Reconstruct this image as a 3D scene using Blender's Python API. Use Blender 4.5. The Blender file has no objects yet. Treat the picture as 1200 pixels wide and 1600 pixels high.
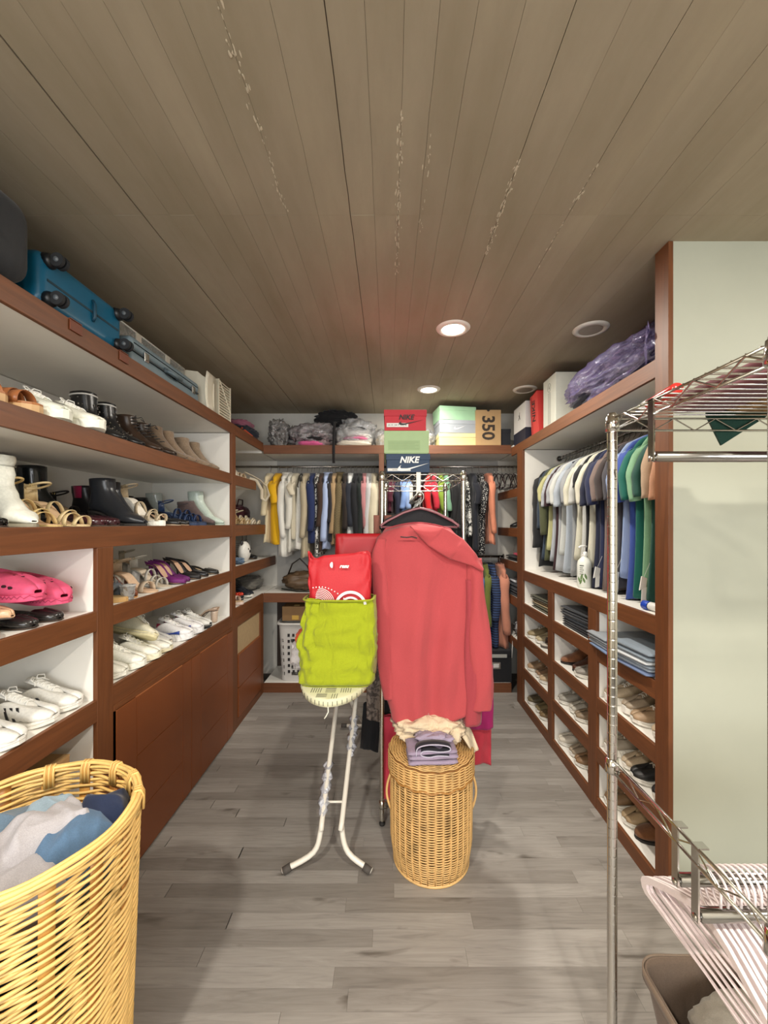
import bpy, math, random
from mathutils import Vector, Matrix, noise, Euler
C = bpy.context.scene.collection
scene = bpy.context.scene
PI = math.pi
R = math.radians
random.seed(7)

# ---------------------------------------------------------------- camera
F_PX = 620.0                      # focal length in pixels of the 1200 x 1600 frame
cam_d = bpy.data.cameras.new('camera')
cam_d.sensor_fit = 'VERTICAL'
cam_d.sensor_height = 36.0
cam_d.lens = 36.0 * F_PX / 1600.0
cam_d.shift_x = -7 / 1600.0
cam_d.shift_y = 18 / 1600.0
cam_d.clip_start = 0.05
cam = bpy.data.objects.new('camera', cam_d)
C.objects.link(cam)
cam.location = (0, 0, 1.5)
cam.rotation_euler = (R(90), 0, 0)
scene.camera = cam

# ---------------------------------------------------------------- world, exposure
w = bpy.data.worlds.new('world')
scene.world = w
w.use_nodes = True
w.node_tree.nodes['Background'].inputs[0].default_value = (1.0, 0.97, 0.92, 1)
w.node_tree.nodes['Background'].inputs[1].default_value = 1.1
scene.view_settings.view_transform = 'Standard'
scene.view_settings.look = 'None'
scene.view_settings.gamma = 1
scene.view_settings.use_curve_mapping = False
scene.view_settings.exposure = 0.33

CEIL = 2.60
def lamp(name, kind, loc, power, col, size=.1, rot=(0, 0, 0), spread=None, size_y=None):
    d = bpy.data.lights.new(name, kind)
    d.energy = power
    d.color = col
    if kind == 'AREA':
        if size_y:
            d.shape = 'RECTANGLE'; d.size = size; d.size_y = size_y
        else:
            d.shape = 'DISK'; d.size = size
        if spread: d.spread = spread
    o = bpy.data.objects.new(name, d)
    C.objects.link(o)
    o.location = loc
    o.rotation_euler = rot
    return o
# light of the ceiling downlights: two in view, the rest unseen, added as fill
WARM = (1.0, .93, .82)
DOWN = [(.364, 2.236, 25), (.33, 3.25, 9), (.6, -.35, 36), (-.75, -.35, 36), (2.2, .5, 12)]
for x, y, p in DOWN:
    lamp('downlight_bulb', 'AREA', (x, y, CEIL - .014), p, WARM, size=.12)
# fill lamp for daylight from an unseen window added in the rear wall
lamp('window_fill', 'AREA', (.2, -2.35, 1.55), 70, (.93, .97, 1.0), size=2.6, size_y=1.5, rot=(R(90), 0, 0))

# ---------------------------------------------------------------- materials
def lin(c):
    return c / 12.92 if c <= .04045 else ((c + .055) / 1.055) ** 2.4
def rgb(h):
    h = h.lstrip('#')
    return tuple(lin(int(h[i:i + 2], 16) / 255) for i in (0, 2, 4)) + (1,)
_mats = {}
class NT:
    def __init__(s, name):
        s.m = bpy.data.materials.new(name); s.m.use_nodes = True
        s.t = s.m.node_tree; s.b = s.t.nodes['Principled BSDF']; s.out = s.t.nodes['Material Output']
    def n(s, ty, **kw):
        q = s.t.nodes.new(ty)
        for k, v in kw.items():
            if k.startswith('i_'):
                q.inputs[k[2:].replace('_', ' ')].default_value = v
            else: setattr(q, k, v)
        return q
    def l(s, a, b): s.t.links.new(a, b)
    def coords(s, scale=(1, 1, 1), kind='Object', rnd=False):
        tc = s.n('ShaderNodeTexCoord'); mp = s.n('ShaderNodeMapping')
        mp.inputs['Scale'].default_value = scale
        s.l(tc.outputs[kind], mp.inputs['Vector'])
        if rnd:
            oi = s.n('ShaderNodeObjectInfo'); mu = s.n('ShaderNodeMath', operation='MULTIPLY'); mu.inputs[1].default_value = 37
            s.l(oi.outputs['Random'], mu.inputs[0]); s.l(mu.outputs[0], mp.inputs['Location'])
        return mp.outputs[0]
    def ramp(s, fac, stops):
        r = s.n('ShaderNodeValToRGB'); e = r.color_ramp.elements
        while len(e) > 2: e.remove(e[-1])
        for i, (p, c) in enumerate(stops):
            if i < 2: e[i].position = p; e[i].color = c
            else:
                q = e.new(p); q.color = c
        s.l(fac, r.inputs[0]); return r.outputs[0]
    def bump(s, h, strength=.3, dist=.01):
        b = s.n('ShaderNodeBump'); b.inputs['Strength'].default_value = strength; b.inputs['Distance'].default_value = dist
        s.l(h, b.inputs['Height']); s.l(b.outputs[0], s.b.inputs['Normal'])
    def set(s, **kw):
        for k, v in kw.items(): s.b.inputs[k.replace('_', ' ')].default_value = v
def mulc(c, f): return (min(1, c[0] * f), min(1, c[1] * f), min(1, c[2] * f), 1)

def wood(axis='Y', h='#6c3f21'):
    k = ('wood', axis, h)
    if k in _mats: return _mats[k]
    n = NT('reddish_wood_' + axis.lower())
    sc = {'X': (1.6, 22, 22), 'Y': (22, 1.6, 22), 'Z': (22, 22, 1.6)}[axis]
    v = n.coords(sc, rnd=True)
    a = n.n('ShaderNodeTexNoise', i_Scale=1.6, i_Detail=7.0, i_Roughness=.6, i_Distortion=1.2)
    n.l(v, a.inputs['Vector'])
    c = rgb(h)
    col = n.ramp(a.outputs['Fac'], [(.25, mulc(c, .72)), (.5, mulc(c, 1.0)), (.75, mulc(c, 1.32))])
    n.l(col, n.b.inputs['Base Color']); n.set(Roughness=.5)
    n.bump(a.outputs['Fac'], .12, .004)
    _mats[k] = n.m; return n.m
def simple(kind, h, rough=.5, metal=0, nscale=60, var=.06, bump=.1, bdist=.002, coat=0, sheen=0, alpha=None, trans=0, spec=None, rndvar=False):
    k = (kind, h, rough, metal, nscale, var, bump, coat, sheen, trans)
    if k in _mats: return _mats[k]
    n = NT(kind)
    v = n.coords((1, 1, 1))
    a = n.n('ShaderNodeTexNoise', i_Scale=float(nscale), i_Detail=4.0)
    n.l(v, a.inputs['Vector'])
    c = rgb(h)
    col = n.ramp(a.outputs['Fac'], [(.3, mulc(c, 1 - var)), (.7, mulc(c, 1 + var))])
    n.l(col, n.b.inputs['Base Color'])
    n.set(Roughness=rough, Metallic=metal)
    if coat: n.b.inputs['Coat Weight'].default_value = coat
    if sheen: n.b.inputs['Sheen Weight'].default_value = sheen
    if trans: n.b.inputs['Transmission Weight'].default_value = trans
    if bump: n.bump(a.outputs['Fac'], bump, bdist)
    _mats[k] = n.m; return n.m
def fabric(h, weave=420, rough=.9, fold=9, foldb=.25):
    k = ('fabric', h, weave, fold, foldb)
    if k in _mats: return _mats[k]
    n = NT('fabric')
    v = n.coords((1, 1, 1))
    a = n.n('ShaderNodeTexNoise', i_Scale=float(weave), i_Detail=2.0); n.l(v, a.inputs['Vector'])
    f = n.n('ShaderNodeTexNoise', i_Scale=float(fold), i_Detail=3.0, i_Distortion=.8)
    v2 = n.coords((1, 1, .35)); n.l(v2, f.inputs['Vector'])
    c = rgb(h)
    col = n.ramp(a.outputs['Fac'], [(.25, mulc(c, .86)), (.75, mulc(c, 1.12))])
    n.l(col, n.b.inputs['Base Color']); n.set(Roughness=rough)
    n.b.inputs['Sheen Weight'].default_value = .12 if max(c) > .1 else .02
    ad = n.n('ShaderNodeMath', operation='MULTIPLY_ADD'); ad.inputs[1].default_value = .02
    n.l(a.outputs['Fac'], ad.inputs[0]); n.l(f.outputs['Fac'], ad.inputs[2])
    n.bump(ad.outputs[0], foldb, .03)
    _mats[k] = n.m; return n.m
def leather(h, gloss=.35): return simple('leather', h, rough=gloss, nscale=140, var=.08, bump=.12, coat=.25 if gloss < .3 else 0)
def suede(h): return simple('suede', h, rough=.95, nscale=90, var=.14, bump=.1, sheen=.25)
def plastic(h, rough=.35): return simple('plastic', h, rough=rough, nscale=30, var=.03, bump=.02)
def rubber(h): return simple('rubber', h, rough=.75, nscale=90, var=.05, bump=.1)
def card(h): return simple('printed_card', h, rough=.6, nscale=25, var=.03, bump=.04)
def chrome(h='#c9c7c2', rough=.16): return simple('chrome', h, rough=rough, metal=1, nscale=20, var=.03, bump=0)
def paint(h): return simple('paint', h, rough=.6, nscale=14, var=.03, bump=.05)
def laminate(): return simple('white_laminate', '#e9e6df', rough=.45, nscale=9, var=.02, bump=.02)
def pattern(kind, h1, h2, scale=30.):
    k = ('pat', kind, h1, h2, scale)
    if k in _mats: return _mats[k]
    n = NT('patterned_fabric'); v = n.coords((1, 1, 1))
    c1, c2 = rgb(h1), rgb(h2)
    if kind == 'stripe_v' or kind == 'stripe_h':
        wv = n.n('ShaderNodeTexWave', i_Scale=float(scale)); wv.bands_direction = 'X' if kind == 'stripe_v' else 'Z'
        n.l(v, wv.inputs['Vector']); fac = wv.outputs['Fac']; st = [(.45, c1), (.55, c2)]
    elif kind == 'dots':
        wv = n.n('ShaderNodeTexVoronoi', i_Scale=float(scale)); n.l(v, wv.inputs['Vector']); fac = wv.outputs['Distance']; st = [(.25, c2), (.32, c1)]
    elif kind == 'check':
        wv = n.n('ShaderNodeTexChecker', i_Scale=float(scale)); n.l(v, wv.inputs['Vector']); fac = wv.outputs['Fac']; st = [(.3, c1), (.6, c2)]
    elif kind == 'knit':
        wv = n.n('ShaderNodeTexWave', i_Scale=float(scale), i_Distortion=3.0, i_Detail=2.0); wv.bands_direction = 'Z'
        n.l(v, wv.inputs['Vector']); fac = wv.outputs['Fac']; st = [(.3, c1), (.7, c2)]
    else:
        wv = n.n('ShaderNodeTexNoise', i_Scale=float(scale), i_Detail=3.0, i_Distortion=1.5); n.l(v, wv.inputs['Vector']); fac = wv.outputs['Fac']; st = [(.46, c1), (.52, c2)]
    n.l(n.ramp(fac, st), n.b.inputs['Base Color']); n.set(Roughness=.85)
    n.bump(fac, .1, .004)
    _mats[k] = n.m; return n.m
def film(h='#b9a6e6', opac=.35, rough=.12):
    k = ('film', h, opac, rough)
    if k in _mats: return _mats[k]
    n = NT('plastic_film')
    v = n.coords((1, 1, 1)); a = n.n('ShaderNodeTexNoise', i_Scale=9.0, i_Detail=5.0, i_Distortion=1.6); n.l(v, a.inputs['Vector'])
    c = rgb(h)
    n.b.inputs['Base Color'].default_value = c; n.set(Roughness=rough, Specular_IOR_Level=.9)
    n.bump(a.outputs['Fac'], .9, .05)
    tr = n.n('ShaderNodeBsdfTransparent'); tr.inputs[0].default_value = (c[0] * .45 + .55, c[1] * .45 + .55, c[2] * .45 + .55, 1)
    mx = n.n('ShaderNodeMixShader'); mx.inputs[0].default_value = opac
    n.l(tr.outputs[0], mx.inputs[1]); n.l(n.b.outputs[0], mx.inputs[2])
    gl = n.n('ShaderNodeBsdfGlossy'); gl.inputs['Roughness'].default_value = rough; gl.inputs['Color'].default_value = (.95, .95, 1, 1)
    lw = n.n('ShaderNodeLayerWeight'); lw.inputs['Blend'].default_value = .35
    bp = [q for q in n.t.nodes if q.type == 'BUMP'][0]; n.l(bp.outputs[0], gl.inputs['Normal']); n.l(bp.outputs[0], lw.inputs['Normal'])
    ml = n.n('ShaderNodeMath', operation='MULTIPLY_ADD'); ml.inputs[1].default_value = .45; ml.inputs[2].default_value = .07; n.l(lw.outputs['Fresnel'], ml.inputs[0])
    mg = n.n('ShaderNodeMixShader'); n.l(ml.outputs[0], mg.inputs[0]); n.l(mx.outputs[0], mg.inputs[1]); n.l(gl.outputs[0], mg.inputs[2]); n.l(mg.outputs[0], n.out.inputs['Surface'])
    _mats[k] = n.m; return n.m
def clear(h='#eef4f4', opac=.25): return film(h, opac, .05)
def emis(h, s):
    k = ('emis', h, s)
    if k in _mats: return _mats[k]
    n = NT('lamp_glow'); n.b.inputs['Emission Color'].default_value = rgb(h); n.b.inputs['Emission Strength'].default_value = s
    _mats[k] = n.m; return n.m
def wicker(h='#c99a55'):
    k = ('wicker', h)
    if k in _mats: return _mats[k]
    n = NT('rattan_cane'); v = n.coords((1, 1, 1), rnd=True)
    a = n.n('ShaderNodeTexNoise', i_Scale=26.0, i_Detail=5.0); n.l(v, a.inputs['Vector'])
    b = n.n('ShaderNodeTexNoise', i_Scale=7.0, i_Detail=2.0); n.l(v, b.inputs['Vector'])
    m_ = n.n('ShaderNodeMath', operation='MULTIPLY_ADD'); m_.inputs[1].default_value = .5
    n.l(b.outputs['Fac'], m_.inputs[0]); 
    m2 = n.n('ShaderNodeMath', operation='MULTIPLY'); m2.inputs[1].default_value = .5
    n.l(a.outputs['Fac'], m2.inputs[0]); n.l(m2.outputs[0], m_.inputs[2])
    c = rgb(h)
    col = n.ramp(m_.outputs[0], [(.34, mulc(c, .62)), (.43, mulc(c, .92)), (.65, mulc(c, 1.15))])
    n.l(col, n.b.inputs['Base Color']); n.set(Roughness=.45)
    n.bump(a.outputs['Fac'], .2, .003)
    _mats[k] = n.m; return n.m

# ---------------------------------------------------------------- mesh helpers
class MB:
    def __init__(s): s.v = []; s.f = []
    def add(s, vs, fs):
        o = len(s.v); s.v += [tuple(p) for p in vs]; s.f += [tuple(i + o for i in f) for f in fs]; return s
    def box(s, x0, x1, y0, y1, z0, z1):
        vs = [(x0, y0, z0), (x1, y0, z0), (x1, y1, z0), (x0, y1, z0), (x0, y0, z1), (x1, y0, z1), (x1, y1, z1), (x0, y1, z1)]
        return s.add(vs, [(0, 3, 2, 1), (4, 5, 6, 7), (0, 1, 5, 4), (1, 2, 6, 5), (2, 3, 7, 6), (3, 0, 4, 7)])
    def obox(s, c, size, M=None):
        hx, hy, hz = size[0] / 2, size[1] / 2, size[2] / 2
        t = MB().box(-hx, hx, -hy, hy, -hz, hz)
        M = M or Matrix()
        return s.add([Vector(c) + (M.to_3x3() @ Vector(p)) for p in t.v], t.f)
    def tube(s, pts, r, n=8, closed=False, flat=1.0, caps=True):
        pts = [Vector(p) for p in pts]; m = len(pts)
        rings = []; ref = None
        for i, p in enumerate(pts):
            if closed: d = pts[(i + 1) % m] - pts[i - 1]
            else: d = pts[min(i + 1, m - 1)] - pts[max(i - 1, 0)]
            if d.length < 1e-9: d = Vector((0, 0, 1))
            d.normalize()
            if ref is None:
                ref = Vector((0, 0, 1)) if abs(d.z) < .9 else Vector((1, 0, 0))
            u = ref - d * ref.dot(d)
            if u.length < 1e-6: u = d.orthogonal()
            u.normalize(); ref = u; v = d.cross(u)
            rr = r[i] if isinstance(r, (list, tuple)) else r
            rings.append([p + u * math.cos(2 * PI * k / n) * rr * flat + v * math.sin(2 * PI * k / n) * rr for k in range(n)])
        return s.rings(rings, closed_v=closed, caps=caps and not closed)
    def rings(s, rings, closed_u=True, closed_v=False, caps=False):
        n = len(rings[0]); m = len(rings); vs = [p for r_ in rings for p in r_]; fs = []
        for i in range(m if closed_v else m - 1):
            j = (i + 1) % m
            for k in range(n if closed_u else n - 1):
                l = (k + 1) % n
                fs.append((i * n + k, i * n + l, j * n + l, j * n + k))
        if caps:
            fs.append(tuple(range(n - 1, -1, -1))); fs.append(tuple((m - 1) * n + k for k in range(n)))
        return s.add(vs, fs)
    def grid(s, rows): return s.rings(rows, closed_u=False)
    def lathe(s, prof, n=24, c=(0, 0, 0), sx=1, sy=1, caps=False):
        return s.rings([[(c[0] + r * math.cos(2 * PI * k / n) * sx, c[1] + r * math.sin(2 * PI * k / n) * sy, c[2] + z) for k in range(n)] for r, z in prof], caps=caps)
    def cyl(s, a, b, r, n=10): return s.tube([a, b], r, n)
    def prism(s, poly, t, M=None, c=(0, 0, 0)):
        """polygon in local XZ plane extruded along local Y by t (centred)"""
        n = len(poly); M = (M or Matrix()).to_3x3(); c = Vector(c)
        vs = [c + M @ Vector((x, -t / 2, z)) for x, z in poly] + [c + M @ Vector((x, t / 2, z)) for x, z in poly]
        fs = [tuple(range(n)), tuple(range(2 * n - 1, n - 1, -1))] + [(i, n + i, n + (i + 1) % n, (i + 1) % n) for i in range(n)]
        return s.add(vs, fs)
    def xf(s, M):
        s.v = [tuple(M @ Vector(p)) for p in s.v]; return s
    def build(s, name, mat, parent=None, smooth=False, bevel=0, solid=0, sub=0, offset=-1):
        me = bpy.data.meshes.new(name); me.from_pydata(s.v, [], s.f)
        me.materials.append(mat)
        if smooth: me.shade_smooth()
        me.update()
        o = bpy.data.objects.new(name, me); C.objects.link(o)
        if parent: o.parent = parent
        if solid:
            q = o.modifiers.new('thickness', 'SOLIDIFY'); q.thickness = solid; q.offset = offset
        if sub:
            q = o.modifiers.new('subdivision', 'SUBSURF'); q.levels = sub; q.render_levels = sub
        if bevel:
            q = o.modifiers.new('bevel', 'BEVEL'); q.width = bevel; q.segments = 2; q.limit_method = 'ANGLE'; q.angle_limit = R(40)
        return o
def tag(o, label=None, cat=None, group=None, kind=None):
    if label: o['label'] = label
    if cat: o['category'] = cat
    if group: o['group'] = group
    if kind: o['kind'] = kind
    return o
def thing(name, label, cat, loc=(0, 0, 0), rz=0, group=None, rot=None, kind=None):
    o = bpy.data.objects.new(name, None); C.objects.link(o)
    o.empty_display_size = .05
    o.location = loc; o.rotation_euler = rot if rot else (0, 0, rz)
    return tag(o, label, cat, group, kind)
def text(s, name, size, mat, parent, loc, rot, extrude=.0006, shear=0, align='CENTER', sx=1.0, bold=0.0):
    cu = bpy.data.curves.new('text', 'FONT'); cu.body = s; cu.size = size; cu.extrude = extrude; cu.shear = shear
    cu.align_x = align; cu.align_y = 'CENTER'; cu.resolution_u = 3; cu.offset = bold
    t = bpy.data.objects.new('text', cu); me = bpy.data.meshes.new_from_object(t)
    bpy.data.objects.remove(t); me.materials.clear(); me.materials.append(mat)
    o = bpy.data.objects.new(name, me); C.objects.link(o); o.parent = parent
    o.location = loc; o.rotation_euler = rot; o.scale = (sx, 1, 1)
    return o
def nz(x, y, z=0): return noise.noise(Vector((x, y, z)))
def at(px, py, Y):
    """world point at depth Y that the photograph shows at pixel (px, py)"""
    return Vector(((px - 607) / F_PX * Y, Y, 1.5 - (py - 818) / F_PX * Y))
# ================================================================ the setting
XL, XR = -1.11, 1.09              # cabinet faces left and right of the aisle
WL, WR, YB = -1.68, 1.66, 3.97    # walls behind them
YF = 3.52                         # face of the back cabinets
def structure(name, mb, mat, **kw): return tag(mb.build(name, mat, **kw), kind='structure')

# floor of separate laminate planks
n = NT('grey_oak_laminate'); v = n.coords((1.1, 14, 14), rnd=True)
a_ = n.n('ShaderNodeTexNoise', i_Scale=3.0, i_Detail=9.0, i_Roughness=.62, i_Distortion=1.6); n.l(v, a_.inputs['Vector'])
oi = n.n('ShaderNodeObjectInfo'); v3 = n.coords((1.5, 5, 5), rnd=True)
k_ = n.n('ShaderNodeTexNoise', i_Scale=2.2, i_Detail=3.0, i_Distortion=.6); n.l(v3, k_.inputs['Vector'])
c1 = n.ramp(a_.outputs['Fac'], [(.28, rgb('#88837e')), (.45, rgb('#98938d')), (.7, rgb('#a6a19b'))])
kn = n.ramp(k_.outputs['Fac'], [(.25, rgb('#9a948d')), (.34, rgb('#ffffff'))])
mx = n.n('ShaderNodeMixRGB', blend_type='MULTIPLY'); mx.inputs[0].default_value = .8
n.l(c1, mx.inputs[1]); n.l(kn, mx.inputs[2])
tint = n.ramp(oi.outputs['Random'], [(0, rgb('#dbd9d7')), (1, rgb('#ffffff'))])
m2 = n.n('ShaderNodeMixRGB', blend_type='MULTIPLY'); m2.inputs[0].default_value = 1
n.l(mx.outputs[0], m2.inputs[1]); n.l(tint, m2.inputs[2]); n.l(m2.outputs[0], n.b.inputs['Base Color'])
n.set(Roughness=.42); n.bump(a_.outputs['Fac'], .08, .003)
PLANK = n.m
floor = structure('floor', MB().box(WL - .1, 3.1, -2.6, YB + .1, -.06, -.004), simple('subfloor', '#5b5650', rough=.9))
PW, PLN = .0622, .92
meshes = {}
rnd = random.Random(3)
y = 3.52; row = 0
while y > -1.0:
    x = XL - .05 - rnd.uniform(0, PLN)
    xe = XR + .05 if y - PW > 1.53 else 2.9
    first = True
    while x < xe - .01:
        x1 = min(x + PLN, xe); x0 = max(x, XL - .05)
        if x1 - x0 > .02:
            ln = round(x1 - x0, 2)
            if ln not in meshes:
                t = MB().box(0, ln - .0006, 0, PW - .0005, -.006, 0)
                me = bpy.data.meshes.new('floor_plank'); me.from_pydata(t.v, [], t.f); me.materials.append(PLANK); meshes[ln] = me
            o = bpy.data.objects.new('floor_plank', meshes[ln]); C.objects.link(o); o.location = (x0, y - PW, 0); o.parent = floor
        x += PLN
    y -= PW; row += 1

# ceiling: raw concrete with the strips its shuttering boards left
n = NT('board_marked_concrete'); v = n.coords((2.2, .55, 1))
a_ = n.n('ShaderNodeTexNoise', i_Scale=2.0, i_Detail=8.0, i_Roughness=.62); n.l(v, a_.inputs['Vector'])
v2 = n.coords((7, .5, 1)); b_ = n.n('ShaderNodeTexNoise', i_Scale=1.5, i_Detail=4.0); n.l(v2, b_.inputs['Vector'])
ad = n.n('ShaderNodeMath', operation='MULTIPLY_ADD'); ad.inputs[1].default_value = .35
n.l(b_.outputs['Fac'], ad.inputs[0]); n.l(a_.outputs['Fac'], ad.inputs[2])
oi = n.n('ShaderNodeObjectInfo')
c1 = n.ramp(ad.outputs[0], [(.4, rgb('#91866e')), (.7, rgb('#a19580')), (1.0, rgb('#b0a48c'))])
tint = n.ramp(oi.outputs['Random'], [(0, rgb('#f9f8f6')), (1, rgb('#ffffff'))])
m2 = n.n('ShaderNodeMixRGB', blend_type='MULTIPLY'); m2.inputs[0].default_value = 1
n.l(c1, m2.inputs[1]); n.l(tint, m2.inputs[2]); n.l(m2.outputs[0], n.b.inputs['Base Color'])
n.set(Roughness=.8); n.bump(ad.outputs[0], .25, .012)
CONC = n.m
ceiling = structure('ceiling', MB().box(WL - .1, 3.1, -2.6, YB + .1, CEIL + .006, CEIL + .12), simple('concrete_joint', '#5a4c3d', rough=.9))
# board joints measured across the photograph (metres from the camera axis)
edges = [WL - .1, -1.52, -1.32, -1.2, -1.085, -.98, -.875, -.78, -.69, -.60, -.52, -.44, -.36, -.25, -.135, -.05, .035, .11, .19, .29, .395, .51, .64, .75, .87, .98, 1.09, 1.34, 1.6, 1.9, 2.2, 2.5, 2.8, 3.1]
def gap(e): return {-.875: .0026, -.135: .0013, .395: .0009, -1.085: .0007, .64: .0007}.get(e, .0004)
rnd = random.Random(5)
for i in range(len(edges) - 1):
    cuts = [-2.6, .1 + rnd.uniform(-.02, .02) if False else .2, 1.415, 3.02, YB + .1]
    for j in range(len(cuts) - 1):
        dz = rnd.uniform(0, .0009)
        m = MB(); x0, x1 = edges[i] + gap(edges[i]), edges[i + 1] - gap(edges[i + 1]); y0, y1 = cuts[j], cuts[j + 1] - .0006
        # slightly ragged strip edges
        N = 14; lo = []; hi = []
        for q in range(N + 1):
            yy = y0 + (y1 - y0) * q / N
            lo.append((x0 + .0022 * nz(i * 7.1, yy * 9), yy)); hi.append((x1 + .0022 * nz(i * 7.1 + 7.1, yy * 9), yy))
        zb = CEIL - dz
        rowsb = [[(a[0], a[1], CEIL + .01), (a[0], a[1], zb), (b[0], b[1], zb), (b[0], b[1], CEIL + .01)] for a, b in zip(lo, hi)]
        m.rings(rowsb, caps=True)
        o = m.build('concrete_strip', CONC, ceiling)
# pale lime streaks that have grown along a few joints
lime = simple('lime_deposit', '#c9bda6', rough=.9, nscale=80, var=.1, bump=.6)
rnd = random.Random(11)
for jx, ya, yb, amt in ((.035, 1.05, 1.75, 34), (.395, 1.2, 1.62, 30), (-.36, .72, 1.4, 26), (.64, 1.2, 1.7, 12), (.12, 1.1, 1.5, 8)):
    m = MB()
    for q in range(amt * 3):
        yy = rnd.uniform(ya, yb); xx = jx + rnd.gauss(0, .005); r_ = rnd.uniform(.0006, .0030)
        m.lathe([(0.0002, -r_ * .4), (r_ * .8, -r_ * .2), (r_, 0)], 6, (xx, yy, CEIL - .001), sx=1, sy=rnd.uniform(1.5, 5))
    tag(m.build('lime_streak', lime, ceiling), kind='stuff')

WALLP = paint('#d5d0c2')
structure('wall_left', MB().box(WL - .1, WL, -2.6, YB + .1, 0, CEIL), WALLP)
structure('wall_back', MB().box(WL, WR + .1, YB, YB + .1, 0, CEIL), paint('#cfcbc2'))
structure('wall_right', MB().box(WR, WR + .1, 1.6, YB, 0, CEIL), paint('#cfcbc2'))
structure('wall_front', MB().box(XR + .005, 3.1, 1.546, 1.60, 0, CEIL), simple('pale_green_paint', '#b4b6a6', rough=.55, nscale=5, var=.025, bump=.06))
structure('wall_far_right', MB().box(3.0, 3.1, -2.6, 1.5, 0, CEIL), WALLP)
m = MB(); m.box(WL, -1.2, -2.6, -2.5, 0, CEIL).box(1.6, 3.0, -2.6, -2.5, 0, CEIL).box(-1.2, 1.6, -2.6, -2.5, 0, .7).box(-1.2, 1.6, -2.6, -2.5, 2.35, CEIL)
structure('wall_rear', m, WALLP)
win = tag(thing('added_window', None, None, (.2, -2.55, .7)), kind='structure')  # unseen window, added to carry the fill from behind
m = MB(); m.box(-1.4, 1.4, -.03, .03, 0, .05).box(-1.4, 1.4, -.03, .03, 1.6, 1.65).box(-1.4, -1.35, -.03, .03, 0, 1.65).box(1.35, 1.4, -.03, .03, 0, 1.65).box(-.025, .025, -.03, .03, 0, 1.65)
m.build('added_window_frame', paint('#e8e6e0'), win)

# downlights: three lit rings, two dark ones
def downlight(x, y, lit, label, group=None):
    t = thing('downlight', label, 'ceiling light', (x, y, CEIL), group=group)
    MB().lathe([(.062, -.003), (.066, -.011), (.088, -.009), (.096, -.001), (.096, .002)], 32).build('trim_ring', paint('#e6e0d4'), t, smooth=True)
    if lit: MB().lathe([(.0005, -.0075), (.062, -.0075)], 32).build('bulb_glass', emis('#fff4e0', 14), t)
    else:
        MB().lathe([(.0005, -.008), (.062, -.008), (.064, -.003)], 32).build('diffuser', simple('frosted_glass', '#a79d8e', rough=.5, bump=.05), t)
    return t
downlight(.364, 2.236, True, 'round lit ceiling downlight, the larger bright one in front of the rack')
downlight(.33, 3.25, True, 'round lit ceiling downlight near the back wall, smaller bright spot')
downlight(1.143, 2.243, False, 'round unlit ceiling disc above the purple plastic bags')
downlight(1.117, 3.25, False, 'round unlit ceiling disc above the white and red shoe boxes')
downlight(.6, -.35, True, 'added fill downlight behind the photographer, right of the middle')  # this and the next two are out of view, added as fill
downlight(-.75, -.35, True, 'added fill downlight behind the photographer on the left')
downlight(2.2, .5, True, 'added fill downlight over the chrome shelving on the right')

# ================================================================ cabinets
WY, WX, WZ = wood('Y'), wood('X'), wood('Z')
LAM = laminate()
BV = .0015
def shelfL(parent, y0, y1, zt, zb, depth=WL, face=XL):
    MB().box(depth, face - .016, y0, y1, zb + .004, zt).build('shelf', LAM, parent)
    MB().box(face - .016, face, y0, y1, zb, zt + .001).build('shelf_edge', WY, parent, bevel=BV)
def shelfR(parent, y0, y1, zt, zb, depth=WR, face=XR):
    MB().box(face + .016, depth, y0, y1, zb + .004, zt).build('shelf', LAM, parent)
    MB().box(face, face + .016, y0, y1, zb, zt + .001).build('shelf_edge', WY, parent, bevel=BV)
Z1 = (2.213, 2.14); Z2 = (1.852, 1.78); Z3 = (1.488, 1.407); Z4 = (1.165, 1.09)

# --- left shoe cabinet (near)
A = thing('shoe_cabinet', 'long reddish wood shoe cabinet with white shelves along the left wall', 'cabinet', (0, 0, 0))
YA, YS, YE = .32, 1.512, 2.81
MB().box(WL, XL - .016, YA, 2.88, Z1[1] + .004, Z1[0]).build('shelf', LAM, A)
MB().box(XL - .016, XL, YA, 2.88, Z1[1], Z1[0] + .001).build('shelf_edge', WY, A, bevel=BV)
shelfL(A, YA, YE, *Z2); shelfL(A, YA, YE, *Z3)
shelfL(A, YA + .07, YS, *Z4); shelfL(A, 1.60, YE, *Z4)
shelfL(A, YA + .07, YS, .825, .744); shelfL(A, 1.60, YE, .845, .765)
# white back, sides
MB().box(WL, WL + .008, YA, YE, 0, Z1[1]).build('back_panel', LAM, A)
MB().box(WL, XL - .016, YE, 2.845, .08, Z1[1]).build('side_panel', LAM, A)
MB().box(WL, XL - .016, YE + .036, 2.88, .08, Z1[1]).build('side_panel', LAM, A)
MB().box(WL, XL - .016, YS, 1.60, .0, Z3[1]).build('divider', LAM, A)
MB().box(WL, XL - .016, YA, YA + .07, 0, Z1[1]).build('side_panel', LAM, A)
MB().box(XL - .016, XL + .001, YE, 2.88, 0.0, Z1[1]).build('stile', WZ, A, bevel=BV)
MB().box(XL - .016, XL + .001, YS, 1.60, 0, Z3[1]).build('stile', WZ, A, bevel=BV)
MB().box(XL - .016, XL + .001, YA, YA + .07, 0, Z1[1]).build('stile', WZ, A, bevel=BV)
shelfL(A, YA + .07, YS, .08, .0)
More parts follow.
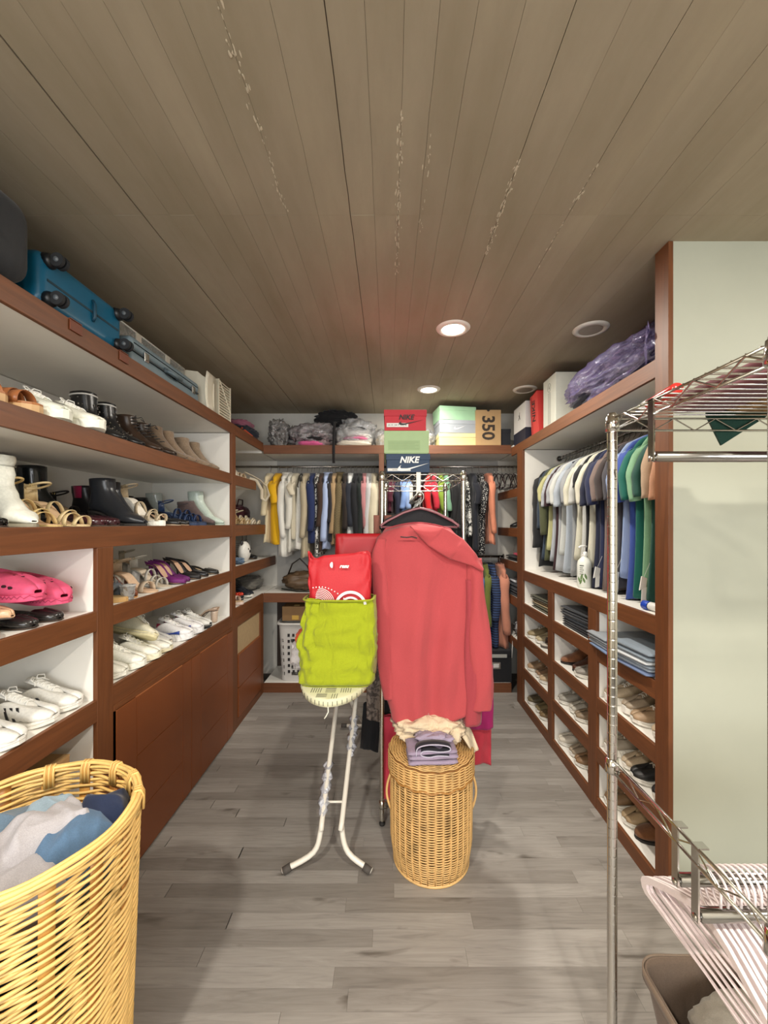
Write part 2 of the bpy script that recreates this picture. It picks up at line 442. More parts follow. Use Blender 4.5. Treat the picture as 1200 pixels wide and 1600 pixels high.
# doors of bay 2: flat stile, then three boards one above the other
DW = simple('brown_red_door_lacquer', '#7c4320', rough=.4, nscale=6, var=.06, bump=.03)
DWL = simple('groove_line', '#a5693f', rough=.6)
for y0, ya, yb, y1 in ((1.606, 1.737, 2.12, 2.215), (2.22, 2.33, 2.71, 2.805)):
    d = MB().box(XL - .012, XL + .0065, y0, y1, .012, .742).build('door', DWL, A)
    for ua, ub in ((y0, ya - .0028), (yb + .0028, y1)):
        MB().box(XL - .01, XL + .010, ua, ub, .012, .742).build('door_stile', DW, d, bevel=.001)
    for za, zb in ((.014, .2245), (.2275, .4815), (.4845, .74)):
        MB().box(XL - .01, XL + .010, ya, yb, za, zb).build('door_panel', DW, d, bevel=.001)
MB().box(XL - .016, XL + .004, 1.60, YE, .742, .765).build('rail', WY, A)
MB().box(XL - .05, XL - .013, 1.6, YE, 0, .05).build('plinth', WY, A)

# --- left corner unit
B = thing('corner_cabinet', 'reddish wood corner shelving left of the hanging rod', 'cabinet', (0, 0, 0))
MB().box(WL, XL - .016, 2.88, 3.52, Z1[1] + .004, Z1[0]).build('shelf', LAM, B)
MB().box(XL - .016, XL, 2.88, YF, Z1[1], Z1[0] + .001).build('shelf_edge', WY, B, bevel=BV)
for zt, zb, y1 in ((Z2[0], Z2[1], 3.33), (Z3[0], Z3[1], 3.62), (1.184, 1.10, 3.9)):
    MB().box(WL, XL - .016, 2.88, y1, zb + .004, zt).build('shelf', LAM, B)
    MB().box(XL - .016, XL, 2.88, y1, zb, zt + .001).build('shelf_edge', WY, B, bevel=BV)
MB().box(WL, XL - .016, 2.88, YB, .80, .88).build('shelf', LAM, B)
MB().box(XL - .016, XL, 2.88, YF, .80, .881).build('shelf_edge', WY, B, bevel=BV)
MB().box(WL, WL + .008, 2.88, YB, 0, Z1[1]).build('back_panel', LAM, B)
# drawers below the counter
MB().box(XL - .03, XL, 2.88, 2.92, 0, .80).build('stile', WZ, B); MB().box(XL - .03, XL, 3.44, YF, 0, .80).build('stile', WZ, B)
MB().box(XL - .03, XL - .012, 2.92, 3.44, .53, .80).build('recess_panel', simple('pale_board', '#b59b74', rough=.7, nscale=40), B)
MB().box(XL - .03, XL + .001, 2.92, 3.44, .745, .80).build('rail', WY, B)
for za, zb in ((.29, .53), (.07, .285)):
    MB().box(XL - .02, XL + .008, 2.925, 3.435, za, zb).build('drawer', DW, B, bevel=.002)
MB().box(XL - .03, XL, 2.92, 3.44, 0, .068).build('plinth', WY, B)
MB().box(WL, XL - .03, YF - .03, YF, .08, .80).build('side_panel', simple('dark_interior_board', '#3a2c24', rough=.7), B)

# --- back unit
K = thing('back_cabinet', 'reddish wood wardrobe along the back wall with two hanging spaces', 'cabinet', (0, 0, 0))
ZB1 = (2.195, 2.12)
MB().box(XL, XR, YF + .016, YB, ZB1[1] + .004, ZB1[0]).build('shelf', LAM, K)
MB().box(WL, XL - .016, YF, YB - .001, ZB1[1] + .004, ZB1[0]).build('shelf', LAM, B)
MB().box(XL, XR, YF, YF + .016, ZB1[1], ZB1[0] + .001).build('shelf_edge', WX, K, bevel=BV)
MB().box(-.085, -.04, YF, YF + .03, 0, ZB1[1]).build('stile', WZ, K, bevel=BV)
MB().box(-.072, -.052, YF + .03, YB, 0, ZB1[1]).build('divider', LAM, K)
MB().box(XL, -.085, YF + .016, YB, .804, .88).build('shelf', LAM, K)
MB().box(XL, -.085, YF, YF + .016, .80, .881).build('shelf_edge', WX, K, bevel=BV)
MB().box(XL, XR, YF + .016, YB, .05, .08).build('shelf', LAM, K)
MB().box(XL, XR, YF, YF + .016, 0, .081).build('plinth', WX, K)
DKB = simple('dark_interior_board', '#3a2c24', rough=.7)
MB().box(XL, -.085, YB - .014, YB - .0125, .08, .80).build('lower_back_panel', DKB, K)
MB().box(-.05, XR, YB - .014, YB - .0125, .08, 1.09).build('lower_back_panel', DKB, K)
MB().box(XL, XR, YB - .012, YB, .08, ZB1[1]).build('back_panel', simple('grey_white_board', '#a5a29d', rough=.6, nscale=8, var=.03), K)

# --- right wardrobe
W = thing('right_wardrobe', 'reddish wood wardrobe on the right with a hanging space over shoe cubbies', 'cabinet', (0, 0, 0))
ZR1 = (2.17, 2.097); ZR2 = (1.12, 1.043)
MB().box(XR + .016, WR, 1.601, 3.52, ZR1[1] + .004, ZR1[0]).build('shelf', LAM, W)
MB().box(XR, XR + .016, 1.62, YF, ZR1[1], ZR1[0] + .001).build('shelf_edge', WY, W, bevel=BV)
shelfR(W, 1.62, 3.22, *ZR2)
cols = [(1.62, 2.08), (2.167, 2.64), (2.715, 3.22)]
for y0, y1 in cols:
    for zt, zb in ((.855, .78), (.59, .515), (.33, .255), (.065, 0)):
        shelfR(W, y0, y1, zt, zb)
MB().box(XR - .001, XR + .018, 1.543, 1.622, 0, CEIL - .001).build('end_post', WZ, W, bevel=BV)
for y0, y1, zt in ((2.08, 2.167, ZR2[1]), (2.64, 2.715, ZR2[1]), (3.22, 3.36, ZR1[1])):
    MB().box(XR - .001, XR + .016, y0, y1, 0, zt).build('stile', WZ, W, bevel=BV)
    MB().box(XR + .016, WR, y0 + .002, y1 - .002, 0, zt).build('divider', LAM, W)
MB().box(XR + .018, WR, 1.601, 1.62, 0, ZR1[1]).build('side_panel', LAM, W)
MB().box(WR - .008, WR, 1.62, YB, 0, ZR1[1]).build('back_panel', LAM, W)
# shelves of the far right corner
for zt, zb in ((1.80, 1.73), (1.46, 1.385), (1.165, 1.09), (.86, .785), (.5, .43)):
    MB().box(XR + .016, WR - .01, 3.36, YB - .015, zb + .004, zt).build('shelf', LAM, W)
    MB().box(XR, XR + .016, 3.36, YB - .015, zb, zt + .001).build('shelf_edge', WY, W, bevel=BV)

MB().box(XR + .016, WR, YF, YB - .001, ZB1[1] + .004, ZB1[0]).build('shelf', LAM, W)
# rods
def rod(name, label, a, b, r=.011, flange=True):
    t = thing(name, label, 'rod', (0, 0, 0))
    MB().cyl(a, b, r, 14).build('tube', chrome('#8f8b86', .25), t, smooth=True)
    d = (Vector(b) - Vector(a)).normalized()
    for p, s_ in ((Vector(a), 1), (Vector(b), -1)):
        MB().cyl(p, p + d * .008 * s_, r * 2, 14).build('flange', chrome('#8f8b86', .3), t, smooth=False)
    return t
ROD_Z = 2.035
rod('wardrobe_rod', 'chrome hanging rod in the left half of the back wardrobe', (-1.67, 3.75, ROD_Z), (-.073, 3.75, ROD_Z))
rod('wardrobe_rod', 'chrome hanging rod in the upper right half of the back wardrobe', (-.051, 3.75, ROD_Z), (1.65, 3.75, ROD_Z))
rod('wardrobe_rod', 'lower chrome hanging rod at the back, right of the coral cardigan', (-.051, 3.75, 1.19), (1.09, 3.75, 1.19))
rod('wardrobe_rod', 'chrome hanging rod of the right wardrobe behind the chrome post', (1.385, 1.622, ROD_Z - .01), (1.385, 3.218, ROD_Z - .01))
# ================================================================ footwear builders (local: toe +X, heel -X, sole at z 0)
def skin_rings(secs, n=18):
    """secs: (bottom x,z, top x,z, half width, opening 0..1): rings round the foot; opening > 0 leaves the top of the ring open"""
    out = []
    for bx, bz, tx, tz, w_, op in secs:
        a = PI * (1 - .5 * op)
        c = Vector(((bx + tx) / 2, 0, (bz + tz) / 2)); up = Vector((tx - bx, 0, tz - bz)) / 2
        ring = []
        for k in range(n + 1):
            th = -a + 2 * a * k / n
            s_ = math.sin(th); c_ = -math.cos(th)
            yy = w_ * math.copysign(abs(s_) ** .75, s_)
            zz = math.copysign(abs(c_) ** .85, c_)
            ring.append(c + up * zz + Vector((0, yy, 0)))
        out.append(ring)
    return out
def refine(secs, k=3):
    out = []
    for i in range(len(secs) - 1):
        p0 = secs[max(i - 1, 0)]; p1 = secs[i]; p2 = secs[i + 1]; p3 = secs[min(i + 2, len(secs) - 1)]
        for j in range(k):
            t = j / k
            out.append(tuple(.5 * (2 * b + (c - a) * t + (2 * a - 5 * b + 4 * c - d) * t * t + (3 * b - a - 3 * c + d) * t ** 3) for a, b, c, d in zip(p0, p1, p2, p3)))
    out.append(secs[-1]); return out
def foot_w(u, W=.048, pointed=0):
    """half width along the sole, u from heel 0 to toe 1"""
    pts = [(0, .28), (.04, .58), (.15, .72), (.4, .66), (.62, .9), (.75, 1.0), (.86, .93 - .2 * pointed), (.95, .66 - .3 * pointed), (1, .2 - .1 * pointed)]
    for (a, p), (b, q) in zip(pts, pts[1:]):
        if u <= b: return W * (p + (q - p) * (u - a) / (b - a))
    return W * pts[-1][1]
def sole_mb(L, W, zf, th, n=18, pointed=0, grow=1.0):
    """sole slab following bottom height zf(u), thickness th(u)"""
    rings = []
    for i in range(n + 1):
        u = i / n; u = .5 - .5 * math.cos(PI * u) if 0 else u
        x = -L / 2 + L * u; w_ = foot_w(u, W, pointed) * grow; z = zf(u); t = th(u)
        rings.append([(x, -w_, z + t * .15), (x, -w_ * .96, z), (x, w_ * .96, z), (x, w_, z + t * .15), (x, w_, z + t * .85), (x, w_ * .96, z + t), (x, -w_ * .96, z + t), (x, -w_, z + t * .85)])
    return MB().rings(rings, caps=True)
def strap_arc(x, w_, z0, h, tw, parent, mat, lean=0, name='strap', th=.0022):
    """band over the foot at x: half width w_, height h, band width tw"""
    rows = []
    for k in range(13):
        a = PI * k / 12
        y_ = -w_ * math.cos(a); z_ = z0 + h * math.sin(a) ** .8
        rows.append([(x - tw / 2 + lean * z_, y_, z_), (x + tw / 2 + lean * z_, y_, z_)])
    return MB().grid(rows).build(name, mat, parent, smooth=True, solid=th, offset=0)

def laces(parent, mat, x0, x1, z0, z1, w_=.016, n=5, name='laces'):
    m = MB()
    for i in range(n):
        t = i / (n - 1); x = x0 + (x1 - x0) * t; z = z0 + (z1 - z0) * t
        j = min(i + 1, n - 1); dx = (x1 - x0) / n * .5; dz = (z1 - z0) / n * .5
        for s_ in (1, -1):
            m.tube([(x, -w_ * s_, z - .003), (x + dx * .3, -w_ * .5 * s_, z + .0035 + dz * .3), (x + dx, w_ * .5 * s_, z + .004 + dz), (x + dx * 1.3, w_ * s_, z - .002 + dz)], .0024, 5)
    # bow
    for s_ in (1, -1):
        m.tube([(x1, 0, z1 + .004), (x1 - .004, s_ * .012, z1 + .014), (x1 + .006, s_ * .028, z1 + .010), (x1 + .012, s_ * .024, z1 - .001), (x1 + .006, s_ * .008, z1 + .003)], .0022, 5)
        m.tube([(x1, 0, z1 + .004), (x1 + .010, s_ * .016, z1 + .001), (x1 + .022, s_ * .030, z1 - .012)], .002, 5)
    return tag(m.build(name, mat, parent, smooth=True), kind='stuff')

def sneaker(t, c='#e8e6df', sole='#efece4', lace='#f3f1ea', chunky=0, stripes=None, accent=None, L=.275, inner='#8d8a84', high=0, toe=None):
    H = .024 + .012 * chunky
    zf = lambda u: .0 + .010 * max(0, u - .8) / .2
    th = lambda u: H + .012 * chunky * (1 - u) - .004 * u
    if chunky:
        m = MB(); rings = []
        for i in range(31):
            u = i / 30; x = -L / 2 + L * u; w_ = foot_w(u, .053); z = zf(u); tt = th(u); k = .0025 * math.sin(i * 2.2)
            rings.append([(x, -w_ * .97 - k, z), (x, w_ * .97 + k, z), (x, w_ + k, z + tt * .45), (x, w_ * .97 - k, z + tt), (x, -w_ * .97 + k, z + tt), (x, -w_ - k, z + tt * .45)])
        m.rings(rings, caps=True); so = m.build('sole', rubber(sole), t, smooth=False)
    else:
        so = sole_mb(L, .050, zf, th).build('sole', rubber(sole), t, smooth=False)
        MB().tube([(-L / 2 + L * u, foot_w(u, .0508) * s_, zf(u) + th(u) * .62) for s_, us in ((1, [i / 16 for i in range(17)]), (-1, [1 - i / 16 for i in range(17)])) for u in us], .0011, 5, closed=True).build('foxing_line', rubber('#c9c5ba' if not stripes else '#d8d4c8'), so, smooth=True)
    a = L / .275
    hh = .02 * high
    secs = [(-.136, H - .004, -.134, H + .045 + hh, .010, .75), (-.130, H - .006, -.126, H + .060 + hh, .030, .82), (-.105, H - .008, -.098, H + .056 + hh, .036, .95), (-.065, H - .008, -.058, H + .058 + hh, .036, .95),
            (-.032, H - .008, -.024, H + .070 + hh, .037, .62), (.0, H - .008, .006, H + .062, .039, .30), (.035, H - .008, .040, H + .048, .043, .22), (.068, H - .008, .070, H + .036, .046, .05), (.098, H - .008, .098, H + .028, .045, 0), (.122, H - .004, .121, H + .019, .034, 0), (.134, H, .133, H + .010, .014, 0)]
    secs = [(p[0] * a, p[1], p[2] * a, p[3], p[4], p[5]) for p in refine(secs, 2)]
    up = MB().rings(skin_rings(secs), closed_u=False).build('upper', leather(c, .5), t, smooth=True, solid=.0035, offset=0)
    # tongue
    rows = []
    for k in range(8):
        u = k / 7; x = (.074 - .121 * u) * a; z = H + .030 + .056 * u + hh * u + .006 * math.sin(u * PI)
        w_ = .017 + .007 * u
        rows.append([(x, -w_, z - .006), (x - .002, -w_ * .5, z), (x - .003, 0, z + .002), (x - .002, w_ * .5, z), (x, w_, z - .006)])
    MB().grid(rows).build('tongue', leather(c, .55), t, smooth=True, solid=.004, offset=0)
    MB().rings([[(x, y_, H + .006) for y_ in (-w_, 0, w_)] for x, w_ in ((-.125 * a, .012), (-.10 * a, .029), (-.05 * a, .029), (.04 * a, .034))], closed_u=False).build('insole', rubber(inner), t)
    laces(t, fabric(lace, 900, foldb=.05), .050 * a, -.024 * a, H + .048, H + .080 + hh * .6)
    if stripes:
        for i in range(3):
            for s_ in (-1, 1):
                x0 = (.052 - i * .020) * a
                rows = []
                for k in range(7):
                    u = k / 6; th_ = R(22 + 62 * u); 
                    xx = x0 - .016 * u; 
                    rows.append([(xx, s_ * (.0415 + .0012 - .006 * u * u), H + .004 + .042 * u), (xx + .0095, s_ * (.0425 + .0012 - .006 * u * u), H + .004 + .042 * u)])
                MB().grid(rows).build('stripe', leather(stripes, .5), t, smooth=True, solid=.001, offset=0)
    if accent:
        for s_ in (-1, 1):
            rows = []
            for k in range(11):
                u = k / 10; x = (-.11 + .20 * u) * a
                w_ = .0395 + .0105 * u; b_ = H + .001 + .003 * math.sin(u * 9); tp = H + .016 + .010 * math.sin(u * 6 + 1)
                rows.append([(x, s_ * w_, b_), (x, s_ * (w_ + .0018), (b_ + tp) / 2), (x, s_ * w_ * .985, tp)])
            MB().grid(rows).build('side_panel', leather(accent, .45), t, smooth=True, solid=.0015, offset=0)
        for s_ in (-1, 1):
            rows = [[((-.05 + .014 * k) * a, s_ * (.030 - .001 * k), H + .058 - .005 * k + .004 * (k % 2)), ((-.05 + .014 * k) * a, s_ * (.0375 - .0005 * k), H + .038 - .003 * k - .005 * (k % 2))] for k in range(7)]
            MB().grid(rows).build('eyelet_panel', leather('#8a2340', .5), t, smooth=False, solid=.002, offset=0)
def heel_z(Hh): return lambda u: Hh * (1 / (1 + math.exp((u - .42) * 13))) * (1.0) if Hh else 0
def pump(t, c='#201d1c', Hh=.075, inner='#c9a587', block=0, pointed=1, back=True, L=.235, gloss=.3, solec=None, wedge=0, slipper=0):
    hz = heel_z(Hh); L2 = L / 2
    sole_mb(L, .038, lambda u: hz(u) + (.001), lambda u: .004, pointed=pointed, n=22).build('sole', leather(solec or '#3a2c22', .5), t)
    sole_mb(L * .97, .0365, lambda u: hz(u) + .005, lambda u: .002, pointed=pointed, n=22).build('insole', leather(inner, .6), t)
    us = [0, .03, .1, .2, .32, .45, .56, .64, .70, .8, .9, .97, 1.0] if back else [.42, .5, .56, .64, .70, .8, .9, .97, 1.0]
    secs = []
    for u in us:
        x = -L2 + L * u; z = hz(u) + .003; w_ = foot_w(u, .040, pointed)
        h = .050 - .02 * u if u < .5 else .042 - .022 * (u - .5) * 2 * .9
        if slipper: h *= 1.2
        op = (.98 if u < .55 else .98 - (u - .55) / .09 * .75 if u < .64 else max(0, .23 - (u - .64) * 5))
        if not back: op = 0 if u > .5 else .25
        if 0 < u < .1 or u == 0: op = .9
        secs.append((x, z, x + (.012 if u < .05 else 0) * -1, z + h * (.72 if op > .6 else 1), w_, op))
    secs[-1] = (L2, .006, L2 - .001, .012, .006, 0)
    MB().rings(skin_rings(secs), closed_u=False).build('upper', leather(c, gloss), t, smooth=True, solid=.002, offset=0)
    if wedge:
        rings = []
        for k in range(14):
            u = .0 + .62 * k / 13; x = -L2 + L * u; z = hz(u) + .002; w_ = foot_w(u, .038)
            rings.append([(x, -w_, 0), (x, w_, 0), (x, w_, z), (x, -w_, z)])
        MB().rings(rings, caps=True).build('wedge_heel', simple('wood_wedge', wedge, rough=.5, nscale=12, var=.15), t)
    elif Hh > .02:
        b0 = .013 if not block else .024; b1 = .005 if not block else .021
        prof = []
        for k in range(7):
            u = k / 6; z = Hh * (1 - u) + .002; r_ = b0 + (b1 - b0) * min(1, u * (1.7 if not block else 1)); x = -L2 + .022 + (.010 if not block else .002) * math.sin(u * PI / 2) * 0 + .004 * u
            prof.append([(x + r_ * .95 * math.cos(2 * PI * j / 12) , r_ * math.sin(2 * PI * j / 12), z) for j in range(12)])
        MB().rings(prof, caps=True).build('heel', leather(c if not block else block, gloss), t, smooth=True)
def sandal(t, c='#c8a878', Hh=.08, straps=3, solec='#b89a6c', block='#c8a878', ankle=True, plat=.0, inner='#d9bd97', buckle=True, L=.235, wedge=None, crossed=False):
    hz0 = heel_z(Hh); hz = lambda u: hz0(u) + plat
    L2 = L / 2
    sole_mb(L, .040, hz, lambda u: .006, n=22).build('sole', leather(solec, .5), t)
    sole_mb(L * .97, .0385, lambda u: hz(u) + .0062, lambda u: .0016, n=22).build('insole', leather(inner, .6), t)
    if plat: sole_mb(L, .041, lambda u: 0 if u > .4 or Hh < .02 else hz(u) - plat * .9, lambda u: plat if u > .4 or Hh < .02 else plat * .9, n=22).build('platform', simple('platform', wedge or solec, rough=.6, nscale=20, var=.12), t)
    if wedge and Hh > .02:
        rings = []
        for k in range(14):
            u = .62 * k / 13; x = -L2 + L * u; w_ = foot_w(u, .039)
            rings.append([(x, -w_, 0), (x, w_, 0), (x, w_, hz(u) + .002), (x, -w_, hz(u) + .002)])
        MB().rings(rings, caps=True).build('wedge_heel', simple('wood_wedge', wedge, rough=.5, nscale=12, var=.15), t)
    elif Hh > .02:
        b = .022
        MB().rings([[(-L2 + .024 + b * .9 * math.cos(2 * PI * j / 14) * q, b * math.sin(2 * PI * j / 14) * q, z) for j in range(14)] for z, q in ((0, .9), (Hh * .5, .92), (Hh + plat + .002, 1.08))], caps=True).build('heel', leather(block, .35), t, smooth=True)
    mt = leather(c, .4)
    xs = [(.26, .041, .046), (.12, .038, .052), (-.02, .035, .062), (.38, .036, .036)]
    for i in range(min(straps, 4)):
        uu, w_, h = xs[i]; x = uu * L
        strap_arc(x, w_, hz(uu + .5) + .004, h, .016 if straps > 2 else .030, t, mt, lean=(.35 if crossed and i % 2 else -.1) if crossed else 0)
    if ankle:
        z = hz(.08) + .065
        m = MB(); pts = [(-L2 + .040 + .036 * math.cos(a) * 1.15, .031 * math.sin(a), z + .012 * math.cos(a)) for a in [2 * PI * k / 20 for k in range(20)]]
        m.tube(pts, .0042, 6, closed=True, flat=1.0); m.build('ankle_strap', mt, t, smooth=True)
        rows = [[(-L2 + .004 + .012 * (1 - math.cos(a)), -.026 * math.sin(a), hz(0) + .006), (-L2 + .001 + .012 * (1 - math.cos(a)), -.024 * math.sin(a), z + .006)] for a in [-PI / 2 + PI * k / 8 for k in range(9)]]
        MB().grid(rows).build('heel_counter', mt, t, smooth=True, solid=.002)
        if buckle: MB().tube([(-L2 + .044 + .007 * math.cos(a), -.0335, z + .007 * math.sin(a)) for a in [PI / 4 + PI / 2 * k for k in range(4)]], .0013, 5, closed=True).build('buckle', chrome('#c8b27a', .25), t)
def boot(t, c='#232325', sh=.20, Hh=.04, solec='#2a2624', open_dark='#1a1816', pointed=0, gloss=.35, L=.26, shw=.042, style='plain', gore=None, block=1, slouch=0):
    hz0 = heel_z(Hh); a = L / .26
    g = .010
    S = lambda u: hz0(u) + g
    secs = [(-.118 * a, sh, -.022 * a, sh + .004, shw, 0), (-.116 * a, sh * .8 + .01, -.020 * a, sh * .8 + .016, shw * .97, 0), (-.112 * a, .10 + Hh * .9, -.018 * a, .115 + Hh * .9, shw * .86, 0), (-.120 * a, .055 + S(.05) * .8, -.004 * a, .098 + Hh * .72, .036, 0),
            (-.122 * a, S(.03) + .006, .020 * a, .080 + Hh * .45, .036, 0), (-.075 * a, S(.22), .040 * a, .070 + Hh * .2, .036, 0), (-.010 * a, S(.46), .058 * a, .060, .038, 0), (.045 * a, S(.68), .078 * a, .050 + g * .3, .042, 0), (.085 * a, S(.83), .098 * a, .042, .040 - .008 * pointed, 0), (.115 * a, S(.95), .119 * a, .032, .028 - .012 * pointed, 0), (.129 * a, S(1) + .003, .1295 * a, .022, .010, 0)]
    sec = refine(secs, 2)
    if slouch: sec = [(p[0] + .004 * math.sin(i * 2.4), p[1], p[2] + .005 * math.sin(i * 2.1), p[3], p[4] * (1 + .07 * math.sin(i * 2.7)), p[5]) if i < 9 else p for i, p in enumerate(sec)]
    rg = skin_rings(sec)
    cu = leather(c, gloss) if style != 'suede' else suede(c)
    MB().rings(rg[0:]).build('upper', cu, t, smooth=True, solid=.003)
    MB().add([Vector(p) - Vector((0, 0, .02)) for p in rg[1]], [tuple(range(len(rg[1])))]).build('lining', fabric(open_dark), t)
    zb = lambda u: hz0(u)
    sole_mb(L, .043, zb, lambda u: .011, n=20, pointed=pointed).build('sole', rubber(solec), t)
    if Hh > .015:
        b = .030
        MB().rings([[(-L / 2 + .032 + b * .95 * math.cos(2 * PI * j / 14) * q, b * math.sin(2 * PI * j / 14) * q, z) for j in range(14)] for z, q in ((0, .92), (Hh + .002, 1.0))], caps=True).build('heel', leather(solec, .4), t, smooth=True)
    if gore:
        for s_ in (-1, 1):
            rows = []
            for k in range(6):
                u = k / 5; z = .10 + Hh + (sh - .10 - Hh) * u
                rows.append([(-.085 * a - .004 * u, s_ * (shw * (.87 + .1 * u)), z), (-.068 * a, s_ * (shw * (.93 + .12 * u)), z), (-.050 * a + .004 * u, s_ * (shw * (.87 + .1 * u)), z)])
            MB().grid(rows).build('elastic_gore', fabric(gore), t, smooth=True, solid=.002, offset=0)
    if style == 'laced':
        m = MB()
        for k in range(7):
            u = k / 6; x = -.018 * a + .075 * (1 - u) ** 2 * a; z = .072 + Hh * .3 + (sh - .08 - Hh * .3) * u
            m.tube([(x - .003, -.020, z - .004), (x + .006, 0, z + .003), (x - .003, .020, z + .006)], .0026, 5)
        for s_ in (1, -1): m.tube([(-.012, 0, sh - .01), (.004, s_ * .02, sh), (.010, s_ * .034, sh - .02), (.006, s_ * .012, sh - .012)], .0022, 5)
        tag(m.build('laces', fabric('#1b1917'), t, smooth=True), kind='stuff')
    if style == 'studded':
        m = MB(); q = random.Random(5)
        for k in range(170):
            i = q.randrange(2, 14); j = q.randrange(0, len(rg[i])); p = Vector(rg[i][j]); cc = sum((Vector(v_) for v_ in rg[i]), Vector()) / len(rg[i]); p += (p - cc).normalized() * .002 + Vector((0, 0, q.uniform(-.006, .006)))
            m.lathe([(.0002, .003), (.0026, .0012), (.0032, -.001)], 5, p)
        tag(m.build('studs', chrome('#d8d8d8', .2), t), kind='stuff')
        MB().tube([rg[1][k] for k in range(len(rg[1]))], .0035, 6, closed=True).build('shaft_band', leather('#cfcdc8', .4), t, smooth=True)
def clog(t, c='#e0567c'):
    H = .022
    n = 26; rings = []
    so = sole_mb(.27, .055, lambda u: .012 * abs(u - .5) ** 2, lambda u: H).build('sole', rubber(c), t)
    MB().tube([(-.135 + .27 * u, (foot_w(u, .0556)) * s_, .017 + .004 * ((i % 2) * 2 - 1)) for s_, us in ((1, [i / 40 for i in range(41)]), (-1, [1 - i / 40 for i in range(41)])) for i, u in enumerate(us)], .0016, 4, closed=True).build('sole_trim', rubber('#b94365'), so, smooth=True)
    secs = [(-.132, H - .006, -.130, H + .030, .012, .7), (-.122, H - .008, -.118, H + .034, .036, .9), (-.08, H - .008, -.078, H + .034, .040, .95), (-.035, H - .008, -.032, H + .042, .042, .8), (-.018, H - .008, -.006, H + .062, .046, .15), (.01, H - .008, .018, H + .068, .050, 0), (.05, H - .008, .054, H + .060, .054, 0), (.09, H - .008, .09, H + .046, .051, 0), (.12, H - .004, .118, H + .030, .036, 0), (.134, H, .132, H + .014, .014, 0)]
    rg = skin_rings(refine(secs, 2))
    up = MB().rings(rg, closed_u=False).build('upper', rubber(c), t, smooth=True, solid=.005, offset=0)
    dark = simple('vent_hole', '#3a1420', rough=.9)
    for s_ in (-1, 1):
        for k in range(4):
            x = .005 + .030 * k; w_ = .0525 - .0000 * k; 
            i = min(range(len(rg)), key=lambda q: abs(rg[q][3][0] - x)); p = Vector(rg[i][4 if s_ < 0 else len(rg[i]) - 5])
            MB().rings([[p + Vector((.0085 * math.cos(a) , s_ * (.0032 + d), .006 * math.sin(a) * (1 if math.sin(a) > 0 else .6))) for a in [2 * PI * q / 10 for q in range(10)]] for d in (-.003, 0)], caps=True).build('vent_hole', dark, up)
    for k, (x, y_) in enumerate(((.03, 0), (.055, .012), (.055, -.012), (.03, .02), (.03, -.02), (.075, 0))):
        i = min(range(len(rg)), key=lambda q: abs(rg[q][9][0] - x)); zt = max(p[2] for p in rg[i])
        MB().lathe([(.0003, .0), (.0042, -.0006), (.0042, -.004)], 10, (x, y_, zt + .0032 - abs(y_) * .12)).build('vent_hole', dark, up)
    # heel strap folded forwards on top
    rows = []
    for k in range(15):
        a = PI * k / 14; rows.append([(-.02 - .105 * math.sin(a), -.048 * math.cos(a), H + .045 + .018 * math.sin(a)), (-.018 - .108 * math.sin(a), -.049 * math.cos(a), H + .064 + .022 * math.sin(a))])
    MB().grid(rows).build('heel_strap', rubber(c), t, smooth=True, solid=.006, offset=0)
    for s_ in (-1, 1): MB().cyl((-.02, s_ * .045, H + .052), (-.02, s_ * .056, H + .052), .009, 12).build('rivet', rubber(c), t)
def slide(t, c='#2a2a2a', solec='#57524c', w2='#cfc9bd', fluffy=0, L=.25, chain=False):
    sole_mb(L, .046, lambda u: 0, lambda u: .024 - .008 * u).build('sole', rubber(solec), t)
    sole_mb(L * .97, .043, lambda u: .022 - .006 * u, lambda u: .003).build('insole', leather(w2, .6), t)
    s_ = strap_arc(.045, .047, .012, .056, .075, t, fabric(c) if fluffy else leather(c, .45), th=.006 if not fluffy else .02, name='strap')
    if fluffy:
        m = MB(); q = random.Random(2)
        for k in range(500):
            a = PI * q.random(); x = .045 + q.uniform(-.04, .04); p = Vector((x, -.052 * math.cos(a), .014 + .064 * math.sin(a) ** .8)); d = Vector((q.uniform(-.5, .5), -math.cos(a), math.sin(a))) * q.uniform(.012, .022)
            e = Vector((0, .0012, 0)) if abs(d.y) < abs(d.z) else Vector((.0012, 0, 0))
            m.add([p - e, p + e, p + d], [(0, 1, 2)])
        tag(m.build('fur', fabric(c), t), kind='stuff')
    if chain:
        for k in range(7):
            a = PI * (k + .5) / 7; MB().tube([(.045 + .012 * math.cos(b), -.050 * math.cos(a) + .006 * math.sin(b) * math.sin(a), .016 + .060 * math.sin(a) ** .8 + .006 * math.sin(b) * math.cos(a)) for b in [2 * PI * q / 10 for q in range(10)]], .0025, 5, closed=True).build('chain_link', chrome('#d9d4c4', .25), t)
SHOES = {'sneaker': sneaker, 'pump': pump, 'sandal': sandal, 'boot': boot, 'clog': clog, 'slide': slide}
NAMES = {'sneaker': 'sneaker', 'pump': 'court_shoe', 'sandal': 'sandal', 'boot': 'ankle_boot', 'clog': 'clog', 'slide': 'slipper'}
CATS = {'sneaker': 'shoe', 'pump': 'shoe', 'sandal': 'sandal', 'boot': 'boot', 'clog': 'clog', 'slide': 'slipper'}
def shoe(kind, label, x, y, z, rz=0, group=None, rot=None, name=None, cat=None, **kw):
    t = thing(name or NAMES[kind], label, cat or CATS[kind], (x, y, z + .001), R(rz), group, rot=rot)
    SHOES[kind](t, **kw)
    return t
S1, S2, S4, S5 = Z2[0], Z3[0], Z4[0], .845
G = 'shoes on the left cabinet shelves'
X0 = -1.262
def toe_x(L=.26, inset=.012): return XL - inset - L / 2
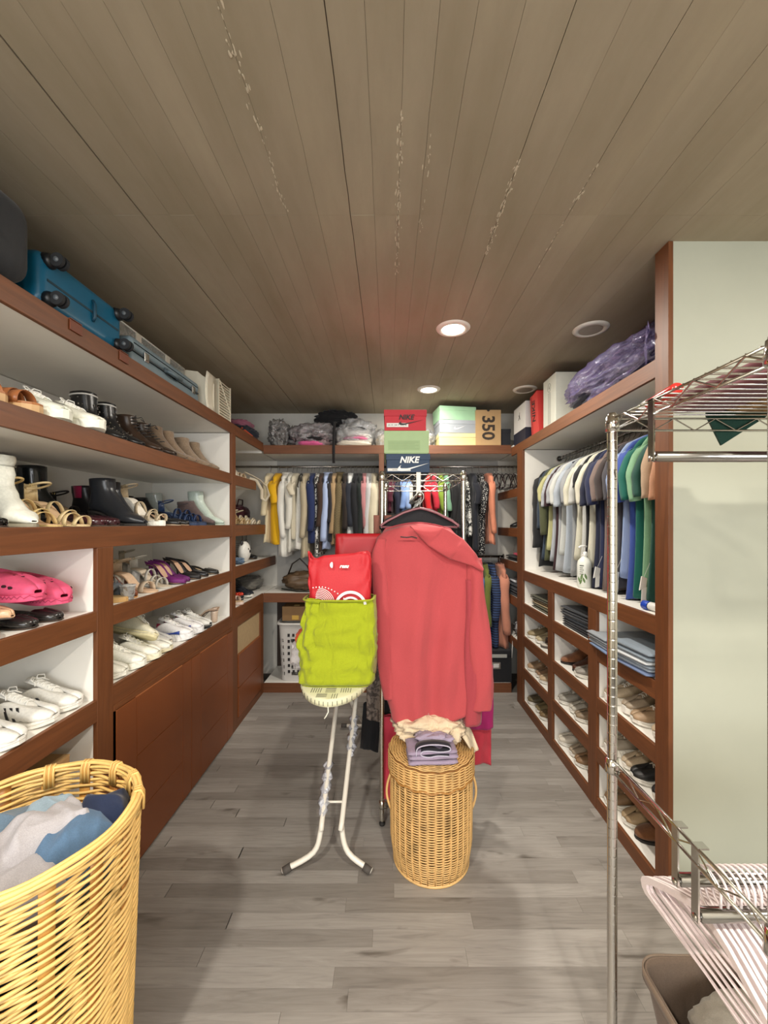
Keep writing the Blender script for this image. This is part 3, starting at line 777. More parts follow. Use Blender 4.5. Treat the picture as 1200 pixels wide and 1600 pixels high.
# --- upper shelf, near to far
shoe('sandal', 'tan brown leather mule with a band over the toes, nearest on the upper shelf', toe_x(), 1.175, S1, -4, G, c='#a5673a', Hh=0, plat=.03, straps=2, ankle=False, solec='#a66a3c', wedge='#c9a477', inner='#b98655')
shoe('sandal', 'tan brown leather mule beside the white chunky sneaker', toe_x(), 1.285, S1, 6, G, c='#9c5f35', Hh=0, plat=.03, straps=2, ankle=False, solec='#a66a3c', wedge='#c9a477', inner='#b98655')
shoe('slide', 'slipper with a fluffy beige fur band behind the tan mules', -1.5, 1.6, S1, 12, G, c='#d8c6a2', fluffy=1, w2='#e5d6b4')
shoe('sandal', 'black high sandal with pale chain pattern straps, nearest at the back of the upper shelf', -1.5, 1.49, S1 + .0, 20, G, c='#cfc6b4', Hh=.13, straps=3, solec='#2a2320', block='#1e1a18', plat=.02)
shoe('slide', 'black slipper with a silver chain band at the back of the upper shelf', -1.5, 1.73, S1, 8, G, c='#26211e', chain=True, solec='#2b2623')
shoe('pump', 'dark red flat shoe behind the white chunky sneakers', -1.5, 1.86, S1, 0, G, c='#7d2b2b', Hh=.0, pointed=0)
shoe('sneaker', 'chunky white sneaker with black eyelets, nearer of the pair beside the tan mules', toe_x(.275, .0), 1.405, S1, -14, G, c='#e4e6d8', sole='#eef0e2', chunky=1)
shoe('sneaker', 'chunky white sneaker, farther of the pair beside the black studded boots', toe_x(.275, -.02), 1.535, S1, -10, G, c='#efeee0', sole='#f3f2e6', chunky=1)
shoe('pump', 'black shoe with a grey sole standing behind the chunky white sneakers', -1.5, 1.99, S1, 10, G, c='#20201f', Hh=.07, solec='#6d7068')
shoe('boot', 'black studded boot with a white band at the top, nearer of the pair', -1.27, 1.735, S1, -6, G, c='#1b1b1c', sh=.215, Hh=.025, style='studded', gloss=.3)
shoe('boot', 'black studded boot with a white band at the top, farther of the pair', -1.27, 1.86, S1, -4, G, c='#1b1b1c', sh=.205, Hh=.025, style='studded', gloss=.3)
shoe('boot', 'dark brown laced leather boot, nearer of the pair on the upper shelf', -1.26, 1.995, S1, -6, G, c='#3a2a1f', sh=.185, Hh=.03, style='laced', gloss=.35)
shoe('boot', 'dark brown laced leather boot, farther of the pair on the upper shelf', -1.26, 2.115, S1, -2, G, c='#33261d', sh=.175, Hh=.03, style='laced', gloss=.35)
shoe('slide', 'slipper with a tan fur band between the brown laced and tan suede boots', -1.5, 2.55, S1 + .0, 10, G, c='#c9a468', fluffy=1, w2='#c9a468')
for i, (yy, cc, lb) in enumerate(((2.245, '#75624f', 'dark tan suede boot beside the brown laced boots'), (2.36, '#87725d', 'tan suede boot, second of the four suede boots on the upper shelf'), (2.54, '#8f7b66', 'light tan suede boot, third of the four suede boots on the upper shelf'), (2.68, '#8c7862', 'light tan suede boot against the end panel of the upper shelf'))):
    shoe('boot', lb, -1.265, yy, S1, -3 - 2 * i, G, c=cc, sh=.19, Hh=.045, style='suede', pointed=1, open_dark='#4a3826', solec='#6d563e')
# --- middle shelf
shoe('pump', 'glossy black flat shoe with a round toe, nearest on the middle shelf', -1.245, 1.165, S2, 0, G, c='#141414', Hh=.0, pointed=0, gloss=.12)
shoe('boot', 'white leather ankle boot with a creased shaft', -1.25, 1.31, S2, -20, G, c='#e6e6da', sh=.235, Hh=.045, pointed=1, gloss=.4, slouch=1, open_dark='#8d8a80', solec='#8c8674')
shoe('boot', 'tall black boot at the back of the middle shelf, nearest the photographer', -1.5, 1.6, S2, 5, G, c='#18181a', sh=.275, Hh=.06, shw=.05, solec='#17171a')
shoe('boot', 'black glossy boot leaning behind the gold strappy sandals', -1.5, 1.76, S2, 12, G, c='#15191b', sh=.26, Hh=.06, shw=.05, gloss=.2)
shoe('sandal', 'black strappy sandal at the back of the middle shelf', -1.5, 1.9, S2, 4, G, c='#191717', Hh=.09, straps=3, solec='#221d1b', block='#191717')
shoe('sandal', 'gold leather strappy wedge sandal beside the white ankle boot', -1.255, 1.385, S2, -6, G, c='#cbb27c', Hh=.095, straps=3, crossed=True, wedge='#c8ae76', solec='#c3a970', inner='#d6b491')
shoe('sandal', 'gold leather strappy sandal beside the burgundy loafers', -1.25, 1.50, S2, -2, G, c='#cdb88c', Hh=.09, straps=4, crossed=True, solec='#cbb58a', inner='#d8b994', block='#cdb88c')
shoe('pump', 'dark burgundy glossy loafer, nearer of the pair on the middle shelf', -1.255, 1.60, S2, -3, G, c='#3a161e', Hh=.02, pointed=0, gloss=.2, slipper=1, inner='#5c3a2c')
shoe('pump', 'dark burgundy glossy loafer, farther of the pair on the middle shelf', -1.262, 1.69, S2, -5, G, c='#34141b', Hh=.02, pointed=0, gloss=.2, slipper=1, inner='#5c3a2c')
shoe('boot', 'black ankle boot with crimson elastic at the side', -1.5, 2.04, S2, 0, G, c='#1e1b1d', sh=.20, Hh=.04, gore='#a31d4a')
shoe('boot', 'tall black pointed ankle boot in the middle of the middle shelf', -1.25, 1.83, S2, -6, G, c='#24262b', sh=.215, Hh=.06, pointed=1, gloss=.3, L=.28)
shoe('boot', 'dark navy leather ankle boot behind the tall black pointed one', -1.30, 1.935, S2, -6, G, c='#262a33', sh=.21, Hh=.06, pointed=1, gloss=.3)
shoe('sandal', 'beige lace-up sandal standing high behind the dark navy boot', -1.5, 2.22, S2 + .0, -6, G, c='#bfa98c', Hh=.11, straps=4, crossed=True, solec='#c7b191', block='#c7b191')
shoe('sandal', 'white leather wedge sandal with beige laces on the middle shelf', -1.262, 2.04, S2, -6, G, c='#c9b79a', Hh=.12, straps=4, crossed=True, wedge='#f2f0e8', solec='#f0ede4', inner='#efe9dc', plat=.02)
shoe('pump', 'black pointed shoe beside the white wedge sandal', -1.24, 2.15, S2, -4, G, c='#1b1b1b', Hh=.06, solec='#b4a288')
shoe('pump', 'black pointed shoe beside the navy denim sandals', -1.245, 2.25, S2, -4, G, c='#1d1c1d', Hh=.06, solec='#a3876d')
shoe('boot', 'black ankle boot behind the black pointed shoes', -1.5, 2.36, S2, 4, G, c='#191819', sh=.17, Hh=.05)
shoe('sandal', 'navy denim sandal, nearer of the pair on the middle shelf', -1.25, 2.36, S2, -4, G, c='#26385a', Hh=.06, straps=3, solec='#1c2740', wedge='#2a3b5c', inner='#2f4364', plat=.015)
shoe('sandal', 'navy denim sandal, farther of the pair on the middle shelf', -1.25, 2.47, S2, -4, G, c='#24345a', Hh=.05, straps=3, solec='#1c2740', wedge='#2a3b5c', inner='#2f4364', plat=.015, ankle=False)
shoe('boot', 'black ankle boot behind the navy denim sandals', -1.5, 2.5, S2, 4, G, c='#1c1b1d', sh=.17, Hh=.05)
shoe('boot', 'pale grey glossy boot at the back of the middle shelf', -1.5, 2.66, S2, 4, G, c='#b8bfb9', sh=.21, Hh=.05, gloss=.25, open_dark='#6b716c')
shoe('boot', 'taupe suede ankle boot beside the pale mint boots', -1.26, 2.59, S2, -5, G, c='#5c4c4a', sh=.15, Hh=.05, style='suede')
shoe('boot', 'pale mint ankle boot against the end panel of the middle shelf', -1.245, 2.70, S2, -3, G, c='#c3d1c6', sh=.225, Hh=.06, pointed=1, gloss=.3, open_dark='#6d776f', solec='#aab8ac')
# --- near bay, upper cubby
Z = S4
shoe('pump', 'black flat leather shoe under the pink clogs, farther of the pair', -1.245, 1.385, Z, -10, G, c='#2c2a29', Hh=.0, pointed=0, gloss=.25, inner='#2a2624')
shoe('pump', 'black flat leather shoe under the pink clogs, nearer of the pair', -1.245, 1.285, Z, -10, G, c='#2c2a29', Hh=.0, pointed=0, gloss=.25, inner='#2a2624')
shoe('pump', 'beige pointed flat shoe lying lowest at the left edge of the picture', -1.24, 1.16, Z, -12, G, c='#cfa885', Hh=.0, L=.25, inner='#cfae90')
shoe('pump', 'beige pointed flat shoe lying over the black flat shoes', -1.262, 1.215, Z + .045, -6, G, c='#cfa885', Hh=.0, L=.25, inner='#cfae90')
shoe('clog', 'bright pink foam clog with side holes, nearer of the pair', -1.262, 1.30, Z + .085, -8, G)
shoe('clog', 'bright pink foam clog with side holes, farther of the pair', -1.262, 1.42, Z + .052, -14, G)
# --- near bay, lower cubby
Z = .825
shoe('sneaker', 'white leather sneaker partly cut off by the left picture edge', -1.245, 1.20, Z, 0, G)
shoe('sneaker', 'white leather sneaker with three black stripes in the lower cubby', -1.258, 1.335, Z, 2, G, stripes='#1f1f22')
shoe('sneaker', 'plain white leather sneaker behind the one with black stripes', -1.262, 1.448, Z, 0, G)
shoe('sneaker', 'white sneaker at the back of the lower cubby', -1.52, 1.43, Z, 0, G)
# --- second bay, upper cubby
Z = S4
shoe('slide', 'slipper with a dark grey fluffy band beside the plastic cup', -1.25, 1.70, Z, 4, G, c='#4f565d', fluffy=1, w2='#caa873', solec='#caa268')
shoe('pump', 'brown leather mule on a pale wooden wedge sole', -1.25, 1.815, Z, -16, G, c='#7b452b', Hh=.075, back=False, pointed=0, wedge='#d0954f', inner='#d8a25c', solec='#d39a55', slipper=1, gloss=.4)
shoe('pump', 'brown leather mule at the back beside the plastic cup', -1.5, 2.1, Z, -6, G, c='#6f3d26', Hh=.075, back=False, pointed=0, wedge='#d0954f', inner='#d8a25c', solec='#d39a55', slipper=1, gloss=.4)
shoe('sandal', 'nude patent sandal with silver buckled straps', -1.245, 1.955, Z, -10, G, c='#cdbba4', Hh=.085, straps=1, block='#d8d6d0', solec='#cfb091', inner='#d8b99b')
shoe('sandal', 'silver leather sandal with a block heel', -1.25, 2.09, Z, -10, G, c='#c9c6bd', Hh=.09, straps=3, block='#d6d7d6', solec='#b9b6ac', inner='#cdbfaa')
shoe('sandal', 'silver leather sandal with an ankle strap at the back of the second bay', -1.5, 2.4, Z, 6, G, c='#bdb7a6', Hh=.10, straps=2, block='#c9c6bd', solec='#b9b6ac')
shoe('pump', 'purple suede high heeled shoe, nearer of the pair', -1.24, 2.215, Z, -8, G, c='#6d1d6a', Hh=.10, gloss=.6)
shoe('pump', 'purple suede high heeled shoe, farther of the pair', -1.26, 2.30, Z, -8, G, c='#651a64', Hh=.10, gloss=.6)
shoe('pump', 'black high heeled court shoe beside the purple ones', -1.245, 2.40, Z, -8, G, c='#1d1a1c', Hh=.105, gloss=.5)
shoe('pump', 'black glossy pointed court shoe, second from the end panel', -1.25, 2.51, Z, -8, G, c='#191a1f', Hh=.085, gloss=.15)
shoe('pump', 'black pointed flat shoe with a pale lining by the end panel', -1.24, 2.64, Z, -8, G, c='#242320', Hh=.03, gloss=.3, inner='#cdb48f')
# --- second bay, lower cubby
Z = S5
shoe('sneaker', 'white running sneaker nearest the stile in the second bay', -1.255, 1.685, Z, 6, G, c='#e6e4d6', sole='#f1efe2')
shoe('sneaker', 'white running sneaker, second from the stile in the second bay', -1.245, 1.80, Z, 4, G, c='#efeee2', sole='#f1efe2', chunky=.6)
shoe('sneaker', 'white running sneaker, third from the stile in the second bay', -1.24, 1.912, Z, 2, G, c='#eceade', sole='#efe9cf', chunky=.6)
shoe('sneaker', 'cream sneaker lying tilted on top of the white ones', -1.27, 1.96, Z + .10, 0, G, rot=(R(-34), R(4), R(-16)), c='#ece7cf', sole='#e9dfb4')
shoe('sneaker', 'white sneaker with a cream sole under the tilted one', -1.245, 2.03, Z, 0, G, c='#eceadf', sole='#e9e0bd')
shoe('sneaker', 'grey white sneaker beside the blue and white running shoes', -1.30, 2.135, Z, -4, G, c='#d3d2cf', sole='#e4dccc')
shoe('sneaker', 'white running shoe with a blue panel and red eyelets, nearer of the pair', -1.245, 2.25, Z, -2, G, c='#eceaea', accent='#24429a', sole='#eeeeee', chunky=1)
shoe('sneaker', 'white running shoe with a blue panel and red eyelets, farther of the pair', -1.245, 2.375, Z, -2, G, c='#eceaea', accent='#24429a', sole='#eeeeee', chunky=1)
shoe('sneaker', 'white sneaker with a black and white sole by the end panel', -1.25, 2.50, Z, -4, G, c='#e2e1dc', sole='#26282c')
shoe('pump', 'clear beige glossy high heeled shoe turned heel outwards by the end panel', -1.25, 2.65, Z, 172, G, c='#c7ae98', Hh=.075, block='#cdb7a3', gloss=.12)
# plastic cup
t = thing('plastic_cup', 'small clear plastic cup at the front of the second bay shelf', 'cup', (-1.145, 1.742, Z4[0] + .002))
MB().lathe([(.0005, 0), (.022, 0), (.024, .002), (.031, .062), (.0325, .063), (.0305, .0625), (.0225, .003)], 24).build('cup_body', clear('#e9ecea', .35), t, smooth=True)
MB().lathe([(.031, .060), (.0335, .061), (.0335, .064), (.031, .065)], 24).build('rim', clear('#f4f6f4', .5), t, smooth=True)
# cardboard box at the bottom of the near bay
t = thing('cardboard_box', 'plain brown cardboard box in the lowest space of the near bay', 'box', (-1.30, 1.25, .082))
MB().box(-.16, .12, -.22, .22, 0, .56).build('box_body', card('#b58d5e'), t, bevel=.003)
for s_ in (-1, 1): MB().box(-.16, .12, min(0, s_ * .22), max(0, s_ * .22), .56, .564).build('flap', card('#bb9565'), t)
# ================================================================ hangers and garments
def hanger(label, x, y, z, rz=0, group=None, W=.40, col='#1d1c1e', wire=False, wood_=False, name='clothes_hanger', bar=True, r=.0045, drop=.13, gloss=.35):
    """hook crown at z (inner radius .016 sits on the rod); local X is the arm direction"""
    t = thing(name, label, 'hanger', (x, y, z), rz, group)
    mat = plastic(col, gloss) if not wood_ else wood('X', '#8a5a34')
    hk = [(-.021, 0, -.008)] + [(-.018 * math.cos(a), 0, .018 * math.sin(a)) for a in [PI * k / 10 for k in range(11)]] + [(.018, 0, -.014), (.008, 0, -.030), (0, 0, -.040), (0, 0, -.062)]
    MB().tube(hk, .0019, 6).build('hook', chrome('#b7b5b0', .25) if col != '#e9e7e2' else plastic(col), t, smooth=True)
    h = W / 2
    pts = [(0, 0, -.060), (.03, 0, -.066), (.08, 0, -.083), (h - .03, 0, -.060 - drop * .72), (h, 0, -.060 - drop * .95), (h - .004, 0, -.060 - drop * 1.06)]
    arm = [(-p[0], p[1], p[2]) for p in reversed(pts[1:])] + pts
    MB().tube(arm, r, 7).build('arms', mat, t, smooth=True)
    if bar: MB().tube([(-h + .006, 0, -.060 - drop * 1.06), (h - .006, 0, -.060 - drop * 1.06)], r * .85, 7).build('trouser_bar', mat, t, smooth=True)
    return t
def garment(name, label, cat, x, y, z, rz, mat, W=.42, L=.70, T=.055, sleeve=.0, seed=0, group=None, quilt=0, flare=1.0, collar=False, sl_r=.052, cuff=None, slmat=None, straps=False, hem=None, swing=0.0):
    """cloth hung from a rod: local X across the shoulders, Y through the thickness, z down from the rod"""
    t = thing(name, label, cat, (x, y, z), rz, group)
    rd = random.Random(seed * 13 + 5); ph = rd.uniform(0, 6); N = 34
    h = W / 2
    prof = [(-.066, .052, .034), (-.074, .070, .036), (-.092, .11, .030), (-.118, .165, .028), (-.142, h * .93, .024), (-.165, h, .024)]
    if straps: prof = [(-.150, .10, .022), (-.20, h * .80, .026)]
    z1 = prof[-1][0]; m_ = 16
    for k in range(1, m_ + 1):
        u = k / m_; ww = h * (1 - .10 * math.sin(u * PI) * (1 if flare <= 1.05 else .4)) * (1 + (flare - 1) * u)
        if straps: ww = h * (.78 + .2 * u) * (1 + (flare - 1) * u)
        prof.append((z1 + (-L - z1) * u, ww, T / 2 * (.55 + .45 * min(1, u * 2.5))))
    rings = []
    k1 = rd.choice((3, 4, 5)); k2 = rd.choice((7, 9))
    for i, (zz, a, b) in enumerate(prof):
        u = max(0, (i - 4) / m_); ring = []
        q = 1
        if quilt and i > 3: q = 1 + .22 * abs(math.sin((zz) * PI / quilt))
        for k in range(N):
            th = 2 * PI * k / N; cx = math.cos(th); sy = math.sin(th)
            f = 1 + (.28 * math.sin(k1 * th + ph + u * 1.2) + .14 * math.sin(k2 * th + ph * 2 - u)) * min(1, u * 1.6 + .1)
            bend = swing * u * u + .010 * math.sin(u * 3 + ph) * u
            xx = a * math.copysign(abs(cx) ** .8, cx); yy = b * q * f * math.copysign(abs(sy) ** .9, sy) + bend
            zz2 = zz + (.006 * math.sin(3 * th + ph) * u) + (0 if i else 0)
            ring.append((xx, yy, zz2 - (.006 if i == 0 and abs(cx) < .6 else 0)))
        rings.append(ring)
    b = MB().rings(rings).build('body', mat, t, smooth=True, solid=.0025)
    if straps:
        for s_ in (-1, 1): MB().tube([(s_ * .06, 0, -.09), (s_ * .075, .008, -.12), (s_ * .085, 0.004, -.165)], .004, 5).build('strap', mat, t, smooth=True)
    if sleeve:
        for s_ in (-1, 1):
            n = 13; rg = []; le = sleeve; out = .045 if sleeve < .3 else .016
            for k in range(n):
                u = k / (n - 1)
                cxx = s_ * (h * .90 + .012 + out * math.sin(min(1, u * 1.6) * PI / 2)); czz = -.172 - (le) * u * 1.0 + .012
                cyy = .012 * math.sin(u * 4 + ph) + swing * .6 * u
                r1 = sl_r * (1.0 - .28 * u) * (1 + .05 * math.sin(u * 17 + ph)); r2 = r1 * (.62 + .0 * u)
                if quilt: r1 *= 1 + .10 * abs(math.sin(u * le * PI / quilt)); r2 = r1 * .8
                if k == 0: r1 *= .80; r2 *= .55
                tilt = (.55 if k else .35) * s_ * (1 - u * .8)
                rg.append([(cxx + r1 * .62 * math.cos(a) , cyy + r2 * math.sin(a), czz + tilt * r1 * math.cos(a) * -1) for a in [2 * PI * j / 14 for j in range(14)]])
            MB().rings(rg).build('sleeve', slmat or mat, t, smooth=True, solid=.002)
            if cuff:
                e = rg[-1]; c0 = Vector([sum(p[i] for p in e) / len(e) for i in range(3)])
                MB().rings([[c0 + (Vector(p) - c0) * 1.04 + Vector((0, 0, .02)) for p in e], [c0 + (Vector(p) - c0) * 1.04 - Vector((0, 0, .012)) for p in e]]).build('cuff', cuff, t, smooth=True, solid=.002)
    if collar:
        rg = []
        for zz, a, b_ in ((-.062, .050, .036), (-.050, .054, .038), (-.058, .064, .046), (-.078, .074, .044)):
            rg.append([(a * math.cos(q), b_ * math.sin(q), zz + .008 * math.cos(q)) for q in [2 * PI * j / 20 for j in range(20)]])
        MB().rings(rg).build('collar', mat, t, smooth=True, solid=.002)
    return t
def hung(desc, cat, name, x, y, z, rz, mat, hcol='#1d1c1e', hg=None, hwhere='', group=None, **kw):
    g_ = garment(name, desc, cat, x, y, z, rz, mat, group=group, **kw)
    short = ' '.join(desc.split()[:9])
    hanger('hanger that holds the ' + short, x, y, z, rz, hg, W=min(.39, kw.get('W', .42) - .03), col=hcol)
    return g_
FB = fabric
def hlab(pre, d):
    w_ = (pre + ' ' + d).split()[:16]
    while w_[-1] in ('the', 'a', 'on', 'of', 'in', 'at', 'with', 'and', 'upper', 'back', 'right', 'left', 'from', 'small', 'end'): w_.pop()
    return ' '.join(w_)
HR = ROD_Z + .0                                    # hook centre sits on the rod axis
# --- back left rod (local X -> depth)
gl = 'clothes on the back left rod'; hl = 'hangers on the back left rod'
back_left = [  # px of the garment centre, bottom py, description, material, options
 (419, 848, 'cream cotton blouse hanging first at the left end of the back rod', 'blouse', FB('#d9cba9'), dict(T=.04, sleeve=.30)),
 (432, 850, 'bright yellow t-shirt on the back left rod', 't_shirt', FB('#d9a70c'), dict(T=.075, sleeve=.19, sl_r=.062)),
 (445, 869, 'long white shirt hanging just right of the yellow t-shirt', 'shirt', FB('#dcdad2'), dict(T=.065, sleeve=.50, collar=True)),
 (454, 862, 'white blouse, second garment right of the yellow t-shirt', 'blouse', FB('#d6d3c8'), dict(T=.045, sleeve=.42)),
 (460, 842, 'cream thin top, third garment right of the yellow t-shirt', 'top', FB('#cfc6b0'), dict(T=.035, sleeve=.12)),
 (468, 858, 'ruffled white sleeveless top beside the beige trousers', 'top', FB('#e2e0d8', foldb=.6), dict(T=.055, straps=True)),
 (477, 871, 'beige linen shirt hanging left of the navy dress', 'shirt', FB('#b3a68c'), dict(T=.05, sleeve=.50)),
 (488, 848, 'navy blue velvet dress on the back left rod', 'dress', FB('#1c2a54'), dict(T=.075, sleeve=.44, sl_r=.06)),
 (496, 868, 'black and white floral dress right of the navy dress', 'dress', pattern('floral', '#1b1b1d', '#dcdad4', 26), dict(T=.035)),
 (502, 862, 'dark brown blouse left of the light blue shirt', 'blouse', FB('#3c2a20'), dict(T=.045, sleeve=.40)),
 (510, 858, 'light blue shirt with long sleeves on the back left rod', 'shirt', FB('#a9b9dc'), dict(T=.052, sleeve=.53, collar=True, sl_r=.058)),
 (517, 846, 'dark charcoal top right of the light blue shirt', 'top', FB('#26252a'), dict(T=.045, sleeve=.36)),
 (522, 850, 'tan jacket left of the olive brown checked one', 'jacket', FB('#a58a66'), dict(T=.045, sleeve=.46)),
 (530, 852, 'olive brown checked wool jacket on the back left rod', 'jacket', pattern('check', '#5f5238', '#6f6144', 90), dict(T=.085, sleeve=.50, sl_r=.064, collar=True)),
 (540, 848, 'dark brown coat right of the olive brown jacket', 'coat', FB('#2d241f'), dict(T=.045, sleeve=.42)),
 (547, 845, 'white sweater with a dark navy shoulder on the back left rod', 'sweater', FB('#d7dad8'), dict(T=.06, sleeve=.40, slmat=FB('#20242f'))),
 (556, 850, 'black coat right of the white sweater', 'coat', FB('#15161b'), dict(T=.055, sleeve=.52)),
 (563, 850, 'black and green jacket left of the pink one', 'jacket', FB('#1d2523'), dict(T=.05, sleeve=.50)),
 (570, 846, 'dusty pink blouse on the back left rod', 'blouse', FB('#b37b7e'), dict(T=.035, sleeve=.42)),
 (575, 852, 'pale grey long sleeved sweater beside the quilted cream jacket', 'sweater', FB('#bdbdbd'), dict(T=.05, sleeve=.50)),
 (585, 846, 'quilted cream puffer jacket at the right end of the back left rod', 'jacket', FB('#d8cfb6'), dict(T=.075, sleeve=.50, quilt=.09, sl_r=.062)),
]
for i, (px, by, d_, nm, mt, kw) in enumerate(back_left):
    X_ = (px - 607) / F_PX * 3.66; L_ = ROD_Z - (1.5 - (by - 818) / F_PX * 3.6)
    kw = dict(kw); kw.setdefault('W', .36); kw['L'] = L_
    kw['T'] = kw['T'] * 1.35
    garment(nm, d_, nm.replace('_', '-') if nm == 't_shirt' else nm, X_, 3.75, ROD_Z, PI / 2, mt, seed=i, group=gl, **kw)
    hanger(hlab(('dark' if i % 3 else 'white') + ' hanger inside the', d_), X_, 3.75, ROD_Z - .006, PI / 2, hl, W=.34, col='#241f1f' if i % 3 else '#dddad4')
for k, X_ in enumerate((-1.13, -.74, -.56, -.33, -.17)):
    hanger('empty white clothes hanger between garments on the back left rod', X_ + .012, 3.75, ROD_Z - .006, PI / 2, 'empty white hangers on the back left rod', W=.34, col='#d9d6cf')
# --- back right upper rod
gr = 'clothes on the upper back right rod'
back_right = [
 (611, 800, 'maroon top seen through the left of the rack frame', 'top', FB('#4d1428'), dict(T=.06, sleeve=.18)),
 (620, 802, 'dark navy top right of the maroon one behind the rack', 'top', FB('#1d2238'), dict(T=.045, sleeve=.3)),
 (629, 800, 'light blue shirt, left one of two behind the rack frame', 'shirt', FB('#7c9ad0'), dict(T=.06, sleeve=.24, collar=True)),
 (637, 803, 'light blue shirt, right one of two behind the rack frame', 'shirt', FB('#8fa9d6'), dict(T=.06, sleeve=.24, collar=True)),
 (648, 810, 'dark brown coat behind the middle bracket of the rack', 'coat', FB('#262019'), dict(T=.08, sleeve=.42)),
 (668, 812, 'bright red shirt behind the rack frame', 'shirt', FB('#d01f24'), dict(T=.07, sleeve=.30)),
 (678, 806, 'bright pink red blouse right of the red shirt', 'blouse', FB('#c6283c'), dict(T=.055, sleeve=.24)),
 (689, 812, 'yellow green top behind the rack frame', 'top', FB('#7f9a34'), dict(T=.05, sleeve=.26)),
 (697, 815, 'mint green top right of the yellow green one', 'top', FB('#7aa98a'), dict(T=.045, sleeve=.26)),
 (707, 845, 'black sweater right of the mint green top', 'sweater', FB('#141417'), dict(T=.07, sleeve=.5)),
 (718, 848, 'black dress behind the right post of the rack', 'dress', FB('#111115'), dict(T=.06, sleeve=.4)),
 (731, 838, 'black and white floral blouse right of the rack', 'blouse', pattern('floral', '#dcdcd6', '#17171a', 30), dict(T=.055, straps=True)),
 (741, 860, 'long dark navy dress right of the floral blouse', 'dress', FB('#141722'), dict(T=.06, sleeve=.2)),
 (752, 866, 'black dress with small white dots on the upper back right rod', 'dress', pattern('dots', '#121216', '#e7e5df', 95), dict(T=.06, sleeve=.28)),
 (766, 850, 'peach coloured blouse with a tied waist on the upper back right rod', 'blouse', FB('#cf8467'), dict(T=.06, sleeve=.46, flare=1.1)),
]
for i, (px, by, d_, nm, mt, kw) in enumerate(back_right):
    X_ = (px - 607) / F_PX * 3.66; L_ = ROD_Z - (1.5 - (by - 818) / F_PX * 3.6)
    kw = dict(kw); kw.setdefault('W', .36); kw['L'] = L_
    garment(nm, d_, nm, X_, 3.75, ROD_Z, PI / 2, mt, seed=i + 40, group=gr, **kw)
    hanger(hlab('hanger inside the', d_), X_, 3.75, ROD_Z - .006, PI / 2, 'hangers on the upper back right rod', W=.34, col='#241f1f' if i % 2 else '#a9a6a0')
for k in range(9):
    X_ = 1.0 + .036 * k
    if X_ < 1.28: hanger('empty dark hanger at the right end of the upper back rod', X_, 3.75, ROD_Z - .006, PI / 2 + .12 * math.sin(k * 2.3), 'empty dark hangers at the right end of the upper back rod', W=.34, col='#2a1d1e')
hanger('empty silver grey hanger at the right end of the upper back rod', 1.165 + .02, 3.75, ROD_Z - .006, PI / 2 + .3, None, W=.34, col='#c9c7c2')
# --- back right lower rod
lower = [
 (700, 1000, 'dark green shirt on the lower rod behind the coral cardigan', 'shirt', FB('#20312a'), dict(T=.06, sleeve=.4)),
 (716, 1010, 'charcoal shirt on the lower rod behind the coral cardigan', 'shirt', FB('#2b2b30'), dict(T=.06, sleeve=.4)),
 (733, 1012, 'black shirt on the lower rod left of the blue one', 'shirt', FB('#17181d'), dict(T=.06, sleeve=.4)),
 (749, 1000, 'sky blue shirt showing past the coral cardigan on the lower rod', 'shirt', FB('#3f78c4'), dict(T=.07, sleeve=.50, sl_r=.06)),
 (759, 985, 'olive green shirt right of the sky blue one on the lower rod', 'shirt', FB('#68702f'), dict(T=.045, sleeve=.45)),
 (770, 1012, 'navy striped sweater left of the peach one on the lower rod', 'sweater', pattern('stripe_h', '#1a2036', '#31466e', 14), dict(T=.075, sleeve=.40, quilt=.05)),
 (785, 1013, 'peach pink sweatshirt at the right end of the lower rod', 'sweatshirt', FB('#c08068'), dict(T=.085, sleeve=.52, sl_r=.075)),
]
for i, (px, by, d_, nm, mt, kw) in enumerate(lower):
    X_ = (px - 607) / F_PX * 3.66; L_ = 1.19 - (1.5 - (by - 818) / F_PX * 3.58)
    kw = dict(kw); kw.setdefault('W', .36); kw['L'] = L_
    garment(nm, d_, nm, X_, 3.75, 1.19, PI / 2, mt, seed=i + 70, group='clothes on the lower back rod', **kw)
    hanger(hlab('hanger inside the', d_), X_, 3.75, 1.184, PI / 2, 'hangers on the lower back rod', W=.34, col='#241f1f')
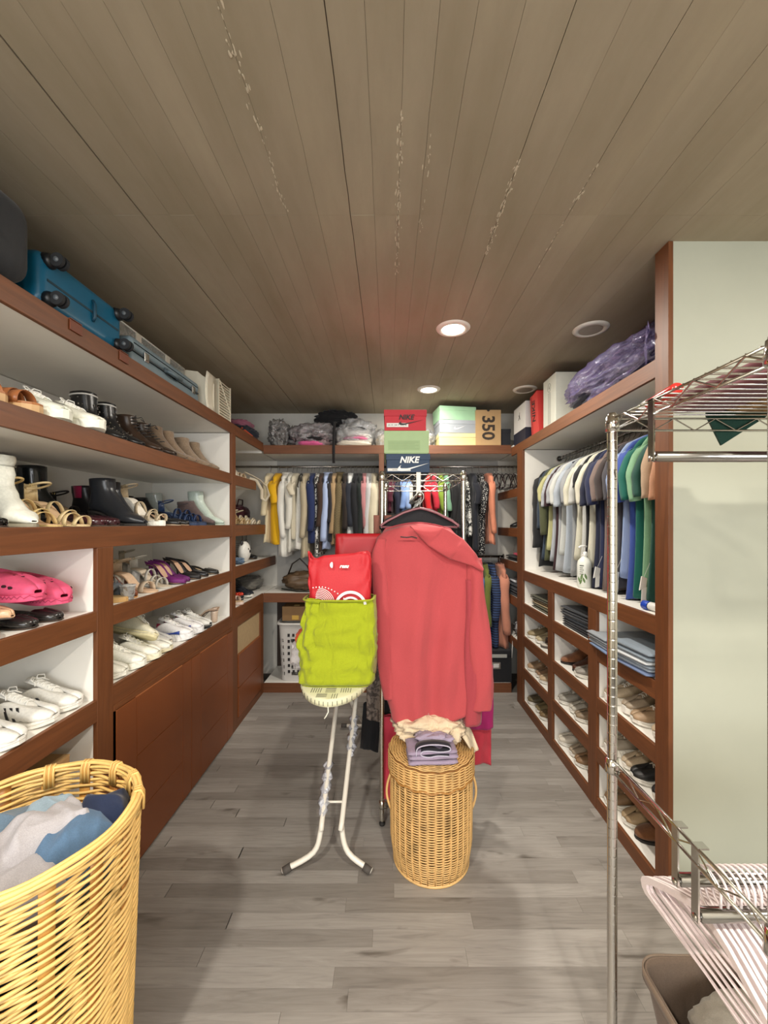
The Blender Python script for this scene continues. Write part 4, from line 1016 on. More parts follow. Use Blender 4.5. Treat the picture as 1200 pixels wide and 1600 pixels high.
# --- right wardrobe rod (local X stays across)
rightg = [  # far to near
 ('black quilted puffer jacket at the far end of the right rod', 'jacket', FB('#17191e'), dict(T=.09, sleeve=.55, quilt=.075, L=.86, sl_r=.07)),
 ('dark slate blue shirt next to the black puffer jacket', 'shirt', FB('#39485a'), dict(T=.05, sleeve=.40, L=.80)),
 ('olive green jacket, third from the far end of the right rod', 'jacket', FB('#565a3c'), dict(T=.05, sleeve=.45, L=.80)),
 ('pale yellow shirt next to the olive jacket', 'shirt', FB('#c9c68f'), dict(T=.045, sleeve=.20, L=.72)),
 ('pale grey striped shirt, first of the light ones from the far end', 'shirt', pattern('stripe_v', '#c9ccd0', '#aab0ba', 60), dict(T=.05, sleeve=.24, L=.80, collar=True)),
 ('maroon sweater behind the pale shirts', 'sweater', FB('#3a1c24'), dict(T=.045, sleeve=.24, L=.86)),
 ('light grey t-shirt next to the maroon sweater', 't_shirt', FB('#b9bcc0'), dict(T=.05, sleeve=.22, L=.86)),
 ('off white t-shirt, seventh garment from the far end of the right rod', 't_shirt', FB('#d6d8d3'), dict(T=.05, sleeve=.23, L=.74)),
 ('pale blue grey shirt in the middle of the light garments', 'shirt', FB('#b8c1cc'), dict(T=.05, sleeve=.25, L=.86)),
 ('dark slate trousers between the light shirts', 'trousers', FB('#2b303c'), dict(T=.04, L=.86, W=.32)),
 ('grey marl t-shirt left of the cream one', 't_shirt', FB('#9da0a3'), dict(T=.05, sleeve=.23, L=.86)),
 ('cream t-shirt above the white pump bottle', 't_shirt', FB('#dbd8c4'), dict(T=.055, sleeve=.25, L=.76)),
 ('white linen shirt right of the cream t-shirt', 'shirt', FB('#d2d3ce'), dict(T=.05, sleeve=.24, L=.84)),
 ('black jacket between the white and ivory shirts', 'jacket', FB('#121216'), dict(T=.055, sleeve=.14, L=.86)),
 ('ivory shirt left of the navy polo shirts', 'shirt', FB('#ddd9c6'), dict(T=.045, sleeve=.25, L=.78, collar=True)),
 ('dark navy polo shirt, far one of the pair by the chrome post', 'polo_shirt', FB('#161d3a'), dict(T=.065, sleeve=.26, L=.90, sl_r=.062)),
 ('dark navy polo shirt, near one of the pair by the chrome post', 'polo_shirt', FB('#192248'), dict(T=.065, sleeve=.26, L=.88, sl_r=.062)),
 ('taupe sweater behind the chrome post', 'sweater', FB('#7e6c66'), dict(T=.06, sleeve=.24, L=.89)),
 ('dark brown shirt right of the chrome post', 'shirt', FB('#3b302f'), dict(T=.05, sleeve=.24, L=.88)),
 ('charcoal shirt left of the light blue one', 'shirt', FB('#44424a'), dict(T=.045, sleeve=.24, L=.86)),
 ('light blue striped shirt in the near half of the right rod', 'shirt', pattern('stripe_v', '#a9bbe0', '#90a6d4', 70), dict(T=.05, sleeve=.25, L=.80)),
 ('royal blue sweatshirt in the near half of the right rod', 'sweatshirt', FB('#3a55a8'), dict(T=.07, sleeve=.26, L=.90, sl_r=.060)),
 ('teal green t-shirt right of the royal blue sweatshirt', 't_shirt', FB('#0f6a5e'), dict(T=.055, sleeve=.25, L=.88)),
 ('light green polo shirt right of the teal one', 'polo_shirt', FB('#86b58f'), dict(T=.045, sleeve=.26, L=.84)),
 ('dark green shirt behind the beige ones at the near end', 'shirt', FB('#1d5146'), dict(T=.045, sleeve=.24, L=.90)),
 ('beige shirt, second garment from the near end of the right rod', 'shirt', FB('#c1a488'), dict(T=.05, sleeve=.25, L=.86)),
 ('peach tan polo shirt at the near end of the right rod', 'polo_shirt', FB('#cc9573'), dict(T=.06, sleeve=.26, L=.86)),
]
y0_, y1_ = 3.13, 1.70
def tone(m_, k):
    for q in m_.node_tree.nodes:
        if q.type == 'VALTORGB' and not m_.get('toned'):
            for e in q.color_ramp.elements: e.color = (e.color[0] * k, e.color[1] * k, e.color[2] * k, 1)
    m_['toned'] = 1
for i, (d_, nm, mt, kw) in enumerate(rightg):
    Y_ = y0_ + (y1_ - y0_) * i / (len(rightg) - 1)
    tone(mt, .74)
    kw = dict(kw); kw.setdefault('W', .40)
    cat = nm.replace('_', ' ').replace('t shirt', 't-shirt')
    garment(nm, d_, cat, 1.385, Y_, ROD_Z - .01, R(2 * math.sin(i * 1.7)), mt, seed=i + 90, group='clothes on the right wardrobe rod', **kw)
    hanger(hlab('black hanger inside the', d_), 1.385, Y_, ROD_Z - .016, R(2 * math.sin(i * 1.7)), 'hangers on the right wardrobe rod', W=.37, col='#17171a')
for i in range(8):
    Y_ = 3.10 - i * .19
    hanger('empty grey clothes hanger between garments on the right wardrobe rod', 1.385, Y_ + .026, ROD_Z - .016, R(5), 'empty grey hangers on the right wardrobe rod', W=.37, col='#77767a')
# ================================================================ crumpled things
def blob(name, mat, parent, c, s, seed=0, amp=.18, freq=3., nu=44, nv=26, e=.8, sharp=1, flat_bottom=True, rz=0, sag=0):
    """crumpled soft volume: superellipsoid with ridged folds; c is the centre of its base"""
    rg = []; cz, sz = math.cos(rz), math.sin(rz)
    for i in range(nv + 1):
        ph = -PI / 2 + PI * i / nv; ring = []
        for k in range(nu):
            th = 2 * PI * k / nu
            cx = math.copysign(abs(math.cos(th)) ** e, math.cos(th)); sy = math.copysign(abs(math.sin(th)) ** e, math.sin(th))
            cp = max(1e-4, math.cos(ph)) ** e; sp = math.copysign(abs(math.sin(ph)) ** e, math.sin(ph))
            p = Vector((cx * cp, sy * cp, sp))
            q = p * freq + Vector((seed * 3.1, seed * 1.7, seed * .9))
            rdg = (1 - abs(noise.noise(q)) * 2) * .6 + (1 - abs(noise.noise(q * 2.1)) * 2) * .3 + noise.noise(q * .6) * .5
            d = 1 + amp * (min(1.0, max(-.6, rdg)) - .72) * sharp
            x_, y_, z_ = p.x * d * s[0] / 2, p.y * d * s[1] / 2, (p.z * d + 1) * s[2] / 2
            z_ -= sag * (abs(p.x) ** 2) * s[2]
            if flat_bottom: z_ = max(z_, .002 * abs(p.x))
            ring.append((c[0] + x_ * cz - y_ * sz, c[1] + x_ * sz + y_ * cz, c[2] + z_))
        rg.append(ring)
    return MB().rings(rg, caps=True).build(name, mat, parent, smooth=True)
def sheet(name, mat, parent, fn, nu=30, nv=30, solid=.003, sub=0):
    rows = [[fn(i / nu, j / nv) for i in range(nu + 1)] for j in range(nv + 1)]
    return MB().grid(rows).build(name, mat, parent, smooth=True, solid=solid, offset=0, sub=sub)
def spl(u, pts):
    """smooth interpolation through (u, value) pairs"""
    if u <= pts[0][0]: return pts[0][1]
    for (a, p), (b, q) in zip(pts, pts[1:]):
        if u <= b:
            t = (u - a) / (b - a); t = t * t * (3 - 2 * t); return p + (q - p) * t
    return pts[-1][1]
def folded(name, mat, parent, c, s, n=3, seed=0, rz=0):
    """folded cloth: rounded layers joined at the fold"""
    M = Matrix.Rotation(rz, 4, 'Z'); h = s[2] / n; m = MB(); rd = random.Random(seed)
    for k in range(n):
        dx, dy = rd.uniform(-.006, .006), rd.uniform(-.006, .006); z = k * h; rr = h * .48
        sec = [(-s[1] / 2 + rr - rr * math.cos(a) * 1 if False else 0, 0) for a in (0,)]
        rg = []
        for i in range(13):
            x = -s[0] / 2 + s[0] * i / 12; w_ = 1.0 if 0 < i < 12 else .96; t = .94 if 0 < i < 12 else .5
            wob = .004 * nz(x * 11 + seed, k * 2.3); ring = []
            for a in [2 * PI * j / 20 for j in range(20)]:
                cy = math.copysign(abs(math.cos(a)) ** .25, math.cos(a)); sz_ = math.copysign(abs(math.sin(a)) ** .6, math.sin(a))
                ring.append(Vector(c) + M @ Vector((x + dx, cy * s[1] / 2 * w_ + dy, z + h / 2 + sz_ * rr * t + wob)))
            rg.append(ring)
        m.rings(rg, caps=True)
    return m.build(name, mat, parent, smooth=True)

# ================================================================ wire racks
CH = chrome('#cfccc6', .14)
def wire_shelf(name, parent, x0, x1, y0, y1, z, wires_along='Y', step=.027, h=.032, r=.0028, mat=None, zig=.05):
    mat = mat or CH
    s = MB()
    for zz in (z, z - h):
        s.tube([(x0, y0, zz), (x1, y0, zz), (x1, y1, zz), (x0, y1, zz)], r * 1.15, 6, closed=True)
    sh = s.build(name, mat, parent, smooth=True)
    m = MB()
    for (ax, ay, bx, by) in ((x0, y0, x1, y0), (x1, y0, x1, y1), (x1, y1, x0, y1), (x0, y1, x0, y0)):
        L_ = math.hypot(bx - ax, by - ay); n_ = max(4, int(L_ / zig) // 2 * 2)
        m.tube([(ax + (bx - ax) * k / n_, ay + (by - ay) * k / n_, z if k % 2 else z - h) for k in range(n_ + 1)], r * .75, 5)
    m.build('truss_wire', mat, sh, smooth=True)
    if wires_along == 'Y':
        n_ = int((x1 - x0) / step)
        for k in range(1, n_): MB().cyl((x0 + (x1 - x0) * k / n_, y0, z + r), (x0 + (x1 - x0) * k / n_, y1, z + r), r * .8, 6).build('deck_wire', mat, sh, smooth=True)
    else:
        n_ = int((y1 - y0) / step)
        for k in range(1, n_): MB().cyl((x0, y0 + (y1 - y0) * k / n_, z + r), (x1, y0 + (y1 - y0) * k / n_, z + r), r * .8, 6).build('deck_wire', mat, sh, smooth=True)
    return sh
def post(parent, x, y, z0, z1, r=.0127, mat=None, grooves=True, collars=()):
    mat = mat or CH
    prof = [(0, z0), (r * .8, z0), (r, z0 + .004)]; z = z0 + .025
    while grooves and z < z1 - .02:
        prof += [(r, z - .0030), (r, z - .0007), (r * .975, z), (r, z + .0007), (r, z + .0030)]; z += .0254
    prof += [(r, z1 - .003), (r * .7, z1 + .003), (0, z1 + .004)]
    p = MB().lathe([(max(a, .0001), b) for a, b in prof], 16, (x, y, 0)).build('post', mat, parent, smooth=True)
    MB().lathe([(.0001, z0 - .018), (.014, z0 - .018), (.015, z0 - .010), (.006, z0 - .006), (.006, z0)], 14, (x, y, 0)).build('levelling_foot', rubber('#2a2826'), p, smooth=True)
    for zc in collars: MB().lathe([(r * 1.05, zc - .036), (r * 1.45, zc - .034), (r * 1.25, zc + .003), (r * 1.02, zc + .004)], 16, (x, y, 0)).build('collar', mat, p, smooth=True)
    return p

# --- the rack in the middle of the room
RK = thing('wire_rack', 'narrow chrome wire rack in the middle of the room, hung with clothes', 'rack', (0, 0, 0))
RX0, RX1, RY0, RY1, RZ = -.032, .372, 1.975, 2.60, 1.752
RM = chrome('#dcd9cf', .22)
for (x_, y_) in ((RX0, RY0), (RX1, RY0), (RX0 + .012, RY1), (RX1, RY1)): post(RK, x_, y_, .02, RZ + .006, r=.0115, mat=RM, collars=(RZ - .004, .12))
wire_shelf('top_shelf', RK, RX0, RX1, RY0, RY1, RZ - .008, 'Y', mat=RM)
wire_shelf('bottom_shelf', RK, RX0, RX1, RY0, RY1, .115, 'Y', mat=RM, step=.04)
b = MB().box(.138, .160, RY0 - .006, RY0 - .001, RZ - .125, RZ + .003).build('hang_bar_bracket', plastic('#e9e4d8', .4), RK, bevel=.002)
MB().box(.138, .160, RY1 + .001, RY1 + .006, RZ - .125, RZ + .003).build('hang_bar_bracket', plastic('#e9e4d8', .4), RK, bevel=.002)
BZ = RZ - .115
MB().cyl((.149, RY0 - .10, BZ), (.149, RY1 + .004, BZ), .0125, 14).build('hang_bar', RM, RK, smooth=True)
# hangers on the rack's bar, in front; dark cloth over them
hanger('dusty pink plastic hanger at the front of the middle rack', .149, 1.885, BZ - .004, R(3), None, W=.37, col='#8d5a60', r=.006, drop=.085)
hanger('black glossy hanger second from the front of the middle rack', .151, 1.915, BZ - .004, R(-3), None, W=.385, col='#19171a', r=.006, drop=.095)
for k in range(7):
    hanger('dusty mauve hanger carrying clothes along the middle rack', .149, 2.03 + k * .075, BZ - .004, R(6 * math.sin(k * 2)), 'mauve hangers along the middle rack', W=.36, col='#7d555c' if k % 2 else '#3b2b30', r=.005, drop=.10)
garment('blouse', 'dark grey black blouse on the front hangers of the middle rack', 'blouse', .150, 1.945, BZ, R(1), FB('#29282b'), W=.37, L=.60, T=.05, seed=7)
rk_g = [('dark olive top hanging behind the white bracket of the middle rack', '#2d2c24', .55), ('black trousers hanging along the middle rack', '#151518', 1.15), ('brown patterned dress hanging low along the middle rack', '#4d4038', 1.05), ('black long skirt hanging low on the left of the middle rack', '#121214', 1.25), ('grey cardigan along the middle rack', '#55534f', .85)]
for k, (d_, c_, L_) in enumerate(rk_g):
    garment('trousers' if 'trousers' in d_ else 'skirt' if 'skirt' in d_ else 'dress' if 'dress' in d_ else 'top', d_, 'clothing', .149, 2.08 + k * .11, BZ, R(5 * math.sin(k)), FB(c_), W=.36 + (.08 if k == 3 else 0), L=L_, T=.06, seed=20 + k, sleeve=.4 if k in (4,) else 0, group=None)

# --- the coral cardigan draped over the front of the rack
CO = FB('#b4474b', weave=600, rough=.95, fold=4, foldb=.7); CO2 = FB('#a33d45', weave=600, rough=.95, fold=5, foldb=.3)
YC = 1.80
CG = thing('cardigan', 'large coral pink cardigan draped over the front of the middle rack', 'cardigan', (.15, YC, 1.47))
def wx(px, Y=YC): return (px - 607) / F_PX * Y - .15
def wz(py, Y=YC): return 1.5 - (py - 818) / F_PX * Y - 1.47
def cardi(u, v):
    # u across, v from top to bottom
    py = 829 + v * 295 + (0 if v < .9 else 0)
    l = spl(v, [(0, 600), (.05, 588), (.14, 580), (.35, 584), (.62, 590), (.8, 598), (1, 612)])
    r = spl(v, [(0, 708), (.05, 722), (.14, 735), (.35, 736), (.6, 733), (.8, 732), (1, 728)])
    px = l + (r - l) * u
    top = -10 * math.sin(u * PI) * max(0, 1 - v * 8)
    hem = (18 * math.sin(u * PI) - 10 * u) * max(0, v - .85) / .15
    d = -.035 * math.sin(PI * u) ** .6 * (1 - .2 * v) + .020 * math.sin(u * 9 + 1 + v * 1.5) * (.2 + v) * .9 + .013 * math.sin(u * 19 + v * 4) * (v + .1) + .012 * max(0, math.sin((u * 1.2 + v * .8) * 7)) * v + .010 * nz(u * 4, v * 5, 1)
    d += .06 * (1 - min(1, v * 9)) ** 2
    return (wx(px), d, wz(py + top + hem))
sheet('front_panel', CO, CG, cardi, 60, 60, .004)
def back(u, v):
    p = cardi(u, v); return (p[0] * .96, .055 + .008 * math.sin(u * 12), p[2] + .01)
sheet('back_panel', CO2, CG, back, 20, 20, .004)
# collar lying diagonally across the right shoulder
def flap(u, v):
    # u from left (label) to right shoulder, v from top edge to lower edge
    tx = spl(u, [(0, 640), (.3, 690), (.6, 722), (.85, 742), (1, 752)]); ty = spl(u, [(0, 822), (.3, 824), (.6, 842), (.85, 866), (1, 884)])
    bx = spl(u, [(0, 648), (.3, 668), (.6, 700), (.85, 734), (1, 752)]); by = spl(u, [(0, 830), (.3, 852), (.6, 872), (.85, 882), (1, 892)])
    px = tx + (bx - tx) * v; py = ty + (by - ty) * v
    d = -.052 - .022 * math.sin(v * PI * .8) + .004 * math.sin(u * 14 + v * 5) + .02 * u * u
    return (wx(px, 1.78), d, wz(py, 1.78))
sheet('collar_flap', CO, CG, flap, 40, 16, .006)
# rounded shoulder roll at the right and sleeves
def tubepath(name, pts, mat, parent, n=18, flat=.6, wr=.06, seed=0, k=6):
    """cloth tube through (px, py, radius) with wrinkles"""
    P = refine([(a, b, c, 0, 0, 0) for a, b, c in pts], k)
    rg = []
    for i, (a, b, c, *_r) in enumerate(P):
        cx, cz = wx(a), wz(b)
        ring = []
        for q in range(n):
            t = 2 * PI * q / n; rr = c * (1 + wr * math.sin(3 * t + i * .35 + seed) + wr * .7 * math.sin(5 * t - i * .22 + seed * 2))
            ring.append((cx + rr * math.cos(t), -.010 + rr * flat * math.sin(t), cz))
        rg.append(ring)
    return MB().rings(rg, caps=False).build(name, mat, parent, smooth=True, solid=.003)
tubepath('sleeve', [(596, 842, .016), (592, 870, .030), (596, 920, .034), (598, 970, .036), (602, 1020, .036), (606, 1060, .033), (609, 1090, .026)], CO, CG, seed=1)
tubepath('sleeve', [(740, 872, .030), (742, 900, .034), (744, 950, .040), (748, 1000, .046), (752, 1050, .050), (752, 1085, .047), (748, 1105, .044)], CO, CG, seed=3, flat=.8, wr=.12)
tubepath('side_fold', [(733, 905, .020), (736, 960, .026), (738, 1020, .032), (738, 1080, .036), (736, 1130, .034)], CO2, CG, seed=6, flat=.7, wr=.14)
m = MB(); m.tube([(wx(625), -.060, wz(838)), (wx(634), -.064, wz(839)), (wx(643), -.064, wz(838)), (wx(650), -.062, wz(840))], .0052, 6, flat=.5); m.build('neck_label', fabric('#1d1a1b'), CG)
# clothes hanging lower behind the cardigan
def lowcloth(label, cat, name, col, l, r, t_, b_, Y, seed=0, amp=.014, skew=0, mat=None, taper=0):
    g = thing(name, label, cat, ((l + r) / 2 * Y / F_PX - 607 * Y / F_PX, Y, 1.5 - (t_ - 818) / F_PX * Y))
    cx = (l + r) / 2; w_ = (r - l) / F_PX * Y / 2; h_ = (b_ - t_) / F_PX * Y
    for nm, dy in (('front_panel', 0), ('back_panel', .035)):
        def fn(u, v, dy=dy):
            return ((u - .5) * 2 * w_ * (1 - taper * v) + skew * v, dy * math.sin(PI * u) ** .5 + amp * math.sin(u * 8 + seed + v * 2) * (.4 + .6 * v) + .008 * nz(u * 5 + seed, v * 4), -h_ * v + .012 * math.sin(u * 5 + seed) * v)
        sheet(nm, mat or FB(col), g, fn, 26, 26, .003)
    return g
lowcloth('crimson coral dress hanging low on the left of the rack, nearly to the floor', 'dress', 'dress', '#cc3c50', 597, 650, 1120, 1250, 1.99, 1)
lowcloth('dark maroon black skirt showing between the rack post and the coral cardigan', 'skirt', 'skirt', '#1c1519', 596, 622, 1075, 1165, 2.05, 4)
lowcloth('magenta purple top showing under the right sleeve of the coral cardigan', 'top', 'top', '#9a175a', 716, 770, 1040, 1138, 1.955, 2)
lowcloth('rose red trousers hanging behind the wicker hamper on the right', 'trousers', 'trousers', '#b4303f', 720, 768, 1110, 1196, 1.99, 5)
lowcloth('black cloth hanging between the ironing board and the rack', 'skirt', 'skirt', '#17171a', 568, 596, 1100, 1172, 2.30, 7, skew=-.02)
lowcloth('grey brown patterned cloth hanging beside the lime bag', 'scarf', 'scarf', '#5d544d', 573, 597, 1040, 1125, 2.25, 8, mat=pattern('floral', '#5b5049', '#8b7d72', 30))
lowcloth('brown terracotta jacket sleeve behind the left shoulder of the cardigan', 'jacket', 'jacket', '#8c5a4c', 584, 612, 805, 880, 2.00, 9)

# --- shoe boxes
def shoebox(label, col, c, size, rz=0, lid=None, lid_h=.035, group=None, rot=None, overhang=.003, name='shoe_box', lidcol=None):
    """box on its base, c = centre of the base; size along local x, y, z"""
    t = thing(name, label, 'box', c, R(rz), group, rot=rot)
    sx, sy, sz = size
    MB().box(-sx / 2, sx / 2, -sy / 2, sy / 2, 0, sz - .004).build('box_body', card(col), t, bevel=.0015)
    lo = overhang
    MB().box(-sx / 2 - lo, sx / 2 + lo, -sy / 2 - lo, sy / 2 + lo, sz - lid_h, sz).build('lid', card(lidcol or col), t, bevel=.0015)
    return t
def swoosh(parent, mat, x, y, z, s, sz=.55, rx=PI / 2, rz=0, name='swoosh_mark'):
    pts_top = [(-.5, .02), (-.46, -.10), (-.40, -.145), (-.32, -.15), (-.2, -.125), (.5, .19)]
    pts_bot = [(-.15, .0), (-.25, -.045), (-.335, -.06), (-.38, -.03), (-.40, .04), (-.39, .10)]
    poly = [(.5, .19), (-.10, -.055), (-.24, -.095), (-.33, -.085), (-.375, -.04), (-.37, .03), (-.34, .10), (-.43, -.02), (-.455, -.12), (-.42, -.19), (-.33, -.215), (-.22, -.195)]
    m = MB().prism([(a * s, b * s * sz) for a, b in poly], .0008)
    o = m.build(name, mat, parent); o.location = (x, y, z); o.rotation_euler = (0, 0, rz); return o
INK = simple('printed_ink', '#241d1c', rough=.6, bump=0); WHT = simple('printed_white', '#e7e6e2', rough=.5, bump=0)
YN = 1.985
nb = shoebox('dark navy shoe box with white brand lettering, lowest of the stack on the rack', '#17324f', (.0985, YN + .165, RZ + .004), (.215, .33, .092), lid_h=.03)
text('NIKE', 'brand_lettering', .043, WHT, nb, (.004, -.1690, .061), (PI / 2, 0, 0), shear=.25, sx=1.0, bold=.0015)
swoosh(nb, WHT, .022, -.1690, .027, .165, .62)
MB().box(-.103, .012, -.1675, -.166, .006, .020).build('size_label', card('#d9d7d0'), nb)
text('US 9.5   UK 8.5', 'label_print', .009, INK, nb, (-.05, -.168, .013), (PI / 2, 0, 0), extrude=.0002)
gb = shoebox('sage green shoe box in the middle of the stack on the rack', '#9db585', (.090, YN + .165, RZ + .097), (.218, .33, .115), lid_h=.112)
MB().box(-.093, .068, -.1685, -.1675, .016, .066).build('print_panel', card('#93ab7b'), gb)
for k in range(5): MB().box(-.088, .062 - .02 * (k % 2), -.169, -.1682, .024 + k * .008, .0255 + k * .008).build('print_line', card('#7f9769'), gb)
rb = shoebox('red shoe box with dark brand lettering on top of the stack on the rack', '#b81a2b', (.084, YN + .165, RZ + .213), (.208, .33, .104), lid_h=.032, lidcol='#b01527')
text('NIKE', 'brand_lettering', .034, INK, rb, (.004, -.1690, .0655), (PI / 2, 0, 0), shear=.25, bold=.001)
swoosh(rb, INK, .026, -.1690, .041, .13, .5)
MB().box(-.093, .015, -.1680, -.1665, .017, .037).build('size_label', card('#dad8d2'), rb)
text('US 10   UK 9   EUR 44', 'label_print', .010, INK, rb, (-.04, -.1685, .027), (PI / 2, 0, 0), extrude=.0002)

# ================================================================ wicker hamper in front of the rack
HP = thing('wicker_hamper', 'round honey coloured wicker hamper with a lid in front of the rack', 'basket', (.192, 1.795, 0))
WK = wicker('#dcb274'); WKD = wicker('#a8773c')
def hr(z): return .162 + .014 * min(1, z / .10) + .004 * math.sin(z * 5)
MB().lathe([(.0005, .004), (.158, .004), (hr(.02) - .006, .02), (hr(.2) - .006, .2), (hr(.42) - .006, .42)], 48).build('liner_wall', simple('wicker_core', '#7c5327', rough=.8, nscale=60, var=.2), HP, smooth=True)
NS = 34
m = MB(); z = .010; j = 0
while z < .418:
    r0 = hr(z); pts = []
    for k in range(NS * 4):
        a = 2 * PI * k / (NS * 4); wv = math.cos(NS / 2 * a + (PI if j % 2 else 0)) * .0032
        pts.append(((r0 + wv) * math.cos(a), (r0 + wv) * math.sin(a), z + .0005 * math.sin(a * 7 + j)))
    m.tube(pts, .0026, 5, closed=True); z += .0053; j += 1
tag(m.build('woven_strands', WK, HP, smooth=True), kind='stuff')
for k in range(NS):
    a = 2 * PI * (k + .5) / NS
    MB().tube([((hr(z) + .0022) * math.cos(a), (hr(z) + .0022) * math.sin(a), z) for z in [.008 + .41 * i / 8 for i in range(9)]], .0034, 5).build('stake', WK, HP, smooth=True)
MB().tube([(.166 * math.cos(a), .166 * math.sin(a), .006) for a in [2 * PI * k / 48 for k in range(48)]], .006, 6, closed=True).build('foot_ring', WK, HP, smooth=True)
lid = MB().lathe([(.188, .405), (.189, .44), (.187, .478), (.178, .490), (.10, .494), (.0005, .495)], 48).build('lid', simple('wicker_core', '#8a5e2e', rough=.8, nscale=60, var=.2), HP, smooth=True)
m = MB(); j = 0; z = .408
while z < .486:
    m.tube([((.189 + math.cos(NS / 2 * a + (PI if j % 2 else 0)) * .0032) * math.cos(a), (.189 + math.cos(NS / 2 * a + (PI if j % 2 else 0)) * .0032) * math.sin(a), z) for a in [2 * PI * k / (NS * 4) for k in range(NS * 4)]], .0026, 5, closed=True); z += .0053; j += 1
r_ = .184
while r_ > .01:
    m.tube([(r_ * math.cos(a), r_ * math.sin(a), .4935 + .0022 * math.cos(NS / 2 * a + (PI if j % 2 else 0))) for a in [2 * PI * k / (NS * 3) for k in range(NS * 3)]], .0028, 5, closed=True); r_ -= .0058; j += 1
tag(m.build('lid_strands', WK, lid, smooth=True), kind='stuff')
MB().tube([(.190 * math.cos(a), .190 * math.sin(a), .405 + .004 * math.cos(a * 17)) for a in [2 * PI * k / 136 for k in range(136)]], .0045, 6, closed=True).build('scalloped_edge', WKD, lid, smooth=True)
for s_ in (1, -1):
    MB().tube([(s_ * (.182 + .018 * math.sin(PI * k / 10)), -.02 + .0 * k, .385 - .16 * k / 10) for k in range(11)], .0055, 6).build('side_handle', WK, HP, smooth=True)
# clothes on the lid
t = thing('cream_blouse', 'crumpled cream and blush blouse lying on the wicker hamper', 'blouse', (.20, 1.82, .499))
blob('body', FB('#dcc7a8', foldb=.8, fold=14), t, (-.015, .02, 0), (.36, .26, .14), seed=3, amp=.38, freq=1.9, nu=80, nv=44)
blob('blush_layer', FB('#c59b90', foldb=.6), t, (.03, .045, .045), (.26, .16, .09), seed=6, amp=.35, freq=1.9, nu=60, nv=34)
sheet('hanging_corner', FB('#d6c4a6', foldb=.6), t, lambda u, v: (.10 + .085 * v + .06 * u * (1 - .5 * v), -.04 + .06 * u + .012 * math.sin(v * 7 + u * 4), .060 - .10 * v ** 1.6 + .016 * math.sin(u * 7) * (1 - v)), 20, 26, .004)
sheet('collar_tip', FB('#b98a86'), t, lambda u, v: (-.03 + .045 * (u - .5) * (1 - v) + .01 * v, -.03 + .01 * math.sin(u * 3), .09 + .055 * v), 8, 8, .004)
t = thing('folded_shorts', 'folded lilac grey shorts with a dark waistband on the wicker hamper', 'shorts', (.165, 1.70, .499))
folded('body', FB('#9a8aa0', foldb=.4), t, (.02, .0, 0), (.205, .12, .062), n=3, seed=4, rz=R(4))
def roll(u, v):
    a = -1.2 + u * 5.6; r_ = .020 + .008 * math.sin(u * 3)
    return None
pts = [(-.07, .040), (-.066, .072), (-.03, .086), (.02, .088), (.064, .080), (.068, .064), (.03, .058), (-.02, .062), (-.046, .058), (-.05, .044), (-.02, .036), (.02, .042), (.066, .040)]
m = MB()
for s0, s1, mt, nm in ((-.062, -.030, '#1b1a22', 'waistband'),):
    rows = []
    P = refine([(a, b, 0, 0, 0, 0) for a, b in pts], 4)
    MB().grid([[(p[0] + .02, s0, p[1]), (p[0] + .02, (s0 + s1) / 2, p[1] + .001), (p[0] + .02, s1, p[1])] for p in P]).build('waistband', FB('#1d1c25'), t, smooth=True, solid=.007, offset=0)
    MB().tube([(p[0] + .02, s0 - .002, p[1]) for p in P], .0028, 5).build('waistband_edge', FB('#b9b2c4'), t, smooth=True)
blob('gathered_top', FB('#a294a8', foldb=.6), t, (.03, .015, .055), (.17, .09, .045), seed=8, amp=.4, freq=2.5)

# ================================================================ ironing board
IB = thing('ironing_board', 'white legged ironing board with a cream dash patterned cover, bags on its tip', 'ironing board', (0, 0, 0))
BX, BT = -.225, .845
def bw(y):   # half width along the board from the tip
    u = (y - 1.47) / .45
    return .165 * math.sqrt(max(0, 1 - (1 - min(1, u)) ** 2.6)) if u < 1 else .165
n = NT('cream_board_cover'); c_ = n.coords((1, 1, 1)); n.b.inputs['Base Color'].default_value = rgb('#dedbb8'); n.set(Roughness=.8)
rg = []
for i in range(31):
    y_ = 1.470 + (1.33) * (i / 30) ** 1.8; h = max(.004, bw(y_))
    if i > 28: h *= .97
    rg.append([(BX - h, y_, BT - .012), (BX - h * .985, y_, BT - .001), (BX - h * .93, y_, BT + .002), (BX, y_, BT + .003), (BX + h * .93, y_, BT + .002), (BX + h * .985, y_, BT - .001), (BX + h, y_, BT - .012), (BX + h * .97, y_, BT - .026), (BX, y_, BT - .027), (BX - h * .97, y_, BT - .026)])
cov = MB().rings(rg, caps=True).build('cover', n.m, IB, smooth=True)
